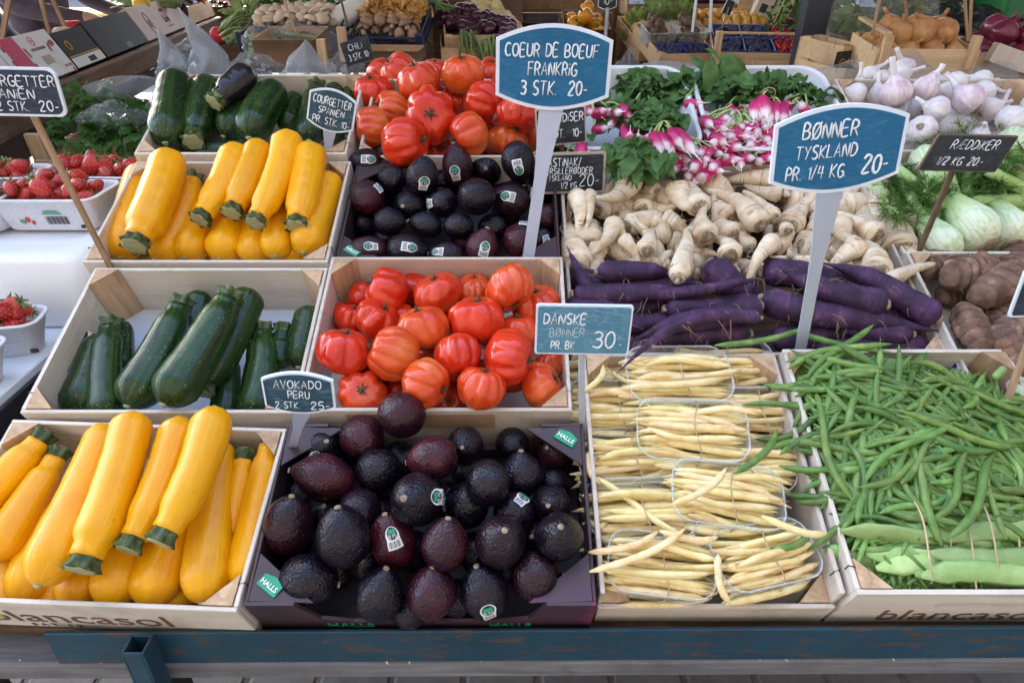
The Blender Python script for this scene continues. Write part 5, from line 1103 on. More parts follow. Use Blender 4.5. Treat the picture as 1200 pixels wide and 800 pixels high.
def fan_r(n, wd, up=.25, s=1.15, y0=0, z0=.0, dy=1):
    out = []
    for i in range(n):
        x = -wd+2*wd*i/max(1, n-1); out.append((x+rng.uniform(-.003, .003), y0+rng.uniform(-.006, .006), z0+rng.uniform(-.006, .008), -x*4+rng.uniform(-.15, .15), dy, up, s*.82*rng.uniform(.85, 1.15)))
    return out
def pile_r(n, wx, wy, s=1.0, z=0.0):
    return [(rng.uniform(-wx, wx), rng.uniform(-wy, wy), z+rng.uniform(-.008, .022), rng.uniform(-.8, .8), rng.uniform(.25, 1), rng.uniform(-.75, .15), s*.80*rng.uniform(.8, 1.2)) for _ in range(n)]
def MP(px, py, w_, rz=0): u, v, _ = uvw(P(px, py, w_)); return MI(u, v, w_, rz)
bunch('radish bunch with three long pink roots above the second black board', MP(748,160,.105, .1), fan_r(5, .021, .1, 1.2), 52, .11)
bunch('radish bunch with fat magenta roots hanging right of the leaf rosette', MP(784,168,.125, .25), fan_r(6, .026, .05, 1.3, 0, .006), 60, .11)
bunch('radish bunch turned over so that its leaves face the viewer', MP(754,160,.12, 2.9), fan_r(4, .02, -.4, 1, .03), 80, .085, True, Vector((0, .8, .25)))
bunch('heap of round white-tipped radishes at the front of the left tub', MP(800,197,.085), pile_r(44, .055, .026, .95), 8, .06, False)
bunch('small radish bunch behind the first black board', MP(708,140,.10, .6), pile_r(9, .03, .03, 1.0), 26, .10, False)
bunch('radish bunch at the back of the left tub, mostly leaves', MP(760,122,.085, .1), pile_r(5, .03, .012, 1.0, -.02), 70, .12, False)
bunch('radishes low behind the second black board beside the crate post', MP(680,188,.09, .2), pile_r(6, .03, .012, 1.0), 12, .07, False)
bunch('radish bunch with three tall pink roots in the middle of the right tub', MP(901,128,.12, -.1), fan_r(5, .024, .1, 1.25), 50, .11)
bunch('radish bunch at right tub rim behind the big blue sign', MP(932,132,.10, -.5), pile_r(6, .03, .014, 1.1), 24, .09, False)
bunch('heap of white-tipped radishes filling the front of the right tub', MP(868,168,.085), pile_r(90, .064, .05, .95), 6, .05, False)
bunch('radish bunch at the back left of the right tub with upright leaves', MP(822,128,.085, .2), pile_r(5, .022, .012, 1.0, -.01), 66, .12, False)
bunch('radish bunch at the back of the right tub with drooping leaves', MP(868,128,.09, 0), pile_r(6, .03, .012, 1.0, -.02), 84, .12, False, Vector((0, .6, .3)))
bunch('few loose leafy radishes at the very front of the right tub', MP(868,196,.07, .1), pile_r(4, .04, .006, .9), 18, .06, False)
# ---------------------------------------------------------------- price signs
def panel_mat(name, a, b, smear, rough=.45):
    s = NT(name); co = s.coord('Object'); c = s.ramp(s.noise(co, 18, 5), [(.3, a), (.7, b)]); k = s.noise(s.coord('Object', (1, 1, 3)), 38, 7, .75, 1.5); c = s.mix(s.ramp(k, [(.50, (0, 0, 0)), (.85, (smear,)*3)]), c, (.45, .58, .66)); s.base(c); s.set(Roughness=rough, Specular_IOR_Level=.35); return s.m
M_['p_blue'] = panel_mat('blue_board', (.002, .10, .225), (.005, .13, .285), .2)
M_['p_navy'] = panel_mat('navy_board', (.010, .016, .035), (.016, .028, .055), .16)
M_['p_black'] = panel_mat('black_board', (.012, .014, .020), (.022, .026, .034), .18)
M_['p_slate'] = panel_mat('chalky_blue_board', (.06, .19, .29), (.10, .26, .37), .75, .7)
M_['p_teal'] = panel_mat('dark_teal_board', (.012, .045, .075), (.02, .07, .105), .40)
M_['signwhite'] = std('sign_plastic', [(.3, (.66, .74, .84)), (.7, (.74, .80, .88))], 12, .35, .05, vary=.02)
M_['signpost'] = clear('translucent_post', (.62, .70, .86), .30, .25, 0, (.62, .68, .80))
M_['p_frame'] = std('wooden_frame', [(.3, (.38, .31, .25)), (.7, (.50, .43, .36))], 60, .7, .2)
def outline(kind, W, Hh):
    if kind == 'barrel':
        pts = []; b = Hh*.17; n = 14
        for i in range(n+1): x = -W/2+W*i/n; pts.append((x, -Hh/2+b*(abs(2*x/W)**1.9)))
        for i in range(n+1): x = W/2-W*i/n; pts.append((x, Hh/2-b*(abs(2*x/W)**1.9)))
        return pts
    r = min(W, Hh)*(.16 if kind == 'round' else .05)
    return rrect(W, Hh, r, 5)
def sign(label, cx, cy, wpx, hpx, y, panel, rimm, lines, kind='barrel', roll=0, foot=None, post='signpost', ptype='taper', yaw=0, skew=0, rimw=.045, textmat='chalk', tilt=0, name='price_sign', group='hand-written price signs'):
    p = D(cx, cy, y); k = TT(p)/FPX; W = wpx*k; Hh = hpx*k*1.08
    M = Matrix.Translation(p) @ Matrix.Rotation(R(yaw), 4, 'Z') @ Matrix.Rotation(R(tilt), 4, 'X') @ Matrix.Rotation(R(roll), 4, 'Y'); o = thing(name, label, 'price sign', M, group)
    sk = Matrix.Identity(4); sk[0][2] = skew
    f = MB(); ol = outline(kind, W, Hh); prism(f, ol, .004, sk @ Matrix.Translation((0, 0, 0))); f.build('rim', M_[rimm], o)
    g_ = MB(); e = rimw*min(W, Hh); kx, kz = (W-2*e)/W, (Hh-2*e)/Hh; prism(g_, [(a*kx, b*kz) for a, b in ol], .0016, sk @ Matrix.Translation((0, -.0010, 0))); pn = g_.build('panel', M_[panel], o)
    t = MB()
    for (txt, fx, fz, fh, fw, *rest) in lines:
        tm = MB(); hand(tm, txt, fx*W, fz*Hh, fh*Hh, -.0010, fw*W if fw else None, fh*Hh*(rest[0] if rest else .075)); t.add(tm.v, tm.f, True, None, sk)
    if lines: t.build('lettering', M_[textmat], pn)
    if foot:
        F = P(*foot); inv = M.inverted(); A = inv @ F; B = Vector((sk[0][2]*-Hh/2*.8, .004, -Hh/2+.012*Hh)); q = MB()
        if ptype == 'taper':
            n = 8; pts = [B.lerp(A, (i/n)) for i in range(n+1)]; wds = [.017, .015, .012, .0095, .009, .009, .009, .009, .009]; zz = Hh/.11
            v = []; fs = []
            for q_, wd in zip(pts, wds):
                wd *= max(.6, min(1.1, zz)); v += [q_+Vector((-wd, 0, 0)), q_+Vector((wd, 0, 0)), q_+Vector((wd, .003, 0)), q_+Vector((wd*.25, .003, 0)), q_+Vector((wd*.25, .007, 0)), q_+Vector((-wd*.25, .007, 0)), q_+Vector((-wd*.25, .003, 0)), q_+Vector((-wd, .003, 0))]
            m = 8
            for i in range(n):
                for j in range(m): fs.append((i*m+j, (i+1)*m+j, (i+1)*m+(j+1) % m, i*m+(j+1) % m))
            fs += [tuple(range(m)), tuple(range(n*m+m-1, n*m-1, -1))]; q.add(v, fs, False)
        elif ptype == 'stick': bar(q, B+Vector((0, .004, Hh*.5)), A, .0085, .006, Vector((0, 1, 0)), .001)
        else: bar(q, B+Vector((0, .003, .01)), A, .008, .004, Vector((0, 1, 0)), .001)
        q.build('post', M_[post], o)
    return o
sign('large blue price sign reading COEUR DE BOEUF FRANKRIG with white rim', 648.5, 80, 135, 88, .70, 'p_blue', 'signwhite',
     [('COEUR DE BOEUF', -.02, .13, .145, .80), ('FRANKRiG', -.01, -.085, .15, .42), ('3 STK.  20-', .01, -.315, .165, .58)], roll=1.2, foot=(616, 322, .06))
sign('large blue price sign reading BØNNER TYSKLAND with white rim', 982, 175.5, 152, 96, .42, 'p_blue', 'signwhite',
     [('BØNNER', -.08, .15, .17, .41), ('TYSKLAND', -.09, -.08, .15, .46), ('PR. 1/4 KG.', -.15, -.315, .15, .46), ('20-', .30, -.30, .21, .19)], roll=-5, foot=(938, 412, .07))
sign('slanted navy sign reading COURGETTER, cut by the left edge of the photo', 20, 108, 102, 51, .62, 'p_navy', 'signwhite',
     [('COURGETTER', .02, .12, .21, .88, .075), ('SPANiEN', -.10, -.13, .19, .58, .075), ('2 STK.', -.10, -.38, .19, .36, .075), ('20-', .32, -.38, .21, .22, .075)], 'round', roll=1.2, foot=(135, 324, .07), post='stick', ptype='stick', rimw=.055)
sign('small blue price sign reading COURGETTER, tilted among dark courgettes', 388.5, 130, 55, 46, .93, 'p_teal', 'signwhite',
     [('COURGETTER', 0, .12, .17, .80, .075), ('SPANiEN', 0, -.10, .15, .54, .075), ('PR. STK. 10-', .02, -.34, .16, .78, .075)], roll=15, foot=(382, 205, .05))
sign('black sign reading RADISER with thin frame, behind the translucent post', 657.5, 148, 59, 40, .92, 'p_black', 'p_frame',
     [('D.  RADiSER', .0, .12, .22, .88, .075), ('P.  DT.  10-', .0, -.30, .22, .80, .075)], 'rect', roll=-5, foot=(660, 205, .05), post='stick_d', ptype='flat')
sign('black wood-framed sign reading PASTINAK and PERSILLERØDDER above the roots', 671, 203, 77, 45, .86, 'p_black', 'p_frame',
     [('PASTiNAK/', -.16, .17, .20, .56, .07), ('PERSiLLERØDDER', -.08, -.01, .15, .76, .07), ('TYSKLAND', -.22, -.17, .13, .40, .07), ('1/2 KG', -.06, -.37, .15, .24, .075), ('20-', .25, -.33, .30, .30, .045)], 'rect', roll=-1.5, foot=(664, 262, .05), post='stick', ptype='flat', rimw=.06)
sign('small black sign reading RÆDDIKER leaning on a dark brown stick', 1134, 180, 93, 40, .66, 'p_black', 'stick_d',
     [('RÆDDiKER', .02, .12, .24, .58, .06), ('1/2 KG. 20.-', -.04, -.32, .22, .58, .065)], 'rect', roll=1.5, foot=(1072, 306, .05), post='stick_d', ptype='stick', skew=.28, rimw=.035)
sign('chalky grey-blue sign reading DANSKE BØNNER in front of purple carrots', 683.5, 387, 112, 61, .40, 'p_slate', 'signwhite',
     [('DANSKE', -.20, .13, .20, .44, .085), ('PR. BK', -.21, -.38, .15, .24, .085), ('30', .22, -.34, .33, .22, .06), ('-', .40, -.34, .14, None)], 'rect', roll=1, foot=(682, 545, .02), post='pewter', ptype='flat', rimw=.035, name='price_sign') if M_.setdefault('pewter', std('grey_metal', [(.3, (.30, .32, .36)), (.7, (.42, .44, .48))], 20, .4, .05)) else None
sg = [o for o in C.objects if o.get("label", "").startswith('chalky')][0]; pn = [c for c in sg.children if c.name.startswith('panel')][0]
k_ = TT(sg.matrix_world.translation)/FPX; t = MB(); hand(t, 'BØNNER', -.17*112*k_, -.13*66*k_, .17*66*k_, -.0010, .36*112*k_, .0006); t.build('faded_lettering', M_['chalk_dim'], pn)
sign('dark teal sign reading AVOKADO PERU at the corner of the front carton', 350, 461, 83, 53, .255, 'p_teal', 'signwhite',
     [('AVOKADO', .0, .14, .19, .66, .07), ('PERU', .0, -.10, .17, .30, .07), ('2 STK.', -.18, -.36, .16, .34, .07), ('25-', .28, -.37, .19, .26, .07)], roll=2, foot=(341, 530, .06))
sign('tiny black sign reading CHILI standing behind the back tomatoes', 418.5, 60, 34, 24, 1.40, 'p_black', 'black', [('CHiLi', -.02, .08, .26, .48, .07), ('3 STK. 10-', .02, -.34, .26, .76, .07)], 'rect', roll=-15, foot=None, rimw=.02)
sign('sign cut off by the right edge, dark blue with white rim', 1232, 344, 80, 56, .46, 'p_navy', 'signwhite', [], 'rect', roll=-2, foot=(1172, 492, .08), post='stick', ptype='stick')

# ---------------------------------------------------------------- strawberries and foam boxes at left
TOPZ = 1.035
sbx = MB(); loft(sbx, [[(x, y, z) for x, y in rrect(.86+a, .50+a, .03, 5)] for a, z in ((-.016, 0), (0, .01), (0, .122), (-.012, .132), (-.03, .135), (-.10, .131), (-.12, .128))]); fo = sbx.build('foam_box', M_['styro']); fo.matrix_world = Matrix.Translation((-1.14, .965, TOPZ-.135)); tag(fo, 'white foam box carrying the upper strawberry punnets', 'foam box')
sh = thing('side_shelf', 'white shelf with black edge left of the crates carrying strawberries', 'shelf', Matrix.Translation((-1.16, .62, .90)))
q = MB(); box(q, (0, .18, -.012), (.80, 1.10, .024), None, .002); q.build('top', M_['whitepl'], sh)
q = MB(); box(q, (.4045, .18, -.04), (.008, 1.10, .055), None, .001); q.build('edge_trim', M_['black'], sh)
q = MB(); box(q, (.36, .1, -.2), (.03, 1.0, .30)); q.build('apron', M_['black'], sh)
for x in (-.36, .36):
    for y in (-.3, .66): q = MB(); box(q, (x, y, -.46), (.03, .03, .87)); q.build('leg', M_['black'], sh)
def make_berry(seed):
    rn = random.Random(seed); o = thing('strawberry', '', 'strawberry', Matrix.Identity(4)); mb = MB(); k = rn.uniform(.85, 1.1)
    def S(th, a):
        z = math.cos(th); r = math.sin(th)*(1-.30*(1-(z+1)/2)**1.2)*(1+.05*math.sin(3*a+seed)); d = .022*(1+.0*z)
        return Vector((r*math.cos(a)*.016*k, r*math.sin(a)*.0145, z*.020-.003*math.exp(-(th/.4)**2)))
    sphere_fn(mb, S, 28, 20); mb.build('berry', M_['berry'], o)
    sd = MB()
    for j in range(9):
        th = .45+.26*j; n = max(3, int(11*math.sin(th)))
        for i in range(n):
            a = 6.283*(i+.5*(j % 2))/n; p = S(th, a); lathe(sd, [(.0003, -.0011), (.0007, -.0002), (.0006, .0006), (.0002, .0011)], 5, frame(p*1.0, p.normalized()) @ Matrix.Rotation(R(90), 4, 'X'))
    sd.build('seeds', M_['plum'], o)
    c = MB()
    for i in range(8): a = i*.785+rn.uniform(-.2, .2); leaf(c, Vector((0, 0, .0175)), Vector((math.cos(a), math.sin(a), rn.uniform(.1, .7))), Vector((0, 0, 1)), rn.uniform(.012, .019), .0032, rn.uniform(-.2, .5), .1, 5)
    tube(c, [(0, 0, .017), (.002, 0, .026), (.004, .001, .031)], [.001, .0009, .0008], 5); c.build('calyx', M_['sprout'], o); return o
SBs = [make_berry(i) for i in range(4)]
def berry_punnet(label, cx, cy, z, wpx, rot, berries, print_=False):
    """centre pixel of the rim"""
    H_ = .062; p = Z(cx, cy, z+H_); W = wpx/FPX*TT(p); Dp = W*.62; M = Matrix.Translation((p.x, p.y, z)) @ Matrix.Rotation(R(rot), 4, 'Z'); mb = MB(); tub(mb, W, Dp, H_, .022, .014, .003, .004, None, 4)
    o = thing('berry_punnet', label, 'punnet', M, 'white pulp punnets of strawberries'); tr = mb.build('tray', M_['pulp'], o)
    bx = MB(); box(bx, (0, 0, 0), (.012, .0012, .007), Matrix.Translation((W*.34, -Dp/2+.0125, .009)), .0002); bx.build('vent_hole', M_['black'], tr)
    if print_:
        slope = math.atan2(.014, .056); PM = Matrix.Translation((0, -Dp/2+.0128, .004)) @ Matrix.Rotation(slope, 4, 'X')
        b = MB()
        for i in range(16): box(b, (.004+i*.0025+(.0004 if i % 3 else 0), -.0006, .018), (.0008+.0007*((i*7) % 3)*.6, .0004, .016), PM, .00005)
        b.build('barcode', M_['inkblack'], tr); r = MB()
        for i, (x, zz, s) in enumerate(((-.030, .019, 1), (-.022, .013, .8), (-.038, .014, .7))):
            lathe(r, [(.0005, -.006*s), (.004*s, -.002*s), (.0045*s, .002*s), (.003*s, .0045*s), (.0005, .005*s)], 12, PM @ Matrix.Translation((x, 0, zz)) @ Matrix.Diagonal((1, .16, 1, 1)))
        r.build('printed_berries', M_['inkred'], tr); gq = MB(); box(gq, (.018, -.0006, .032), (.034, .0004, .0025), PM, .0001); box(gq, (.018, -.0006, .0365), (.026, .0004, .002), PM, .0001); leaf(gq, PM @ Vector((-.045, -.0008, .018)), Vector((1, 0, -.4)), Vector((0, -1, 0)), .012, .004, 0, 0, 5, 0); gq.build('printed_green', M_['inkgreen'], tr)
    out = []
    for k in range(berries):
        for _ in range(80):
            x, y = rng.uniform(-W/2+.026, W/2-.026), rng.uniform(-Dp/2+.024, Dp/2-.024); zz = .056+rng.uniform(-.004, .022)
            if all((Vector((x, y, zz))-b).length > .023 for b in out): break
        out.append(Vector((x, y, zz))); ax = Vector((rng.gauss(0, 1), rng.gauss(.2, .8), rng.gauss(.25, .5))); s = rng.uniform(.85, 1.15)
        wz = M @ Vector((x, y, zz)); b = spawn(rng.choice(SBs), Matrix.Translation(wz) @ frame(Vector((0, 0, 0)), ax) @ Matrix.Diagonal((s, s, s, 1)), 'red strawberry with green calyx in the '+label.split(',')[0].replace('white pulp ', ''), 'strawberries in '+label.split(',')[0])
    fl = MB(); loft(fl, [[(x, y, zz_) for x, y in rrect(W*a, Dp*a, .018, 4)] for a, zz_ in ((.80, .03), (.84, .040))]); fl.build('berry_layer', M_['berry'], o)
berry_punnet('white pulp punnet with printed barcode side, beside the yellow courgettes', 63, 222, TOPZ, 122, 0, 18, True)
berry_punnet('white pulp punnet behind the one with barcode', 118, 198, TOPZ, 100, -3, 16)
berry_punnet('white pulp punnet at back left, partly outside the frame', 2, 200, TOPZ, 92, 2, 14)
berry_punnet('white pulp punnet in the left photo edge, left of the barcode one', -38, 228, TOPZ, 90, 2, 14)
berry_punnet('white pulp punnet on the lower white shelf', 2, 372, .90, 84, 12, 12)
berry_punnet('white pulp punnet cut by the frame, lower left shelf', -52, 408, .90, 90, 4, 12)
for o_ in SBs: drop(o_)
# ---------------------------------------------------------------- behind the slope: counters, added unseen canopy, post
def bpt(px, py, y0, py0, k): return D(px, py, y0+(py0-py)*k)
cn = thing('added_shade_canopy', 'unseen canvas canopy added to shade the stall, on its slim black corner post', 'canopy', Matrix.Identity(4))  # canvas is unseen, added to keep the sun off the stall; corner post is real
M_['canvas'] = std('canopy_canvas', [(.3, (.30, .29, .26)), (.7, (.38, .37, .34))], 12, .9, .1)
q = MB(); box(q, (.2, 3.35, 2.62), (7.4, 4.3, .02)); q.build('canvas', M_['canvas'], cn)
pbm, ptp = D(936, 105, 1.98), D(962, -20, 1.98); q = MB(); w_ = .052; dirp = (ptp-pbm).normalized(); lo = pbm-dirp*1.0; hi = pbm+dirp*1.5
bar(q, (lo.x, lo.y, 0.0), (hi.x, hi.y, 2.60), .080, .05, Vector((0, 1, 0)), .004); q.build('post', std('blue_black_post', [(.3, (.012, .018, .03)), (.7, (.02, .03, .045))], 15, .4, .05), cn)
for x, y in ((-2.4, 5.3), (3.4, 5.3), (3.4, 1.4)): q = MB(); box(q, (x, y, 1.3), (.06, .06, 2.6)); q.build('post', M_['black'], cn)
bc = thing('back_counter', 'dark brown board counter behind the slope carrying crates', 'counter', Matrix.Identity(4))
q = MB(); box(q, (.45, 2.55, .905), (3.0, 2.1, .03), None, .003); q.build('top', M_['darkwood'], bc)
q = MB(); box(q, (.35, 3.75, .60), (4.2, .03, 1.2)); q.build('back_panel', M_['darkwood'], bc)
q = MB(); box(q, (.45, 1.53, .70), (2.9, .02, .37)); q.build('apron', M_['darkwood'], bc)
q = MB(); box(q, (-1.16, 2.75, .905), (.2195, 1.7, .03), None, .003); q.build('top', M_['darkwood'], bc)
for x in (-.95, 1.85):
    for y in (1.6, 3.5): q = MB(); box(q, (x, y, .445), (.06, .06, .89)); q.build('leg', M_['black'], bc)

GB_ = 'wooden crates on the back counter'
def bcrate(label, px0, px1, py, y, Dp, Hh, tilt=8, yaw=0, wall='cratewood', name='wooden_crate', group=GB_, post=.03, cat='crate'):
    a, b = D(px0, py, y), D(px1, py, y); W = (b-a).length; c = (a+b)/2; M = Matrix.Translation(c) @ Matrix.Rotation(R(yaw), 4, 'Z') @ Matrix.Rotation(R(tilt), 4, 'X') @ Matrix.Translation((0, Dp/2, 0))
    o = crate(name, label, cat, 0, W, 0, Dp, Hh, group, wall=wall, M=M, post=post, floor='darkwood' if wall == 'cratewood' else wall); return o, M, W
def lump(name, cat, label, mat, size, squash=1.0, seed=0, rough_=.06, group=None, parts=None):
    rn = random.Random(seed); mb = MB(); a1, a2 = rn.uniform(0, 6), rn.uniform(0, 6)
    sphere_fn(mb, lambda th, a: Vector((math.sin(th)*math.cos(a)*(1+rough_*math.sin(3*a+a1)), math.sin(th)*math.sin(a)*(1+rough_*math.cos(2*a+a2)), math.cos(th)*squash*(1+rough_*math.sin(2*a))))*size, 16, 10)
    return mb.mesh(name, M_[mat])
def pile(name, cat, meshes, M, W, Dp, z, n, r, fmt, group, dome=.02, rowh=9, jit=1.0, lay=2):
    """n repeats heaped in a crate frame (x across, y into it)"""
    out = []; nx = max(2, int(W/(2*r*.86))); ny = max(1, int(Dp/(2*r*.86))); k = 0
    cells = [(i, j, l) for l in range(lay) for j in range(ny-(l if ny > l+1 else 0)) for i in range(nx-l)]
    if len(cells) > n: cells = cells[-n:] if lay > 1 else cells[:n]
    for (i, j, l) in cells:
        x = -W/2+r+(W-2*r)*((i+.5*l)/max(1, nx-1))+rng.uniform(-.2, .2)*r*jit; y = -Dp/2+r+(Dp-2*r)*((j+.5*l)/max(1, ny-1) if ny > 1 else .5)+rng.uniform(-.2, .2)*r*jit
        zz = z+l*r*1.35+dome*(1-(2*x/W)**2)*(1-.6*(2*y/max(Dp, .01))**2)+rng.uniform(-.15, .15)*r
        p = M @ Vector((x, y, zz)); s = rng.uniform(.88, 1.12); m = Matrix.Translation(p) @ Euler((rng.gauss(0, .5), rng.gauss(0, .5), rng.uniform(0, 6))).to_matrix().to_4x4() @ Matrix.Diagonal((s, s, s, 1))
        me = rng.choice(meshes)
        if isinstance(me, bpy.types.Object): o = spawn(me, m, 'x', group)
        else: o = link(name, me); o.matrix_world = m; tag(o, 'x', cat, group)
        c = p-CAM; zc = c.dot(Vector((0, .8660254, -.5))); out.append((o, 600+FPX*c.x/zc, 400-FPX*c.dot(Vector((0, .5, .8660254)))/zc, ''))
    if fmt: 
        for q in out: q[0]["label"] = fmt
        if '{' in fmt: label_rows(out, fmt, rowh)
    return out
def onion_proto(name, mat, cat):
    o = thing(name, '', cat, Matrix.Identity(4)); mb = MB(); lathe(mb, [(.003, -.031), (.014, -.032), (.028, -.022), (.037, -.004), (.037, .006), (.028, .022), (.014, .031), (.006, .038)], 24, None, lambda a, z: 1+.012*math.sin(11*a)+.02*math.sin(2*a)); mb.build('bulb', M_[mat], o)
    s = MB(); tube(s, [(0, 0, .035), (.002, .001, .046), (.006, .002, .056)], [.0062, .004, .0045], 8, True, 4, .2); s.build('neck', M_[mat], o); q = MB(); lathe(q, [(.007, -.031), (.008, -.034), (.002, -.035)], 10, None, lambda a, z: 1+.2*math.sin(7*a)); q.build('root_plate', M_['crown'], o); return o
# onion crate at the right
oc, OM, OW = bcrate('slatted wooden crate of brown onions behind the garlic', 1020, 1134, 94, 1.62, .20, .078, 6, -4, post=.026)
for s in (-1, 1): q = MB(); bar(q, (s*(OW/2-.02), -.10, .03), (s*(OW/2-.02), -.10, .112), .02, .02); q.build('corner_block', M_['post'], oc)
q = MB(); bar(q, (-OW/2+.015, -.10, .116), (-OW/2+.015, .10, .116), .02, .008, Vector((0, 0, 1))); q.build('handle_bar', M_['cratewood'], oc)
on = onion_proto('onion', 'onion', 'onion'); pile('onion', 'onion', [on], OM @ Matrix.Translation((0, 0, 0)), OW-.03, .17, .045, 44, .030, 'brown onion, {pos} in the {row} row of the slatted onion crate', 'brown onions in the slatted crate', .02, 9, 1.0, 2); drop(on)
ro = onion_proto('red_onion', 'redonion', 'onion')
rc, RM_, RW = bcrate('wooden crate of dark red onions at the right photo edge', 1150, 1260, 92, 1.75, .24, .06, 6, -8)
pile('red_onion', 'onion', [ro], RM_, RW-.02, .22, .04, 22, .036, 'dark red onion, {pos} in the {row} row at the right edge', 'red onions', .015, 9, 1.2, 2)
po = thing('wood_box', 'long pale wooden box lying across the red onions', 'box', frame((D(1165, 62, 1.72)+D(1215, 80, 1.72))/2, D(1215, 80, 1.72)-D(1165, 62, 1.72))); q = MB(); box(q, (0, 0, 0), (.05, .03, .16), None, .002); q.build('body', M_['cratewoodw'], po); drop(ro)
lk = thing('leek', 'pale leek lying behind the red onions', 'leek', frame(D(1150, 57, 1.95), D(1170, 55, 1.95)-D(1130, 60, 1.95))); q = MB(); tube(q, [(0, 0, -.16), (0, 0, -.05), (0, 0, .08), (0, 0, .16)], [.014, .017, .018, .016], 12, True, 5, .05); q.build('stalk', M_['fstalk'], lk); q = MB()
for k in range(7): leaf(q, Vector((0, 0, .15)), Vector((rng.gauss(0, .35), rng.gauss(0, .25), 1)), Vector((0, 1, 0)), .10, .012, .4, .1, 5)
q.build('leaves', M_['cabbage'], lk)
# small crates beside the post
sc1, SM1, _ = bcrate('small wooden crate with black printed label under the cellophane greens', 972, 1006, 96, 1.80, .16, .10, 4, 28)
lb_ = MB(); box(lb_, (0, 0, 0), (.135, .001, .07), Matrix.Translation((0, -.0815, .052)), .0003); fp = [c for c in sc1.children if c.name.startswith('front_panel')][0]; lb2 = lb_.build('black_label', M_['inkblack'], fp)
print_text('Galdelia', .030, M_['inkorange'], fp, Matrix.Translation((0, -.0824, .055)) @ UP, 'lettering', .0003)
bcrate('plain wooden crate stacked low at the right of the black post', 978, 1030, 112, 1.72, .2, .07, 2, 20)
bcrate('narrow wooden crate just right of the black post', 958, 985, 80, 2.3, .2, .10, 2, 5)
# cellophane wrapped greens
def wrapped(label, px, py, y, r, film='bagfilm', nl=70, mat='cabbage', sq=.9):
    p = D(px, py, y); o = thing('wrapped_greens', label, 'wrapped greens', Matrix.Translation(p), 'greens wrapped in clear film'); f = MB()
    for k in range(nl):
        d = Vector((rng.gauss(0, 1), rng.gauss(0, 1), rng.gauss(0, 1))).normalized(); leaf(f, d*r*.35, d, Vector((rng.gauss(0, 1), rng.gauss(0, 1), rng.gauss(0, 1))), r*rng.uniform(.4, .65), r*.16, .4, .25, 5)
    f.build('leaves', M_[mat], o); b = MB(); ph = rng.uniform(0, 6)
    sphere_fn(b, lambda th, a: Vector((math.sin(th)*math.cos(a), math.sin(th)*math.sin(a), math.cos(th)*sq))*r*(1.06+.16*noise.noise(Vector((math.sin(th)*math.cos(a)*2.5+ph, math.sin(th)*math.sin(a)*2.5, math.cos(th)*2.5)))+.07*noise.noise(Vector((math.sin(th)*math.cos(a)*8+ph, math.sin(th)*math.sin(a)*8, math.cos(th)*8)))), 40, 26); b.build('film', M_[film], o)
wrapped('big head of greens wrapped in crinkled film right of the black post', 1014, 10, 2.25, .135)
wrapped('smaller film-wrapped greens with bright crinkles beside the onion crate', 1052, 12, 2.2, .11)
hb = thing('hanging_herbs', 'bunch of green herbs hanging beside the black post', 'herbs', Matrix.Translation(D(930, 8, 2.35))); f = MB()
for k in range(120): leaf(f, Vector((rng.gauss(0, .04), rng.gauss(0, .04), rng.uniform(-.10, .08))), Vector((rng.gauss(0, 1), rng.gauss(0, 1), rng.gauss(-.4, .6))), Vector((0, -.4, 1)), rng.uniform(.03, .055), .012, .4, .2, 5, .1, .2)
f.build('leaves', M_['herb'], hb); f = MB()
for k in range(8): tube(f, [Vector((rng.gauss(0, .012), 0, .16)), Vector((rng.gauss(0, .03), rng.gauss(0, .03), -.05))], .003, 5)
f.build('stems', M_['fstalk'], hb)
# fruit crates left of the post
fc, FM, FW = bcrate('wooden crate of blueberry and redcurrant trays left of the black post', 834, 942, 84, 2.12, .30, .06, 12, -9, post=.02)
for s, x in ((-1, -FW/2+.012), (-1, FW/2-.03)): q = MB(); bar(q, (x, -.145, .02), (x, -.145, .125), .022, .02); q.build('corner_block', M_['post'], fc)
q = MB(); bar(q, (-FW/2+.01, -.04, .088), (FW/2-.01, -.04, .088), .012, .006, Vector((0, 0, 1))); q.build('cross_slat', M_['cratewood'], fc)
def tray(label, M, x0, x1, y0, y1, matname, berr, n, r, fmt, group):
    mb = MB(); tub(mb, x1-x0, y1-y0, .05, .01, .004, .0015, .002, None, 2); o = mb.build('berry_tray', M_['bluetray']); o.matrix_world = M @ Matrix.Translation(((x0+x1)/2, (y0+y1)/2, .012)); tag(o, label, 'fruit tray', 'blue fruit trays')
    bs = MB()
    for k in range(n): p = Vector((rng.uniform(x0+r+.004, x1-r-.004), rng.uniform(y0+r+.004, y1-r-.004), .05+rng.uniform(-.004, .012))); sphere_fn(bs, lambda th, a: p+Vector((math.sin(th)*math.cos(a), math.sin(th)*math.sin(a), math.cos(th)*.9))*r, 8, 6)
    b = bs.build(matname, M_[berr]); b.matrix_world = M; tag(b, fmt, 'berries', None, 'stuff')
for i in range(3):
    x0 = -FW/2+.01+i*(FW-.02)/3
    for j in range(2):
        mat, nm = ('blueberry', 'blueberries') if i < 2 else ('currant', 'redcurrants')
        tray(f'blue tray of {nm}, {("left", "middle", "right")[i]} one in the {("front", "back")[j]} row of the fruit crate', FM, x0+.001, x0+(FW-.02)/3-.001, -.14+j*.14, -.005+j*.14, nm, mat, 90 if mat == 'blueberry' else 130, .0075 if mat == 'blueberry' else .006, f'{nm} filling the {("left", "middle", "right")[i]} {("front", "back")[j]} blue tray', 'berries')
bcrate('plain wooden crate under the blueberry crate', 880, 950, 98, 2.08, .28, .07, 4, -6, post=.02)
plm = [lump('yellow_plum', '', '', 'plum', .0165, 1.08, i, .02) for i in range(3)]
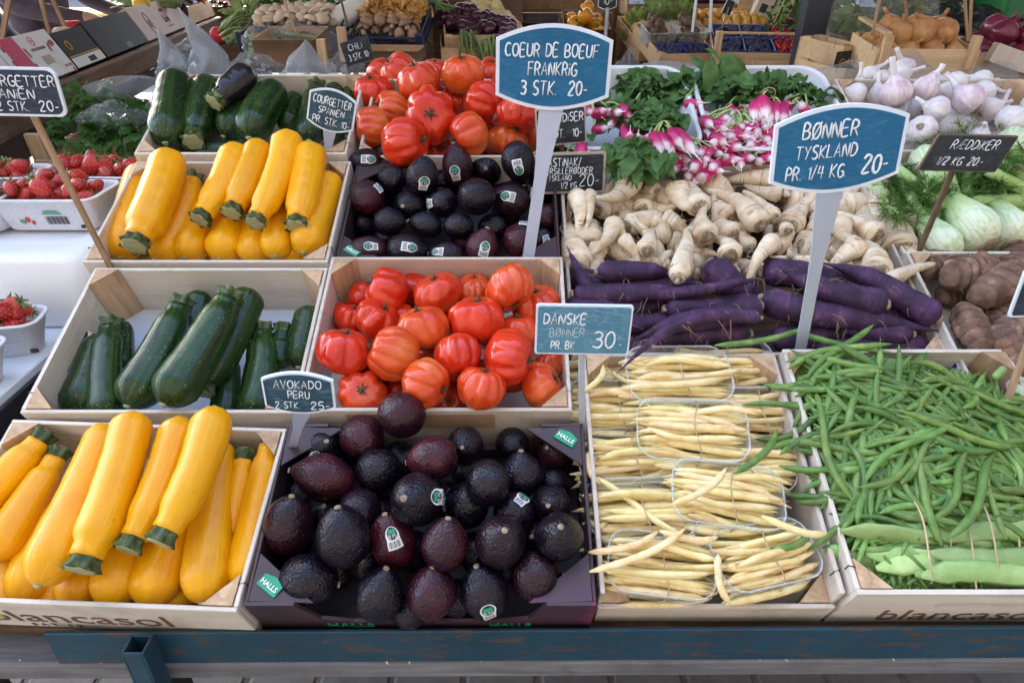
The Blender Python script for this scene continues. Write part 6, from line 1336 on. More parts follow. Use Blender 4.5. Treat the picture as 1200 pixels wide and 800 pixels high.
pc, PM_, PW = bcrate('low wooden crate of loose yellow plums behind the blueberries', 838, 905, 58, 2.46, .18, .045, 14, -8, post=.015)
pile('yellow_plum', 'plum', plm, PM_, PW-.02, .15, .035, 60, .017, 'yellow plum, {pos} in the {row} low crate row', 'loose yellow plums', .02, 3.2, 1, 2)
cb_ = D(836, 50, 2.66); bxm = MB(); tub(bxm, .34, .16, .085, .012, .006, .002, .003, None, 3); o = bxm.build('clear_box', M_['film']); o.matrix_world = Matrix.Translation(cb_) @ Matrix.Rotation(R(8), 4, 'X'); tag(o, 'large clear box packed with yellow plums', 'clear box')
pile('yellow_plum', 'plum', plm, o.matrix_world, .32, .14, .02, 90, .0175, 'yellow plum, {pos} in the {row} large clear box row', 'plums in the clear box', .012, 3.2, .8, 4)
wn = [lump('walnut', '', '', 'walnut', .019, 1.05, i, .06) for i in range(3)]
ncr, NM, NW = bcrate('wooden crate holding boxes of nuts, seen at an angle', 768, 838, 84, 2.18, .30, .06, 14, 10, post=.02)
for i, x in enumerate((-.055, .055)):
    b = MB(); tub(b, .105, .12, .06, .01, .004, .0015, .003, None, 3); o = b.build('clear_box', M_['film']); o.matrix_world = NM @ Matrix.Translation((x*NW/.2, .02, .03)); tag(o, f'small clear box of brown nuts, {("left", "right")[i]} of two', 'clear box', 'clear nut boxes')
    pile('walnut', 'nut', wn, o.matrix_world, .095, .11, .015, 26, .018, 'brown nut, {pos} in the {row} row of the '+('left', 'right')[i]+' clear nut box', 'brown nuts', .008, 4, .8, 3)
tray('blue tray of dark berries in front of the nut boxes, left one', NM, -NW/2+.01, -.002, -.14, -.06, 'blueberries', 'blueberry', 60, .0075, 'dark berries in the left blue tray before the nuts', '')
tray('blue tray of dark berries in front of the nut boxes, right one', NM, .002, NW/2-.01, -.14, -.06, 'blueberries', 'blueberry', 60, .0075, 'dark berries in the right blue tray before the nuts', '')
yc, YM, YW = bcrate('wooden crate of small yellow fruit at the left of the nuts', 746, 776, 72, 2.42, .26, .06, 18, 14, post=.02)
pile('yellow_plum', 'plum', plm, YM, YW-.02, .25, .05, 40, .017, 'small yellow fruit, {pos} in the {row} row left of the nuts', 'small yellow fruit', .015, 3.2, 1, 2)
wl = thing('wood_board', 'pale board lying on top of the nut boxes', 'board', Matrix.Translation(D(802, 36, 2.36)) @ Matrix.Rotation(R(6), 4, 'Y')); q = MB(); box(q, (0, 0, 0), (.17, .05, .03), None, .002); q.build('plank', M_['cratewoodw'], wl)
ar = [lump('artichoke', '', '', 'cabbage', .05, 1.05, i, .10) for i in range(2)]
for i, (px, py) in enumerate(((747, 28), (742, 48), (775, 33), (800, 20), (768, 24))):
    o = thing('artichoke', 'green artichoke, '+('topmost by the dark shelf post', 'low one by the dark shelf post', 'right of the dark shelf post, over the yellow fruit', 'far one behind the pale board', 'small one in the shadow under the shelf')[i], 'artichoke', Matrix.Translation(D(px, py, 2.55)), 'artichokes under the shelf'); f = MB()
    for k in range(60):
        th = math.acos(1-1.7*(k+.5)/60); a = k*2.4; d = Vector((math.sin(th)*math.cos(a), math.sin(th)*math.sin(a), math.cos(th))); leaf(f, d*.030, Vector((d.x*.4, d.y*.4, 1)), d, .032, .014, -.3, .05, 4, .4)
    f.build('scales', M_['cabbage'], o); q = MB(); sphere_fn(q, lambda th, a: Vector((math.sin(th)*math.cos(a), math.sin(th)*math.sin(a), math.cos(th)))*.031, 12, 8); q.build('heart', M_['cabbage'], o)
# shelf unit and boards at the back
shf = thing('wooden_shelf', 'dark wooden shelf rack with brown boards at the back of the stall', 'shelf rack', Matrix.Identity(4)); ys = 3.0
def slab(px0, px1, py0, py1, y, dp, mat, nm):
    a, b = D(px0, py1, y), D(px1, py0, y); q = MB(); box(q, ((a.x+b.x)/2, y+dp/2, (a.z+b.z)/2), (abs(b.x-a.x), dp, abs(b.z-a.z)), None, .003); return q.build(nm, M_[mat], shf)
slab(560, 722, -30, 12, ys, .03, 'brownwood', 'board'); slab(560, 722, 15.5, 44, ys+.02, .03, 'brownwood', 'board'); slab(560, 722, 46, 110, ys+.04, .03, 'darkwood', 'board')
slab(716, 722.5, -40, 120, ys-.05, .05, 'darkwood', 'post'); slab(728, 735, -40, 120, ys-.06, .05, 'darkwood', 'post')
slab(736, 878, 5, 19, ys-.25, .02, 'brownwood', 'board'); slab(733, 737, -4, 19, ys-.25, .3, 'cratewood', 'board'); slab(736, 878, 17, 19, ys-.228, .3, 'brownwood', 'shelf_board')
slab(736, 900, 19.5, 90, ys+.1, .03, 'darkwood', 'board'); slab(778, 783, 20, 34, ys+.05, .03, 'cratewood', 'post')
slab(870, 1000, -60, 110, ys+.25, .03, 'darkwood', 'board')
for i, (px, m) in enumerate(((775, 'cabbage'), (800, 'cabbage'), (822, 'ponion'), (846, 'ponion'))):
    o = thing('wrapped_greens', ('green packet on the brown shelf, left one', 'green packet on the brown shelf, right one', 'purple packet on the brown shelf, left one', 'purple packet on the brown shelf, right one')[i], 'packet', Matrix.Translation(D(px, 0, 2.85)), 'packets on the brown shelf'); f = MB()
    sphere_fn(f, lambda th, a: Vector((math.sin(th)*math.cos(a)*.05, math.sin(th)*math.sin(a)*.04, math.cos(th)*.035))*(1+.15*noise.noise(Vector((a, th*3, i)))), 20, 12); f.build('packet', M_[m], o)
for i, (px, py) in enumerate(((888, 10), (908, 16))):
    o = thing('printed_carton', ('pale printed box on end, left of two behind the plums', 'pale printed box on end with dark hole, right of two')[i], 'carton', Matrix.Translation(D(px, py+10, 2.6)) @ Matrix.Rotation(R(-12), 4, 'Z') @ Matrix.Rotation(R(18), 4, 'Y'), 'pale boxes on end'); q = MB(); box(q, (0, 0, .05), (.06, .1, .1), None, .002); b = q.build('body', M_['cratewoodw'], o)
    q = MB(); box(q, (.0, -.0505, .035), (.025, .002, .03)); q.build('hole', M_['black'], b); q = MB(); box(q, (-.018, -.0505, .08), (.006, .001, .022)); box(q, (.004, -.0505, .08), (.006, .001, .022)); q.build('print', M_['inkblack'], b)
bd_ = thing('wood_board', 'upright pale board behind the plums', 'board', Matrix.Translation(D(871, 20, 2.75))); q = MB(); box(q, (0, 0, .06), (.06, .02, .18), None, .002); q.build('plank', M_['cratewood'], bd_)
pk = thing('fruit_packet', 'glossy red-brown packet leaning above the redcurrants', 'packet', Matrix.Translation(D(918, 36, 2.42)) @ Matrix.Rotation(R(-35), 4, 'X') @ Matrix.Rotation(R(20), 4, 'Y')); q = MB(); M_['redpack'] = std('red_brown_packet', [(.3, (.16, .02, .015)), (.7, (.34, .07, .05))], 30, .2, .8)
sphere_fn(q, lambda th, a: Vector((math.copysign(abs(math.sin(th)*math.cos(a))**.5, math.cos(a))*.055, math.copysign(abs(math.sin(th)*math.sin(a))**.6, math.sin(a))*.02, math.cos(th)*.05)), 24, 14); q.build('bag', M_['redpack'], pk)
# orange peppers in a carton, further carton
M_['cartonbrown'] = std('brown_carton', [(.3, (.16, .10, .07)), (.7, (.24, .155, .11))], 20, .8, .1)
def plain_carton(label, px0, px1, py, y, Dp, Hh, mat, yaw=0, tilt=0):
    a, b = D(px0, py, y), D(px1, py, y); W = (b-a).length; c = (a+b)/2; M = Matrix.Translation(c) @ Matrix.Rotation(R(yaw), 4, 'Z') @ Matrix.Rotation(R(tilt), 4, 'X') @ Matrix.Translation((0, Dp/2, 0)); o = thing('open_carton', label, 'carton', M, 'open cartons at the back'); q = MB()
    tub(q, W, Dp, Hh, .004, .0, .004, .0005, None, 1); q.build('box', M_[mat], o); return o, M, W
_, CM, CW = plain_carton('open brown carton of orange peppers under the brown boards', 660, 714, 62, 2.5, .22, .085, 'cartonbrown', 0, 14)
pp = [thing('orange_pepper', '', 'pepper', Matrix.Identity(4))]; q = MB()
sphere_fn(q, lambda th, a: Vector((math.sin(th)*math.cos(a), math.sin(th)*math.sin(a), math.cos(th)*.9-.22*math.exp(-(th/.4)**2)))*.034*(1-.10*abs(math.cos(2*a))*math.sin(th)), 28, 14); q.build('body', M_['orange'], pp[0]); q = MB(); tube(q, [(0, 0, .018), (.002, 0, .032), (.006, 0, .04)], [.006, .004, .0045], 8); q.build('stem', M_['stemg'], pp[0])
pile('orange_pepper', 'pepper', pp, CM, CW-.02, .20, .05, 14, .033, 'orange pepper, {pos} in the {row} row of the open carton', 'orange peppers', .02, 7, 1.2, 2); drop(pp[0])
plain_carton('empty purple-brown carton beside the orange peppers', 612, 656, 56, 2.6, .2, .09, 'cartonin', 0, 5)
# purple onions and pale onions, centre back
oc2, CM2, CW2 = bcrate('wooden crate under the bunched purple onions', 522, 600, 66, 2.28, .30, .07, 10, 6, post=.02)
bcrate('lower wooden crate under the purple onion crate', 518, 600, 78, 2.24, .28, .06, 4, 6, post=.02)
pon = [lump('purple_onion', '', '', 'ponion', .024, .85, i, .03) for i in range(3)]; pot = [lump('pale_onion', '', '', 'potato', .026, .9, i, .03) for i in range(3)]
its = []
for k in range(110):
    t = rng.random(); s = rng.random(); px = 512+s*94+t*6; py = 6+28*s*s*.9+rng.uniform(0, 44)*(.45+.55*s)
    if px > 608: continue
    p = D(px, py, 2.46-.006*(py-20)+rng.uniform(-.03, .03)); o = link('purple_onion', rng.choice(pon)); o.matrix_world = Matrix.Translation(p) @ Euler((rng.gauss(0, .6), rng.gauss(0, .6), 0)).to_matrix().to_4x4(); tag(o, 'x', 'onion', 'bunched purple onions'); its.append((o, px, py, ''))
label_rows(its, 'small glossy purple onion, {pos} in the {row} row of the bunched heap', 5)
its = []
for k in range(46):
    s = rng.random(); px = 555+s*52; py = -6+44*s**1.6+rng.uniform(-3, 14)*(1-.4*s)
    p = D(px, py, 2.62-.004*(py-10)+rng.uniform(-.03, .03)); o = link('pale_onion', rng.choice(pot)); o.matrix_world = Matrix.Translation(p); tag(o, 'x', 'onion', 'pale yellow onions'); its.append((o, px, py, ''))
label_rows(its, 'round pale yellow onion, {pos} in the {row} row behind the purple onions', 5)
bk = MB()                                                    # what the heaps lie on
hp = thing('onion_rack', 'sloping dark board carrying the purple and pale onion heaps', 'rack', Matrix.Identity(4)); v = [D(505, -30, 2.9), D(612, -30, 2.95), D(612, 62, 2.42), D(508, 62, 2.40)]; v += [p+Vector((0, .02, -.03)) for p in v]; bk.add(v, [(0, 1, 2, 3), (7, 6, 5, 4), (0, 4, 5, 1), (1, 5, 6, 2), (2, 6, 7, 3), (3, 7, 4, 0)], False); bk.build('board', M_['darkwood'], hp)
def greens(label, name, px, py, y, n, L, wd, mat, dirv, spread=.3, cat='greens'):
    o = thing(name, label, cat, Matrix.Translation(D(px, py, y))); f = MB()
    for k in range(n): tube(f, curve(Vector((rng.gauss(0, .012), rng.gauss(0, .012), rng.gauss(0, .008))), Vector(dirv)*L*rng.uniform(.7, 1.1)+Vector((rng.gauss(0, spread), rng.gauss(0, spread*.5), rng.gauss(0, spread)))*L, (0, 0, rng.uniform(0, .12)*L), 6), [wd*1.2, wd, wd, wd*.9, wd*.8, wd*.6, wd*.3], 6)
    f.build('stalks', M_[mat], o); return o
greens('spray of green onion stalks left of the purple onions', 'onion_stalks', 522, 10, 2.42, 30, .15, .004, 'sprout', (-1, .1, .2), .16)
greens('green onion stalks hanging over the purple onion crate', 'onion_stalks', 545, 38, 2.25, 24, .12, .005, 'sprout', (.2, -.25, -.75), .25)
greens('second tuft of green stalks hanging down from the purple onions', 'onion_stalks', 570, 46, 2.2, 18, .10, .005, 'sprout', (.3, -.2, -.8), .25)
# cabbages
def cabbage(label, px, py, y, r, kind=0):
    o = thing('cabbage', label, 'cabbage', Matrix.Translation(D(px, py, y)) @ Matrix.Rotation(rng.uniform(-.4, .4), 4, 'Y'), 'green cabbages'); q = MB(); zf = 1.5 if kind else .95
    sphere_fn(q, lambda th, a: Vector((math.sin(th)*math.cos(a), math.sin(th)*math.sin(a), math.cos(th)*zf*(1+.15*kind*math.cos(th))))*r*(1+.05*math.sin(5*a+2*th)+.05*noise.noise(Vector((a*2, th*4, px)))), 36, 22); q.build('heart', M_['cabbage'], o); f = MB()
    for k in range(14): a = k*2.4; d = Vector((math.cos(a), math.sin(a), .1)); leaf(f, d*r*.55+Vector((0, 0, -r*zf*.7)), Vector((d.x*.75, d.y*.75, 1)), d*-1, r*zf*1.5, r*.62, -.55, .08, 8, -.5, .04)
    f.build('outer_leaves', M_['cabbage'], o)
cabbage('round savoy cabbage right of the white paper roll', 455, 16, 2.55, .075); cabbage('pointed cabbage beside the savoy, near the purple onions', 484, 26, 2.5, .052, 1); cabbage('pale cabbage at the top edge behind the savoy', 470, -8, 2.85, .08); cabbage('pointed cabbage cut by the top photo edge', 500, 2, 2.7, .05, 1)
# mushrooms and trays, left of centre
def plastic_crate(label, px0, px1, py, y, Dp, Hh, tilt=6, yaw=0):
    a, b = D(px0, py, y), D(px1, py, y); W = (b-a).length; M = Matrix.Translation((a+b)/2) @ Matrix.Rotation(R(yaw), 4, 'Z') @ Matrix.Rotation(R(tilt), 4, 'X') @ Matrix.Translation((0, Dp/2, 0)); o = thing('plastic_crate', label, 'plastic crate', M, 'dark blue lattice crates')
    for nm, aa, bb_ in (('front_lattice', (-W/2, -Dp/2), (W/2, -Dp/2)), ('back_lattice', (-W/2, Dp/2), (W/2, Dp/2)), ('side_lattice', (-W/2, -Dp/2), (-W/2, Dp/2)), ('side_lattice', (W/2, -Dp/2), (W/2, Dp/2))):
        q = MB(); A, B = Vector((*aa, 0)), Vector((*bb_, 0)); n = max(3, int((B-A).length/.035))
        for z in (.006, Hh*.5, Hh): bar(q, A+Vector((0, 0, z)), B+Vector((0, 0, z)), .004, .007, Vector((0, 0, 1)))
        for i in range(n+1): p = A.lerp(B, i/n); bar(q, p, p+Vector((0, 0, Hh)), .005, .005, Vector((0, 1, 0)))
        q.build(nm, M_['bluecrate'], o)
    for sx in (-1, 1):
        for sy in (-1, 1): q = MB(); box(q, (sx*W/2, sy*Dp/2, Hh*.62), (.022, .022, Hh*1.24)); q.build('corner_block', M_['bluecrate'], o)
    q = MB(); box(q, (0, 0, .002), (W-.004, Dp-.004, .004)); q.build('floor', M_['bluecrate'], o); return o, M, W
def mushroom(mat, r=.022):
    o = thing('mushroom', '', 'mushroom', Matrix.Identity(4)); q = MB(); lathe(q, [(.001, r*.62), (r*.5, r*.56), (r*.86, r*.3), (r, -.05*r), (r*.95, -.22*r), (r*.7, -.16*r), (r*.3, -.12*r)], 18, None, lambda a, z: 1+.04*math.sin(3*a)); q.build('cap', M_[mat], o); q = MB(); tube(q, [(0, 0, -.1*r), (0, 0, -.9*r)], [r*.36, r*.42], 10); q.build('stalk', M_['mushpale'], o); return o
mb_, mp_ = mushroom('mush'), mushroom('mushpale'); mbig = mushroom('mush', .05)
_, M1, W1 = plastic_crate('dark blue lattice crate of chanterelles and brown mushrooms', 412, 494, 66, 2.15, .28, .06, 16, -4)
pile('brown_mushroom', 'mushroom', [mb_], M1 @ Matrix.Translation((0, -.07, 0)), W1-.02, .11, .055, 20, .021, 'brown mushroom, {pos} in the {row} row of the lattice crate', 'brown mushrooms', .01, 6, 1, 2)
ch = []
for s in range(3):
    rn = random.Random(s); q = MB(); 
    for k in range(3):
        c = Vector((rn.gauss(0, .012), rn.gauss(0, .012), 0)); ph = rn.uniform(0, 6); lathe(q, [(.004, -.018), (.0045, -.004), (.010, .007), (.019, .015), (.0155, .013), (.005, .004)], 14, Matrix.Translation(c) @ Euler((rn.gauss(0, .5), rn.gauss(0, .5), 0)).to_matrix().to_4x4(), lambda a, z: 1+.22*math.sin(3*a+ph)*max(0, z*50))
    ch.append(q.mesh('chanterelle', M_['chant']))
pile('chanterelle', 'mushroom', ch, M1 @ Matrix.Translation((0, .06, 0)), W1-.02, .13, .065, 54, .017, 'ruffled yellow chanterelle, {pos} in the {row} row of the lattice crate', 'chanterelles', .015, 4, 1.2, 2)
mc, MCM, MCW = plain_carton('low brown carton lying in front of the mushroom crate', 404, 492, 74, 1.95, .10, .035, 'cardboard', -6, 4)
_, M2, W2 = plastic_crate('dark blue lattice crate of pale mushrooms left of the CHILI sign', 286, 396, 60, 2.1, .24, .05, 12, 0)
pile('pale_mushroom', 'mushroom', [mp_], M2, W2-.02, .20, .05, 46, .021, 'pale mushroom, {pos} in the {row} row of the left lattice crate', 'pale mushrooms', .005, 6, 1, 2)
for i, (px, py, s) in enumerate(((334, 25, 1.15), (356, 24, 1.0), (380, 13, 1.0), (388, 17, 1.15))): o = spawn(mbig, Matrix.Translation(D(px, py, 2.32)) @ Euler((-.5, rng.gauss(0, .3), 0)).to_matrix().to_4x4() @ Matrix.Diagonal((s, s, s*.8, 1)), ('large flat brown mushroom, left one behind the pale mushrooms', 'large flat brown mushroom beside the left one, stalk side hidden', 'large brown mushroom leaning behind another by the paper roll', 'large brown mushroom leaning in front by the paper roll')[i], 'large brown mushrooms')
for o_ in (mb_, mp_, mbig): drop(o_)
for i, (px, py, r) in enumerate(((354, 15, .045), (320, 4, .05), (300, -10, .05))):
    o = thing('cauliflower', ('small cauliflower head left of the large mushrooms', 'cauliflower head at the top edge beside the leaves', 'cauliflower head partly above the photo edge')[i], 'cauliflower', Matrix.Translation(D(px, py, 2.6)), 'cauliflowers'); q = MB()
    for k in range(40):
        th = math.acos(1-1.3*(k+.5)/40); a = k*2.4; d = Vector((math.sin(th)*math.cos(a), math.sin(th)*math.sin(a), math.cos(th))); sphere_fn(q, lambda t2, a2: d*r*.72+Vector((math.sin(t2)*math.cos(a2), math.sin(t2)*math.sin(a2), math.cos(t2)))*r*.27, 10, 7)
    q.build('curd', M_['cauli'], o); f = MB()
    for k in range(12): a = k*.52; d = Vector((math.cos(a), math.sin(a), .3)); leaf(f, d*r*.4-Vector((0, 0, r*.5)), d+Vector((0, 0, .5)), Vector((0, 0, 1)), r*1.7, r*.5, .2, .15, 6, .3, .1)
    f.build('leaves', M_['herb'], o)
def leafy(label, px, py, y, n, r, mat='herb', L=.07, name='leafy_greens', sq=.6, wd=.02, jag=.15):
    o = thing(name, label, 'greens', Matrix.Translation(D(px, py, y))); f = MB()
    for k in range(n): d = Vector((rng.gauss(0, 1), rng.gauss(0, .8), rng.gauss(.3, .7))).normalized(); leaf(f, Vector((d.x, d.y, d.z*sq))*r*rng.uniform(.2, .9), d, Vector((rng.gauss(0, .5), -.5, 1)), L*rng.uniform(.6, 1.1), wd*rng.uniform(.7, 1.2), rng.uniform(.2, .7), .2, 6, rng.uniform(-.1, .4), jag)
    f.build('leaves', M_[mat], o); return o
leafy('dark green kale leaves behind the cauliflowers', 375, 2, 2.7, 60, .12); leafy('leafy greens between the side counter and the cauliflowers', 292, 22, 2.45, 50, .08, 'cabbage'); leafy('leafy green tops beside the lattice crate corner', 325, 14, 2.75, 46, .10)
greens('bundle of thin green spears left of the lattice crate', 'spear_bundle', 262, 36, 2.3, 22, .13, .005, 'sprout', (.6, .2, .35), .12); greens('second bundle of green spears below the side counter plank', 'spear_bundle', 268, 48, 2.2, 20, .12, .005, 'sprout', (.5, .2, .15), .15)
tom = lump('tomato', '', '', 'inkred', .03, .9, 3, .02); o = link('tomato', tom); o.matrix_world = Matrix.Translation(D(256, 41, 2.3)); tag(o, 'dull red tomato beside the green spears under the plank', 'tomato')
rl = thing('paper_roll', 'white paper roll lying by the brown mushrooms', 'paper roll', frame(D(411, 14, 2.3), Vector((.55, .5, .28)))); q = MB(); lathe(q, [(.013, -.09), (.036, -.09), (.037, -.088), (.037, .088), (.036, .09), (.013, .09), (.013, -.089)], 24); q.build('roll', M_['white'], rl)
for i, (px, py) in enumerate(((322, 54), (362, 51))):
    p = D(px, py, 1.92); o = thing('asparagus_pack', ('film-wrapped green asparagus pack, left one', 'film-wrapped green asparagus pack, right one by the wooden stake')[i], 'asparagus', Matrix.Translation(p) @ Matrix.Rotation(R(8), 4, 'Y'), 'asparagus packs'); f = MB()
    for k in range(16): y_, z_ = rng.uniform(-.03, .03), -.028+.012*(k % 5); tube(f, [(-.07, y_, z_), (.0, y_, z_+.002), (.06, y_, z_)], [.006, .0062, .005], 7)
    f.build('spears', M_['sprout'], o); g_ = MB()
    for k in range(26): leaf(g_, Vector((rng.uniform(-.06, .06), rng.uniform(-.03, .03), .025)), Vector((rng.gauss(0, 1), rng.gauss(0, .4), .4)), Vector((0, 0, 1)), .03, .008, .4, .1, 4)
    g_.build('tips', M_['chant'], o); b = MB(); ph = rng.uniform(0, 9)
    sphere_fn(b, lambda th, a: Vector((math.copysign(abs(math.sin(th)*math.cos(a))**.6, math.cos(a))*.095, math.sin(th)*math.sin(a)*.05, math.cos(th)*.052))*(1+.12*noise.noise(Vector((math.cos(a)*4+ph, math.sin(a)*4, th*4)))), 36, 20); b.build('film', M_['bagfilm'], o)
plain_carton('open brown carton behind the plastic bags', 300, 372, 78, 1.75, .2, .07, 'cardboard', 0, 5)
for px, py in ((400, 34), (376, 48)):
    a = D(px, py, 1.72); q = MB(); box(q, (0, 0, -.04), (.024, .018, .09), None, .002); o = q.build('crate_post', M_['post']); o.matrix_world = Matrix.Translation(a); tag(o, ('tall wooden crate post left of the CHILI sign' if px == 400 else 'wooden crate post beside the right asparagus pack'), 'wood post')
# plastic bags
def bag(label, px, py, y, r, peak, film, seed, sq=.7, fill='herb', nf=0, lean=0):
    p = D(px, py, y); o = thing('plastic_bag', label, 'plastic bag', Matrix.Translation(p), 'crumpled plastic bags'); b = MB()
    def S(th, a):
        d = Vector((math.sin(th)*math.cos(a), math.sin(th)*math.sin(a)*.7, math.cos(th)*sq)); n_ = noise.noise(d*2.2+Vector((seed*3.1, 0, 0)))*.24+noise.noise(d*5.5+Vector((seed, 2, 0)))*.09+abs(noise.noise(d*11+Vector((seed, 5, 0))))*.05
        k = math.exp(-(th/.42)**1.3)*peak; q = d*r*(1+n_); return Vector((q.x+lean*k*r, q.y, q.z+k*r)) if True else q
    sphere_fn(b, S, 56, 36); b.build('film', M_[film], o)
    if nf:
        f = MB()
        for k in range(nf): d = Vector((rng.gauss(0, 1), rng.gauss(0, .7), rng.gauss(-.2, .5))); d = d/max(1, d.length); leaf(f, d*r*.6, Vector((rng.gauss(0, 1), rng.gauss(0, 1), rng.gauss(0, 1))), Vector((0, 0, 1)), .03, .012, .4, .2, 4)
        f.build('contents', M_[fill], o)
    return o
M_['grey'] = std('grey_contents', [(.3, (.25, .27, .27)), (.7, (.45, .47, .47))], 60, .7, .3)
bag('pointed clear bag standing at the left of the row', 205, 84, 1.47, .046, 1.5, 'bagmilky', 1, .7, 'grey', 40, -.3)
bag('tallest pointed clear bag beside the crate corner post', 250, 84, 1.46, .056, 1.9, 'bagmilky', 2, .75, 'grey', 40, -.5)
bag('grey crumpled bag lying behind the aubergine', 300, 84, 1.46, .065, .1, 'bagfilm', 3, .6, 'grey', 30)
bag('white bag with a folded peak behind the dark courgettes', 362, 100, 1.42, .085, .75, 'bagmilky', 4, .45, 'grey', 30, .1)
bag('clear bag behind the two pointed ones', 225, 68, 1.62, .06, .2, 'bagfilm', 5, .6, 'grey', 20)
bag('crinkled bag between the CHILI sign and white bag', 405, 82, 1.60, .05, .3, 'bagfilm', 6, .7, 'grey', 10)
bag('thin clear bag at the back left corner of the garlic crate', 990, 92, 1.42, .07, .3, 'bagfilm', 7, .35)
bag('thin clear bag in front of the onion crate', 1062, 90, 1.42, .075, .5, 'bagfilm', 8, .3)
bag('clear film between the radishes and the dark shelf post', 735, 92, 1.55, .05, .9, 'bagfilm', 9, .6)
bag('clear film at the crate edge by the red onions', 1165, 88, 1.48, .06, .2, 'bagfilm', 10, .35)
bag('grey printed paper lying behind the radish tubs', 785, 80, 1.72, .09, .0, 'bagmilky', 11, .18)
# celery herbs in a crate at left
hc = crate('wooden_crate', 'wooden crate of leafy celery wrapped in film behind the strawberries', 'crate', 0, .42, 0, .26, .09, GB_, wall='cratewood', M=Matrix.Translation((-.92, 1.42, .965)) @ Matrix.Rotation(R(6), 4, 'X'), post=.03)
q = MB(); box(q, (-.195, -.118, .075), (.035, .012, .15)); q.build('corner_block', M_['post'], hc)
stn = thing('trestle', 'low dark trestle under the celery crate', 'trestle', Matrix.Translation((-.92, 1.42, 0))); q = MB(); box(q, (0, 0, .945), (.5, .3, .02)); q.build('top', M_['darkwood'], stn)
for x in (-.22, .22):
    for y in (-.12, .12): q = MB(); box(q, (x, y, .467), (.03, .03, .93)); q.build('leg', M_['black'], stn)
def celery(label, px, py, y, n, r):
    o = thing('celery_leaves', label, 'celery', Matrix.Translation(D(px, py, y)), 'leafy celery'); f = MB()
    for k in range(n):
        d = Vector((rng.gauss(0, 1), rng.gauss(0, .8), rng.gauss(.25, .7))).normalized(); b = Vector((d.x*r*1.3, d.y*r, d.z*r*.6))*rng.uniform(.5, 1); fd = (d+Vector((rng.gauss(0, .5), -.4, rng.gauss(-.2, .4)))).normalized(); s = fd.cross(Vector((rng.gauss(0, .4), -.4, 1))).normalized(); L = rng.uniform(.018, .03)
        tube(f, [b-fd*.03, b], [.0012, .0009], 4, False)
        for a_ in (-1, 0, 1):
            e = (fd+s*a_*1.0).normalized()
            for c_ in (-.6, 0, .6): leaf(f, b+e*L*.15, (e+s*c_*.6+e.cross(s)*c_*.1).normalized(), fd.cross(s)*-1+Vector((0, 0, .2)), L*(1-.25*abs(c_)), L*.20, .4, .15, 4, .2, .3)
    f.build('leaves', M_['herb'], o); return o
celery('celery leaves drooping over the left crate wall', 95, 155, 1.36, 46, .06); celery('celery leaves at the back of the celery crate', 105, 118, 1.52, 46, .075); celery('celery leaves hanging at the crate front', 132, 158, 1.33, 50, .06); celery('celery leaves against the dark courgette crate', 168, 140, 1.38, 46, .055); celery('celery leaves in the middle under the film', 135, 128, 1.46, 40, .07)
bag('bright crinkled film lying over the celery leaves', 132, 136, 1.36, .075, .1, 'bagfilm', 12, .35); bag('film sheet trailing behind the celery', 152, 104, 1.5, .10, .0, 'bagfilm', 13, .3)

# ---------------------------------------------------------------- side counter with cartons at left
L0, L1 = Vector((-1.22, 1.57, 1.15)), Vector((-1.77, 5.1, 1.15)); dv = (L1-L0).normalized(); nv = Vector((dv.y, -dv.x, 0))  # nv looks into the aisle
SMt = Matrix((dv, -nv, Vector((0, 0, 1)))).transposed().to_4x4(); SMt.translation = L0
sc = thing('side_counter', 'long side counter with weathered brown plank edge and black frame', 'counter', SMt)
q = MB(); box(q, (1.4, .012, -.03), (4.6, .03, .07), None, .004); q.build('plank', wood('aged_plank', (.13, .085, .06), (.26, .18, .13), 0, .7, (.07, .05, .04), 6), sc)
q = MB(); box(q, (1.4, .33, -.02), (4.6, .60, .02), Matrix.Rotation(R(-4), 4, 'X')); q.build('top', M_['darkwood'], sc)
q = MB(); box(q, (1.4, .03, -.10), (4.6, .03, .06)); q.build('rail', M_['black'], sc)
q = MB(); box(q, (1.4, .10, -.26), (4.6, .03, .05)); q.build('rail', M_['black'], sc)
q = MB(); bar(q, (-.9, .0, -.30), (.6, .0, -.42), .05, .05); q.build('brace', M_['black'], sc)
for x in (-.6, .8, 2.2, 3.5): q = MB(); box(q, (x, .3, -.575), (.04, .04, 1.10)); q.build('leg', M_['black'], sc)
def along(px, py): return (Z(px, py, 1.165)-L0).dot(dv)
M_['whitecarton'] = std('white_carton', [(.3, (.66, .63, .65)), (.7, (.74, .72, .73))], 12, .45, .03)
M_['blackcarton'] = std('black_carton', [(.3, (.014, .011, .011)), (.7, (.024, .019, .018))], 12, .65, .03)
M_['pinkcarton'] = std('pinkish_carton', [(.3, (.55, .42, .38)), (.7, (.64, .50, .45))], 12, .6, .03)
M_['redcarton'] = std('red_carton', [(.3, (.4, .03, .02)), (.7, (.5, .05, .03))], 12, .5, .03)
M_['magenta'] = std('magenta_print', [(.3, (.48, .01, .06)), (.7, (.55, .015, .08))], 12, .45, 0)
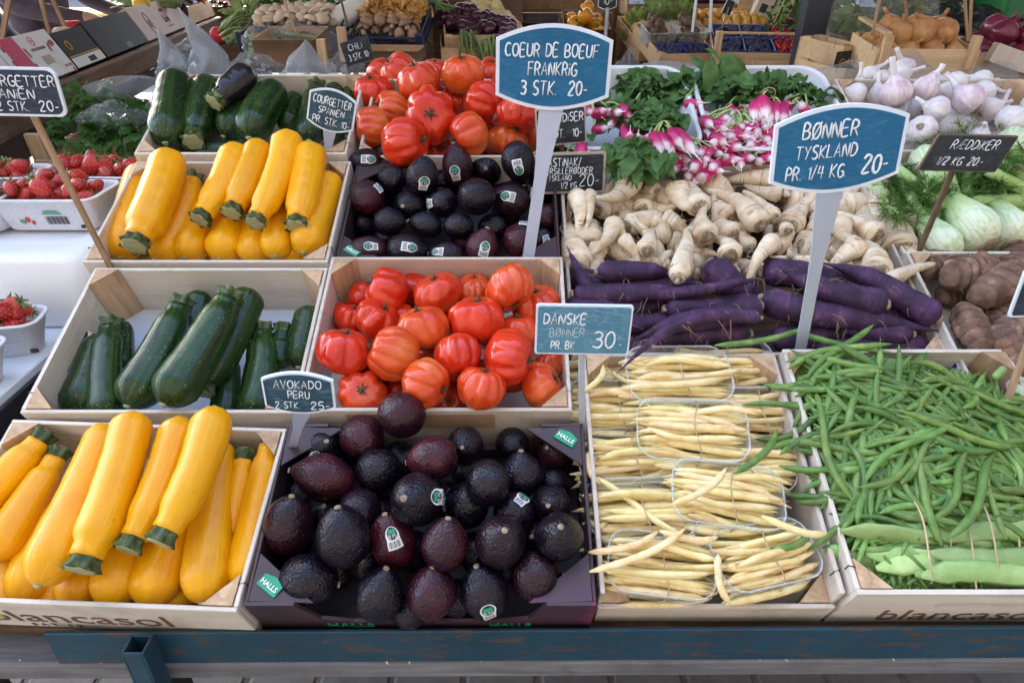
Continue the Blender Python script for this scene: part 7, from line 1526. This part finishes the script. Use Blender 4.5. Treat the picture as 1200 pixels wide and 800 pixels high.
def scarton(label, s0, s1, Hh, mat, Dp=.28, lean=-28, wall=None):
    W = s1-s0-.006; M = SMt @ Matrix.Translation(((s0+s1)/2, .03, .012)) @ Matrix.Rotation(R(lean), 4, 'X'); o = thing('produce_carton', label, 'carton', M, 'produce cartons on the side counter'); q = MB()
    t = .004; box(q, (0, t/2, Hh/2), (W, t, Hh)); f = q.build('front_panel', M_[mat], o); q = MB(); box(q, (0, Dp-t/2, Hh/2), (W, t, Hh)); q.build('back_panel', M_[mat], o)
    for s in (-1, 1): q = MB(); box(q, (s*(W/2-t/2), Dp/2, Hh/2), (t, Dp-2*t-.001, Hh)); q.build('side_panel', M_[mat], o)
    q = MB(); box(q, (0, Dp/2, .003), (W-2*t-.001, Dp-2*t-.001, .005)); q.build('floor', M_[mat], o); return o, f, W, M
def mark(parent, mat, x0, x1, z0, z1, k=1, nm='print'): q = MB(); box(q, ((x0+x1)/2, -.0004*k-.0003, (z0+z1)/2), (x1-x0, .0004, z1-z0), None, .00005); return q.build(nm, M_[mat], parent)
def berries_print(parent, x, z, n, sc_=1):
    q = MB()
    for k in range(n): lathe(q, [(.0005, -.010), (.006, -.004), (.007, .002), (.004, .007), (.0005, .008)], 12, Matrix.Translation((x+rng.uniform(-.025, .025)*sc_, -.0004, z+rng.uniform(-.016, .016)*sc_)) @ Matrix.Rotation(rng.uniform(-1, 1), 4, 'Y') @ Matrix.Diagonal((1, .05*(1+.1*k), 1, 1)))
    q.build('printed_strawberries', std('print_dull_red', [(.35, (.16, .02, .02)), (.65, (.42, .10, .08))], 250, .5, 0), parent)
a0, a1, a2, a3, a4, a5, a6 = along(70, 101), along(127, 79), along(161, 66), along(207, 47), along(247, 28), along(277, 12), along(320, -12)
wB = a1-a0
_, f, W, _ = scarton('white strawberry carton nearest the left photo edge', a0-wB*1.0-.004, a0-.002, .125, 'whitecarton'); mark(f, 'magenta', -W/2+.02, -W/2+.09, .001, .124); berries_print(f, .08, .075, 6); berries_print(f, .15, .03, 6); print_text('HOOGSTRATEN', .013, M_['ink'], f, Matrix.Translation((.01, -.0006, .07)) @ UP)
_, f, W, _ = scarton('white strawberry carton with red stripe and round emblem', a0, a1, .125, 'whitecarton'); st_ = mark(f, 'magenta', -W/2+.03, -W/2+.03+.26*W, .001, .124); print_text('Danis', .016, M_['inkwhite'], st_, Matrix.Translation((-W/2+.03+.15*W, -.001, .014)) @ UP, 'lettering', .0003)
for k in range(5): berries_print(f, -W/2+.03+(.27 if k % 2 else .0)*W, .02+.018*k, 3, .6)
berries_print(f, W*.38, .085, 7); berries_print(f, W*.40, .012, 4, .8); q = MB(); tube(q, [Vector((.012*math.cos(a)+W*.10, -.0006, .102+.012*math.sin(a))) for a in [2*math.pi*i/24 for i in range(25)]], .0010, 5, False); q.build('emblem', M_['inkred'], f); print_text('44', .010, M_['inkred'], f, Matrix.Translation((W*.10, -.0007, .102)) @ UP); print_text('HOOGSTRATEN', .0115, M_['ink'], f, Matrix.Translation((W*.12, -.0007, .080)) @ UP)
mark(f, 'p_frame', W*.05, W*.22, .035, .060, 1, 'window_cutout'); mark(f, 'inkwhite', W*.24, W*.46, .022, .055, 2, 'label')
_, f, W, _ = scarton('dark brown carton with white lower band and gold emblem', a1+.004, a2, .11, 'blackcarton'); mark(f, 'inkwhite', -W/2+.001, W/2-.001, .001, .030); mark(f, 'inkorange', -W/2+.001, W/2-.001, .033, .0355); mark(f, 'inkblack', -.005, .05, .006, .022, 2); q = MB(); tube(q, [Vector((.013*math.cos(a)-W*.28, -.0006, .066+.013*math.sin(a))) for a in [2*math.pi*i/24 for i in range(25)]], .0018, 5, False); q.build('emblem', M_['inkorange'], f)
_, f, W, DM = scarton('plain black carton in the middle of the side counter', a2+.012, a3, .12, 'blackcarton'); mark(f, 'black', .0, .05, .004, .022, 1, 'hand_hole')
_, f, W, EM = scarton('pinkish carton with brown lettering and a lemon on it', a3+.004, a4, .13, 'pinkcarton'); print_text('Scavie', .042, M_['ink'], f, Matrix.Translation((.05, -.0006, .055)) @ UP, 'lettering', .0005, .8); q = MB(); tube(q, [Vector((.025*math.cos(a)-W*.28, -.0006, .055+.045*math.sin(a))) for a in [2*math.pi*i/28 for i in range(29)]], .0016, 5, False); box(q, (-W*.28, -.0007, .055), (.02, .0006, .03), None, .0001); box(q, (.05, -.0007, .092), (.05, .0006, .012), None, .0001); box(q, (.05, -.0007, .025), (.08, .0006, .004), None, .0001); q.build('emblem', M_['ink'], f)
_, f, W, _ = scarton('orange wooden tray of purple fruit further along the side counter', a4+.004, a5, .075, 'cratewood')
_, f, W, _ = scarton('red printed carton at the top edge of the side counter', a5+.004, a6, .11, 'redcarton'); mark(f, 'inkwhite', -.05, .05, .03, .08)
fruit = [('lemon', 'yellow lemon on top of the pinkish carton', 'orange', EM @ Vector((.0-.04, .02, .14)), .034, 'lemon'), ('apple', 'red apple in the black carton', 'inkred', DM @ Vector((-.04, .10, .13)), .038, 'apple'), ('apple', 'pale pink apple left of the red one', 'pinkcarton', DM @ Vector((-.15, .10, .12)), .036, 'apple')]
M_['lemon'] = std('lemon_skin', [(.3, (.72, .42, .01)), (.7, (.8, .52, .02))], 60, .4, .2)
for nm, l, m, p, r, cat in fruit:
    o = thing(nm, l, cat, Matrix.Translation(p)); q = MB(); sphere_fn(q, lambda th, a: Vector((math.sin(th)*math.cos(a), math.sin(th)*math.sin(a), math.cos(th)*(.9 if nm == 'apple' else 1.15)-(.25*math.exp(-(th/.4)**2) if nm == 'apple' else 0)))*r, 24, 16); q.build('body', M_['lemon' if nm == 'lemon' else m], o); q = MB(); tube(q, [(0, 0, r*.6), (.002, 0, r*.95)], .0015, 6); q.build('stem', M_['stick_d'], o)
greens('long green leek tops lying over the side counter cartons', 'leek', 205, 4, 3.0, 36, .24, .009, 'sprout', (-.95, -.1, .02), .10)
leafy('purple leafy vegetables behind the lemon', 200, -2, 3.2, 50, .10, 'ponion', .08); leafy('purple and blue wrapped fruit in the orange tray', 262, 2, 3.5, 30, .07, 'ponion', .05)

# ---------------------------------------------------------------- stakes, bin bag, cage, green cabinet, far things
def stake(label, a, b, y, wd=.007, mat='stick', board=None):
    A, B = D(*a, y), D(*b, y); o = thing('sign_stake', label, 'sign stake', frame(A, B-A, Vector((1, 0, 0))), 'wooden sign stakes'); q = MB(); L = (B-A).length+.12; box(q, (0, 0, L/2), (wd, wd*.7, L), None, .0008); q.build('stick', M_[mat], o)
    q = MB(); W, Hh = board or (.13, .09); box(q, (0, .006, L+Hh*.4), (W, .004, Hh), None, .001); q.build('board', M_['cratewoodw'], o)
stake('thin wooden stake rising from the right asparagus pack', (355, 60), (329, -10), 1.9); stake('wooden stake at the right of the onion crate', (1134, 48), (1130, -10), 1.68); stake('second wooden stake crossing the one right of the onions', (1136, 48), (1139, -10), 1.70); stake('wooden stake rising behind the onions', (1066, 40), (1059, -10), 1.85); stake('wooden stake at the left end of the onion crate', (1022, 42), (1033, -10), 1.66)
stake('pale stake in front of the yellow plum box, left one', (811, 38), (817, -10), 2.3, .009, 'signwhite'); stake('pale stake in front of the yellow plum box, right one', (832, 38), (834, -10), 2.28, .009, 'signwhite'); stake('dark stake behind the paper roll', (408, 32), (397, -10), 2.15, .007, 'stick_d')
stake('brown stake standing in the striped strawberry carton', (60, 46), (49, 4), 2.05, .012, 'stick', (.20, .10)); stake('second stake leaning behind the striped strawberry carton', (80, 40), (58, -8), 2.2, .012, 'stick', (.16, .10)); stake('wooden stake with board at the left photo edge', (0, 58), (8, 14), 1.9, .014, 'stick', (.14, .1))
sign('tiny black tag on a thin stick in the plum crate', 854, 9, 11, 15, 2.35, 'p_black', 'signwhite', [], 'rect', roll=20, foot=None); tg = [o for o in C.objects if o.get('label', '').startswith('tiny black tag')][0]; A, B = tg.matrix_world.translation, D(842, 46, 2.35); q = MB(); bar(q, tg.matrix_world.inverted() @ A, tg.matrix_world.inverted() @ B, .005, .004, Vector((0, 1, 0))); q.build('stick', M_['stick'], tg)
sign('dark small sign hanging at the top edge before the shelf posts', 712, 1, 22, 18, 2.4, 'p_black', 'signwhite', [('10-', 0, -.2, .4, .5)], 'barrel', foot=None); tg = [o for o in C.objects if o.get('label', '').startswith('dark small sign')][0]; A, B = D(712, 9, 2.4), D(709, 48, 2.4); q = MB(); bar(q, tg.matrix_world.inverted() @ A, tg.matrix_world.inverted() @ B, .012, .004, Vector((0, 1, 0))); q.build('post', M_['signpost'], tg)
gcab = thing('green_cabinet', 'green metal cabinet at the top right corner', 'cabinet', Matrix.Translation((D(1163, 60, 2.6)+Vector((.45, .3, -.75))))); M_['greenpaint'] = std('green_paint', [(.3, (.008, .14, .035)), (.7, (.012, .19, .05))], 8, .45, .05)
q = MB(); box(q, (0, 0, .35), (.9, .6, 2.2), None, .01); q.build('body', M_['greenpaint'], gcab); q = MB(); box(q, (.05, -.303, .3), (.02, .012, 1.9)); q.build('door_seam', M_['black'], gcab); q = MB(); box(q, (-.06, -.315, .5), (.02, .03, .12)); q.build('handle', M_['black'], gcab)
bb_ = thing('bin_bag', 'shiny black bin bag behind the onion crate', 'bin bag', Matrix.Translation(D(1118, 36, 2.5))); M_['binbag'] = std('bin_bag_film', [(.3, (.006, .007, .012)), (.7, (.014, .016, .026))], 10, .22, .9, 22, bd=.01); q = MB()
sphere_fn(q, lambda th, a: Vector((math.sin(th)*math.cos(a)*.19, math.sin(th)*math.sin(a)*.14, math.cos(th)*.085))*(1+.25*noise.noise(Vector((math.cos(a)*3, math.sin(a)*3, th*3)))+.1*abs(noise.noise(Vector((math.cos(a)*9, math.sin(a)*9, th*9))))), 48, 28); q.build('film', M_['binbag'], bb_)
bx_ = thing('back_bench', 'grey bench edge and table frame behind the bin bag', 'bench', Matrix.Identity(4)); a, b = D(1040, 4, 2.9), D(1175, 2, 2.9); q = MB(); bar(q, a, b, .03, .25); q.build('top', M_['greywood'], bx_)
for px in (1072, 1088): q = MB(); A = D(px, 6, 2.95); bar(q, A, A+Vector((-.08, .0, -.95)), .04, .03, Vector((0, 1, 0))); q.build('leg', M_['black'], bx_)
q = MB(); box(q, ((a.x+b.x)/2, 3.3, .5), (b.x-a.x+1.2, .03, .9)); q.build('back_board', M_['greywood'], bx_)
cg = thing('wire_cage', 'wire mesh cage with straw behind the bin bag', 'wire cage', Matrix.Translation(D(1125, 40, 2.8))); q = MB()
for i in range(15): box(q, (-.28+.04*i, 0, .06), (.003, .003, .36))
for j in range(8): box(q, (0, .003, -.1+.045*j), (.57, .003, .003))
q.build('mesh', M_['black'], cg); q = MB()
for k in range(160): A = Vector((rng.uniform(-.27, .27), rng.uniform(.02, .2), rng.uniform(-.12, .2))); tube(q, [A, A+Vector((rng.gauss(0, .04), rng.gauss(0, .03), rng.gauss(.05, .05)))], [.004, .003], 4)
q.build('straw', M_['stick'], cg)

# people at the side counter
def person(label, loc, face, jacket, trousers, arm_r, arm_l, hairc):
    J = dict(pel=(0, 0, .95), sp=(0, 0, 1.15), ch=(0, -.01, 1.36), nk=(0, -.01, 1.50), hd=(0, .02, 1.60), ht=(0, .02, 1.72))
    v = list(J.values()); r = [.155, .15, .165, .06, .085, .08]; e = [(0, 1), (1, 2), (2, 3), (3, 4), (4, 5)]; reg = ['t', 'j', 'j', 's', 's', 's']
    for s, arm in ((-1, arm_r), (1, arm_l)):
        b = len(v); v += [(s*.10, 0, .88), (s*.11, .01, .50), (s*.115, -.02, .10), (s*.12, .12, .05)]; r += [.095, .065, .05, .045]; reg += ['t', 't', 't', 'b']; e += [(0, b), (b, b+1), (b+1, b+2), (b+2, b+3)]
        b = len(v); v += [(s*.20, -.01, 1.40)]+list(arm); r += [.075, .055, .042, .035]; reg += ['j', 'j', 'j', 's']; e += [(2, b), (b, b+1), (b+1, b+2), (b+2, b+3)]
        h = b+3; fw = (Vector(arm[2])-Vector(arm[1])).normalized()
        for k in range(5):
            sd = fw.cross(Vector((0, 0, 1))).normalized(); p = Vector(arm[2]); q0 = p+fw*.045+sd*(k-2)*.018; q1 = q0+fw*(.035 if k in (1, 2, 3) else .026)+Vector((0, 0, -.008)); q2 = q1+fw*.02+Vector((0, 0, -.018))
            if k == 0: q0 = p+sd*-.03+fw*.015; q1 = q0+fw*.03-sd*.012; q2 = q1+fw*.022
            c = len(v); v += [tuple(q0), tuple(q1), tuple(q2)]; r += [.0115, .009, .007]; reg += ['s']*3; e += [(h, c), (c, c+1), (c+1, c+2)]
    me = bpy.data.meshes.new('body'); me.from_pydata(v, e, []); o = bpy.data.objects.new('tmp', me); C.objects.link(o); md = o.modifiers.new('k', 'SKIN'); md.use_smooth_shade = True; sd_ = o.modifiers.new('d', 'SUBSURF'); sd_.levels = 2; sd_.render_levels = 2
    for i, d in enumerate(me.skin_vertices[0].data): d.radius = (r[i], r[i]*(.72 if i < 3 else 1)); d.use_root = (i == 0)
    dg = bpy.context.evaluated_depsgraph_get(); m2 = bpy.data.meshes.new_from_object(o.evaluated_get(dg)); bpy.data.objects.remove(o)
    mats = {'j': jacket, 't': trousers, 's': 'skin', 'b': 'black'}; m2.materials.clear(); keys = list(mats); [m2.materials.append(M_[mats[k]]) for k in keys]; vv = [Vector(p) for p in v]
    for p in m2.polygons:
        i = min(range(len(vv)), key=lambda k: (vv[k]-p.center).length-r[k]*.6); p.material_index = keys.index(reg[i]); p.use_smooth = True
    root = thing('person', label, 'person', Matrix.Translation(loc) @ Matrix.Rotation(R(face), 4, 'Z')); link('body', m2, root)
    q = MB(); sphere_fn(q, lambda th, a: Vector((math.sin(th)*math.cos(a)*.092, math.sin(th)*math.sin(a)*.105-.02, math.cos(th)*.11+1.68))+Vector((0, -.02 if math.cos(th) < .2 else 0, 0)), 20, 14); hr = q.build('hair', M_[hairc], root)
    q = MB()
    for s in (-1, 1): sphere_fn(q, lambda th, a: Vector((s*.033, .098, 1.635))+Vector((math.sin(th)*math.cos(a), math.sin(th)*math.sin(a), math.cos(th)))*.010, 10, 8)
    q.build('eyes', M_['inkblack'], root); q = MB(); lathe(q, [(.006, .03), (.011, .01), (.016, -.008), (.006, -.014)], 10, Matrix.Translation((0, .104, 1.605)) @ Matrix.Rotation(R(12), 4, 'X')); q.build('nose', M_['skin'], root); return root
M_['skin'] = std('skin', [(.3, (.45, .24, .16)), (.7, (.55, .32, .22))], 20, .5, .1); M_['navyj'] = std('navy_quilted_jacket', [(.3, (.012, .018, .035)), (.7, (.03, .04, .07))], 14, .45, .6, 9, (1, 1, 4), bd=.02); M_['plumj'] = std('dark_plum_jacket', [(.3, (.035, .02, .035)), (.7, (.07, .045, .07))], 20, .7, .4, 14, bd=.01); M_['paletr'] = std('pale_trousers', [(.3, (.55, .5, .45)), (.7, (.65, .6, .55))], 20, .8, .3)
person('person in a navy quilted jacket standing behind the nearest strawberry carton', (-2.02, 2.32, 0), -80, 'navyj', 'black', [(-.27, .06, 1.16), (-.20, .26, 1.06), (-.17, .34, 1.05)], [(.27, .06, 1.16), (.20, .24, 1.08), (.15, .32, 1.08)], 'stick_d')
person('person in a dark plum jacket and pale trousers reaching over the side counter', (-2.55, 3.75, 0), -100, 'plumj', 'paletr', [(-.28, .10, 1.22), (-.20, .36, 1.16), (-.17, .44, 1.15)], [(.28, .12, 1.22), (.22, .38, 1.17), (.18, .46, 1.16)], 'stick_d')
ft = thing('glow_table', 'made-up far table whose yellow cloth stands in for a warm sunlit glow', 'table', Matrix.Translation((-6.2, 9.5, 0))); q = MB(); box(q, (0, 0, .74), (3.2, .9, .05), None, .01); box(q, (0, -.46, .60), (3.2, .015, .30)); q.build('cloth', std('warm_glow_cloth', [(.3, (.7, .38, .12)), (.7, (.8, .5, .2))], 5, .9, .1), ft)  # added table; the cloth's yellow stands in for a warm sunlit glow
for x in (-1.5, 1.5):
    for y in (-.4, .4): q = MB(); box(q, (x, y, .36), (.05, .05, .72)); q.build('leg', M_['black'], ft)
hs = thing('pale_building', 'pale sunlit house facade across the square', 'building', Matrix.Translation((-8, 34, 0))); q = MB(); box(q, (0, 0, 5), (44, 6, 10)); q.build('wall', std('pale_render', [(.3, (.66, .6, .52)), (.7, (.74, .68, .6))], 1, .9, .1), hs); q = MB(); prism(q, [(-22.4, 10), (22.4, 10), (22.4, 10.4), (0, 13), (-22.4, 10.4)], 6.6, Matrix.Translation((0, -3.3, 0))); q.build('roof', M_['brownwood'], hs)
for i in range(9):
    for z in (1.6, 4.9, 8): q = MB(); box(q, (-19+i*4.7, -3.02, z), (1.3, .12, 1.7)); w0 = q.build('window', M_['white'], hs); q = MB(); box(q, (-19+i*4.7, -3.09, z), (1.1, .02, 1.5)); q.build('pane', M_['black'], w0)

# the square behind the photographer: unseen house fronts added to block low sky light
for i, (nm, x, y, rz, W, Hh, col) in enumerate((('unseen grey brick house front added behind the camera to block low sky light', 0, -8.5, 0, 40, 17, 'brick'), ('unseen grey brick house side added at the right to block low sky light', 13, 4, 90, 30, 14, 'brick'))):
    M_.setdefault('brick', std('brick_wall', [(.3, (.05, .047, .045)), (.7, (.085, .08, .078))], 9, .9, .2)); o = thing('sky_block_house', nm, 'building', Matrix.Translation((x, y, 0)) @ Matrix.Rotation(R(rz), 4, 'Z')); q = MB(); box(q, (0, 0, Hh/2), (W, 3, Hh)); q.build('wall', M_['brick'], o)  # wall kept dark so it bounces little light onto the stall
    for k in range(int(W/4)):
        for z in (2, 5.2, 8.4):
            for s in (-1, 1): q = MB(); box(q, (-W/2+2+4*k, s*1.51, z), (1.3, .08, 1.8)); w0 = q.build('window', M_['white'], o); q = MB(); box(q, (-W/2+2+4*k, s*1.555, z), (1.1, .02, 1.6)); q.build('pane', M_['black'], w0)

leafy('dark leafy greens filling the gap beneath the cabbages', 470, 34, 2.62, 60, .09, 'herb'); leafy('pale leafy greens between the lattice crates', 402, 44, 2.5, 40, .05, 'cabbage', .05)
leafy('mixed green tops under the brown shelf at the back', 800, 22, 2.85, 60, .10, 'herb', .06); leafy('green leaves behind the nut boxes', 762, 16, 2.75, 50, .08, 'cabbage', .06)
leafy('green herbs standing behind the redcurrant trays', 898, 30, 2.6, 50, .07, 'herb', .05)
greens('spring onions lying between the bags and the lattice crate', 'spring_onion', 300, 66, 1.85, 26, .12, .005, 'sprout', (.8, .1, .1), .15); greens('row of leek shafts at the back behind the pale mushrooms', 'leek', 300, 30, 2.5, 22, .16, .010, 'sprout', (.7, .3, .25), .12)

f = MB()                                                     # crumbs and leaf bits that fall from the crates
for k in range(70):
    p = RM @ Vector((rng.uniform(-1.1, 1.2), rng.uniform(-.005, .0), -.0542)); leaf(f, p+Vector((0, 0, .0005)), Vector((rng.gauss(0, 1), rng.gauss(0, 1), 0)), Vector((0, 0, 1)), rng.uniform(.002, .007), rng.uniform(.0008, .002), .2, .2, 4)
for k in range(90):
    p = I(rng.uniform(.10, .62), rng.uniform(.61, 1.03), .0085); leaf(f, p, Vector((rng.gauss(0, 1), rng.gauss(0, 1), .3)), NV, rng.uniform(.004, .012), rng.uniform(.001, .003), .2, .2, 4)
o = f.build('leaf_scraps', M_['parsley']); tag(o, 'pale leaf scraps and crumbs fallen on the plank and crate floor', 'scraps', None, 'stuff')
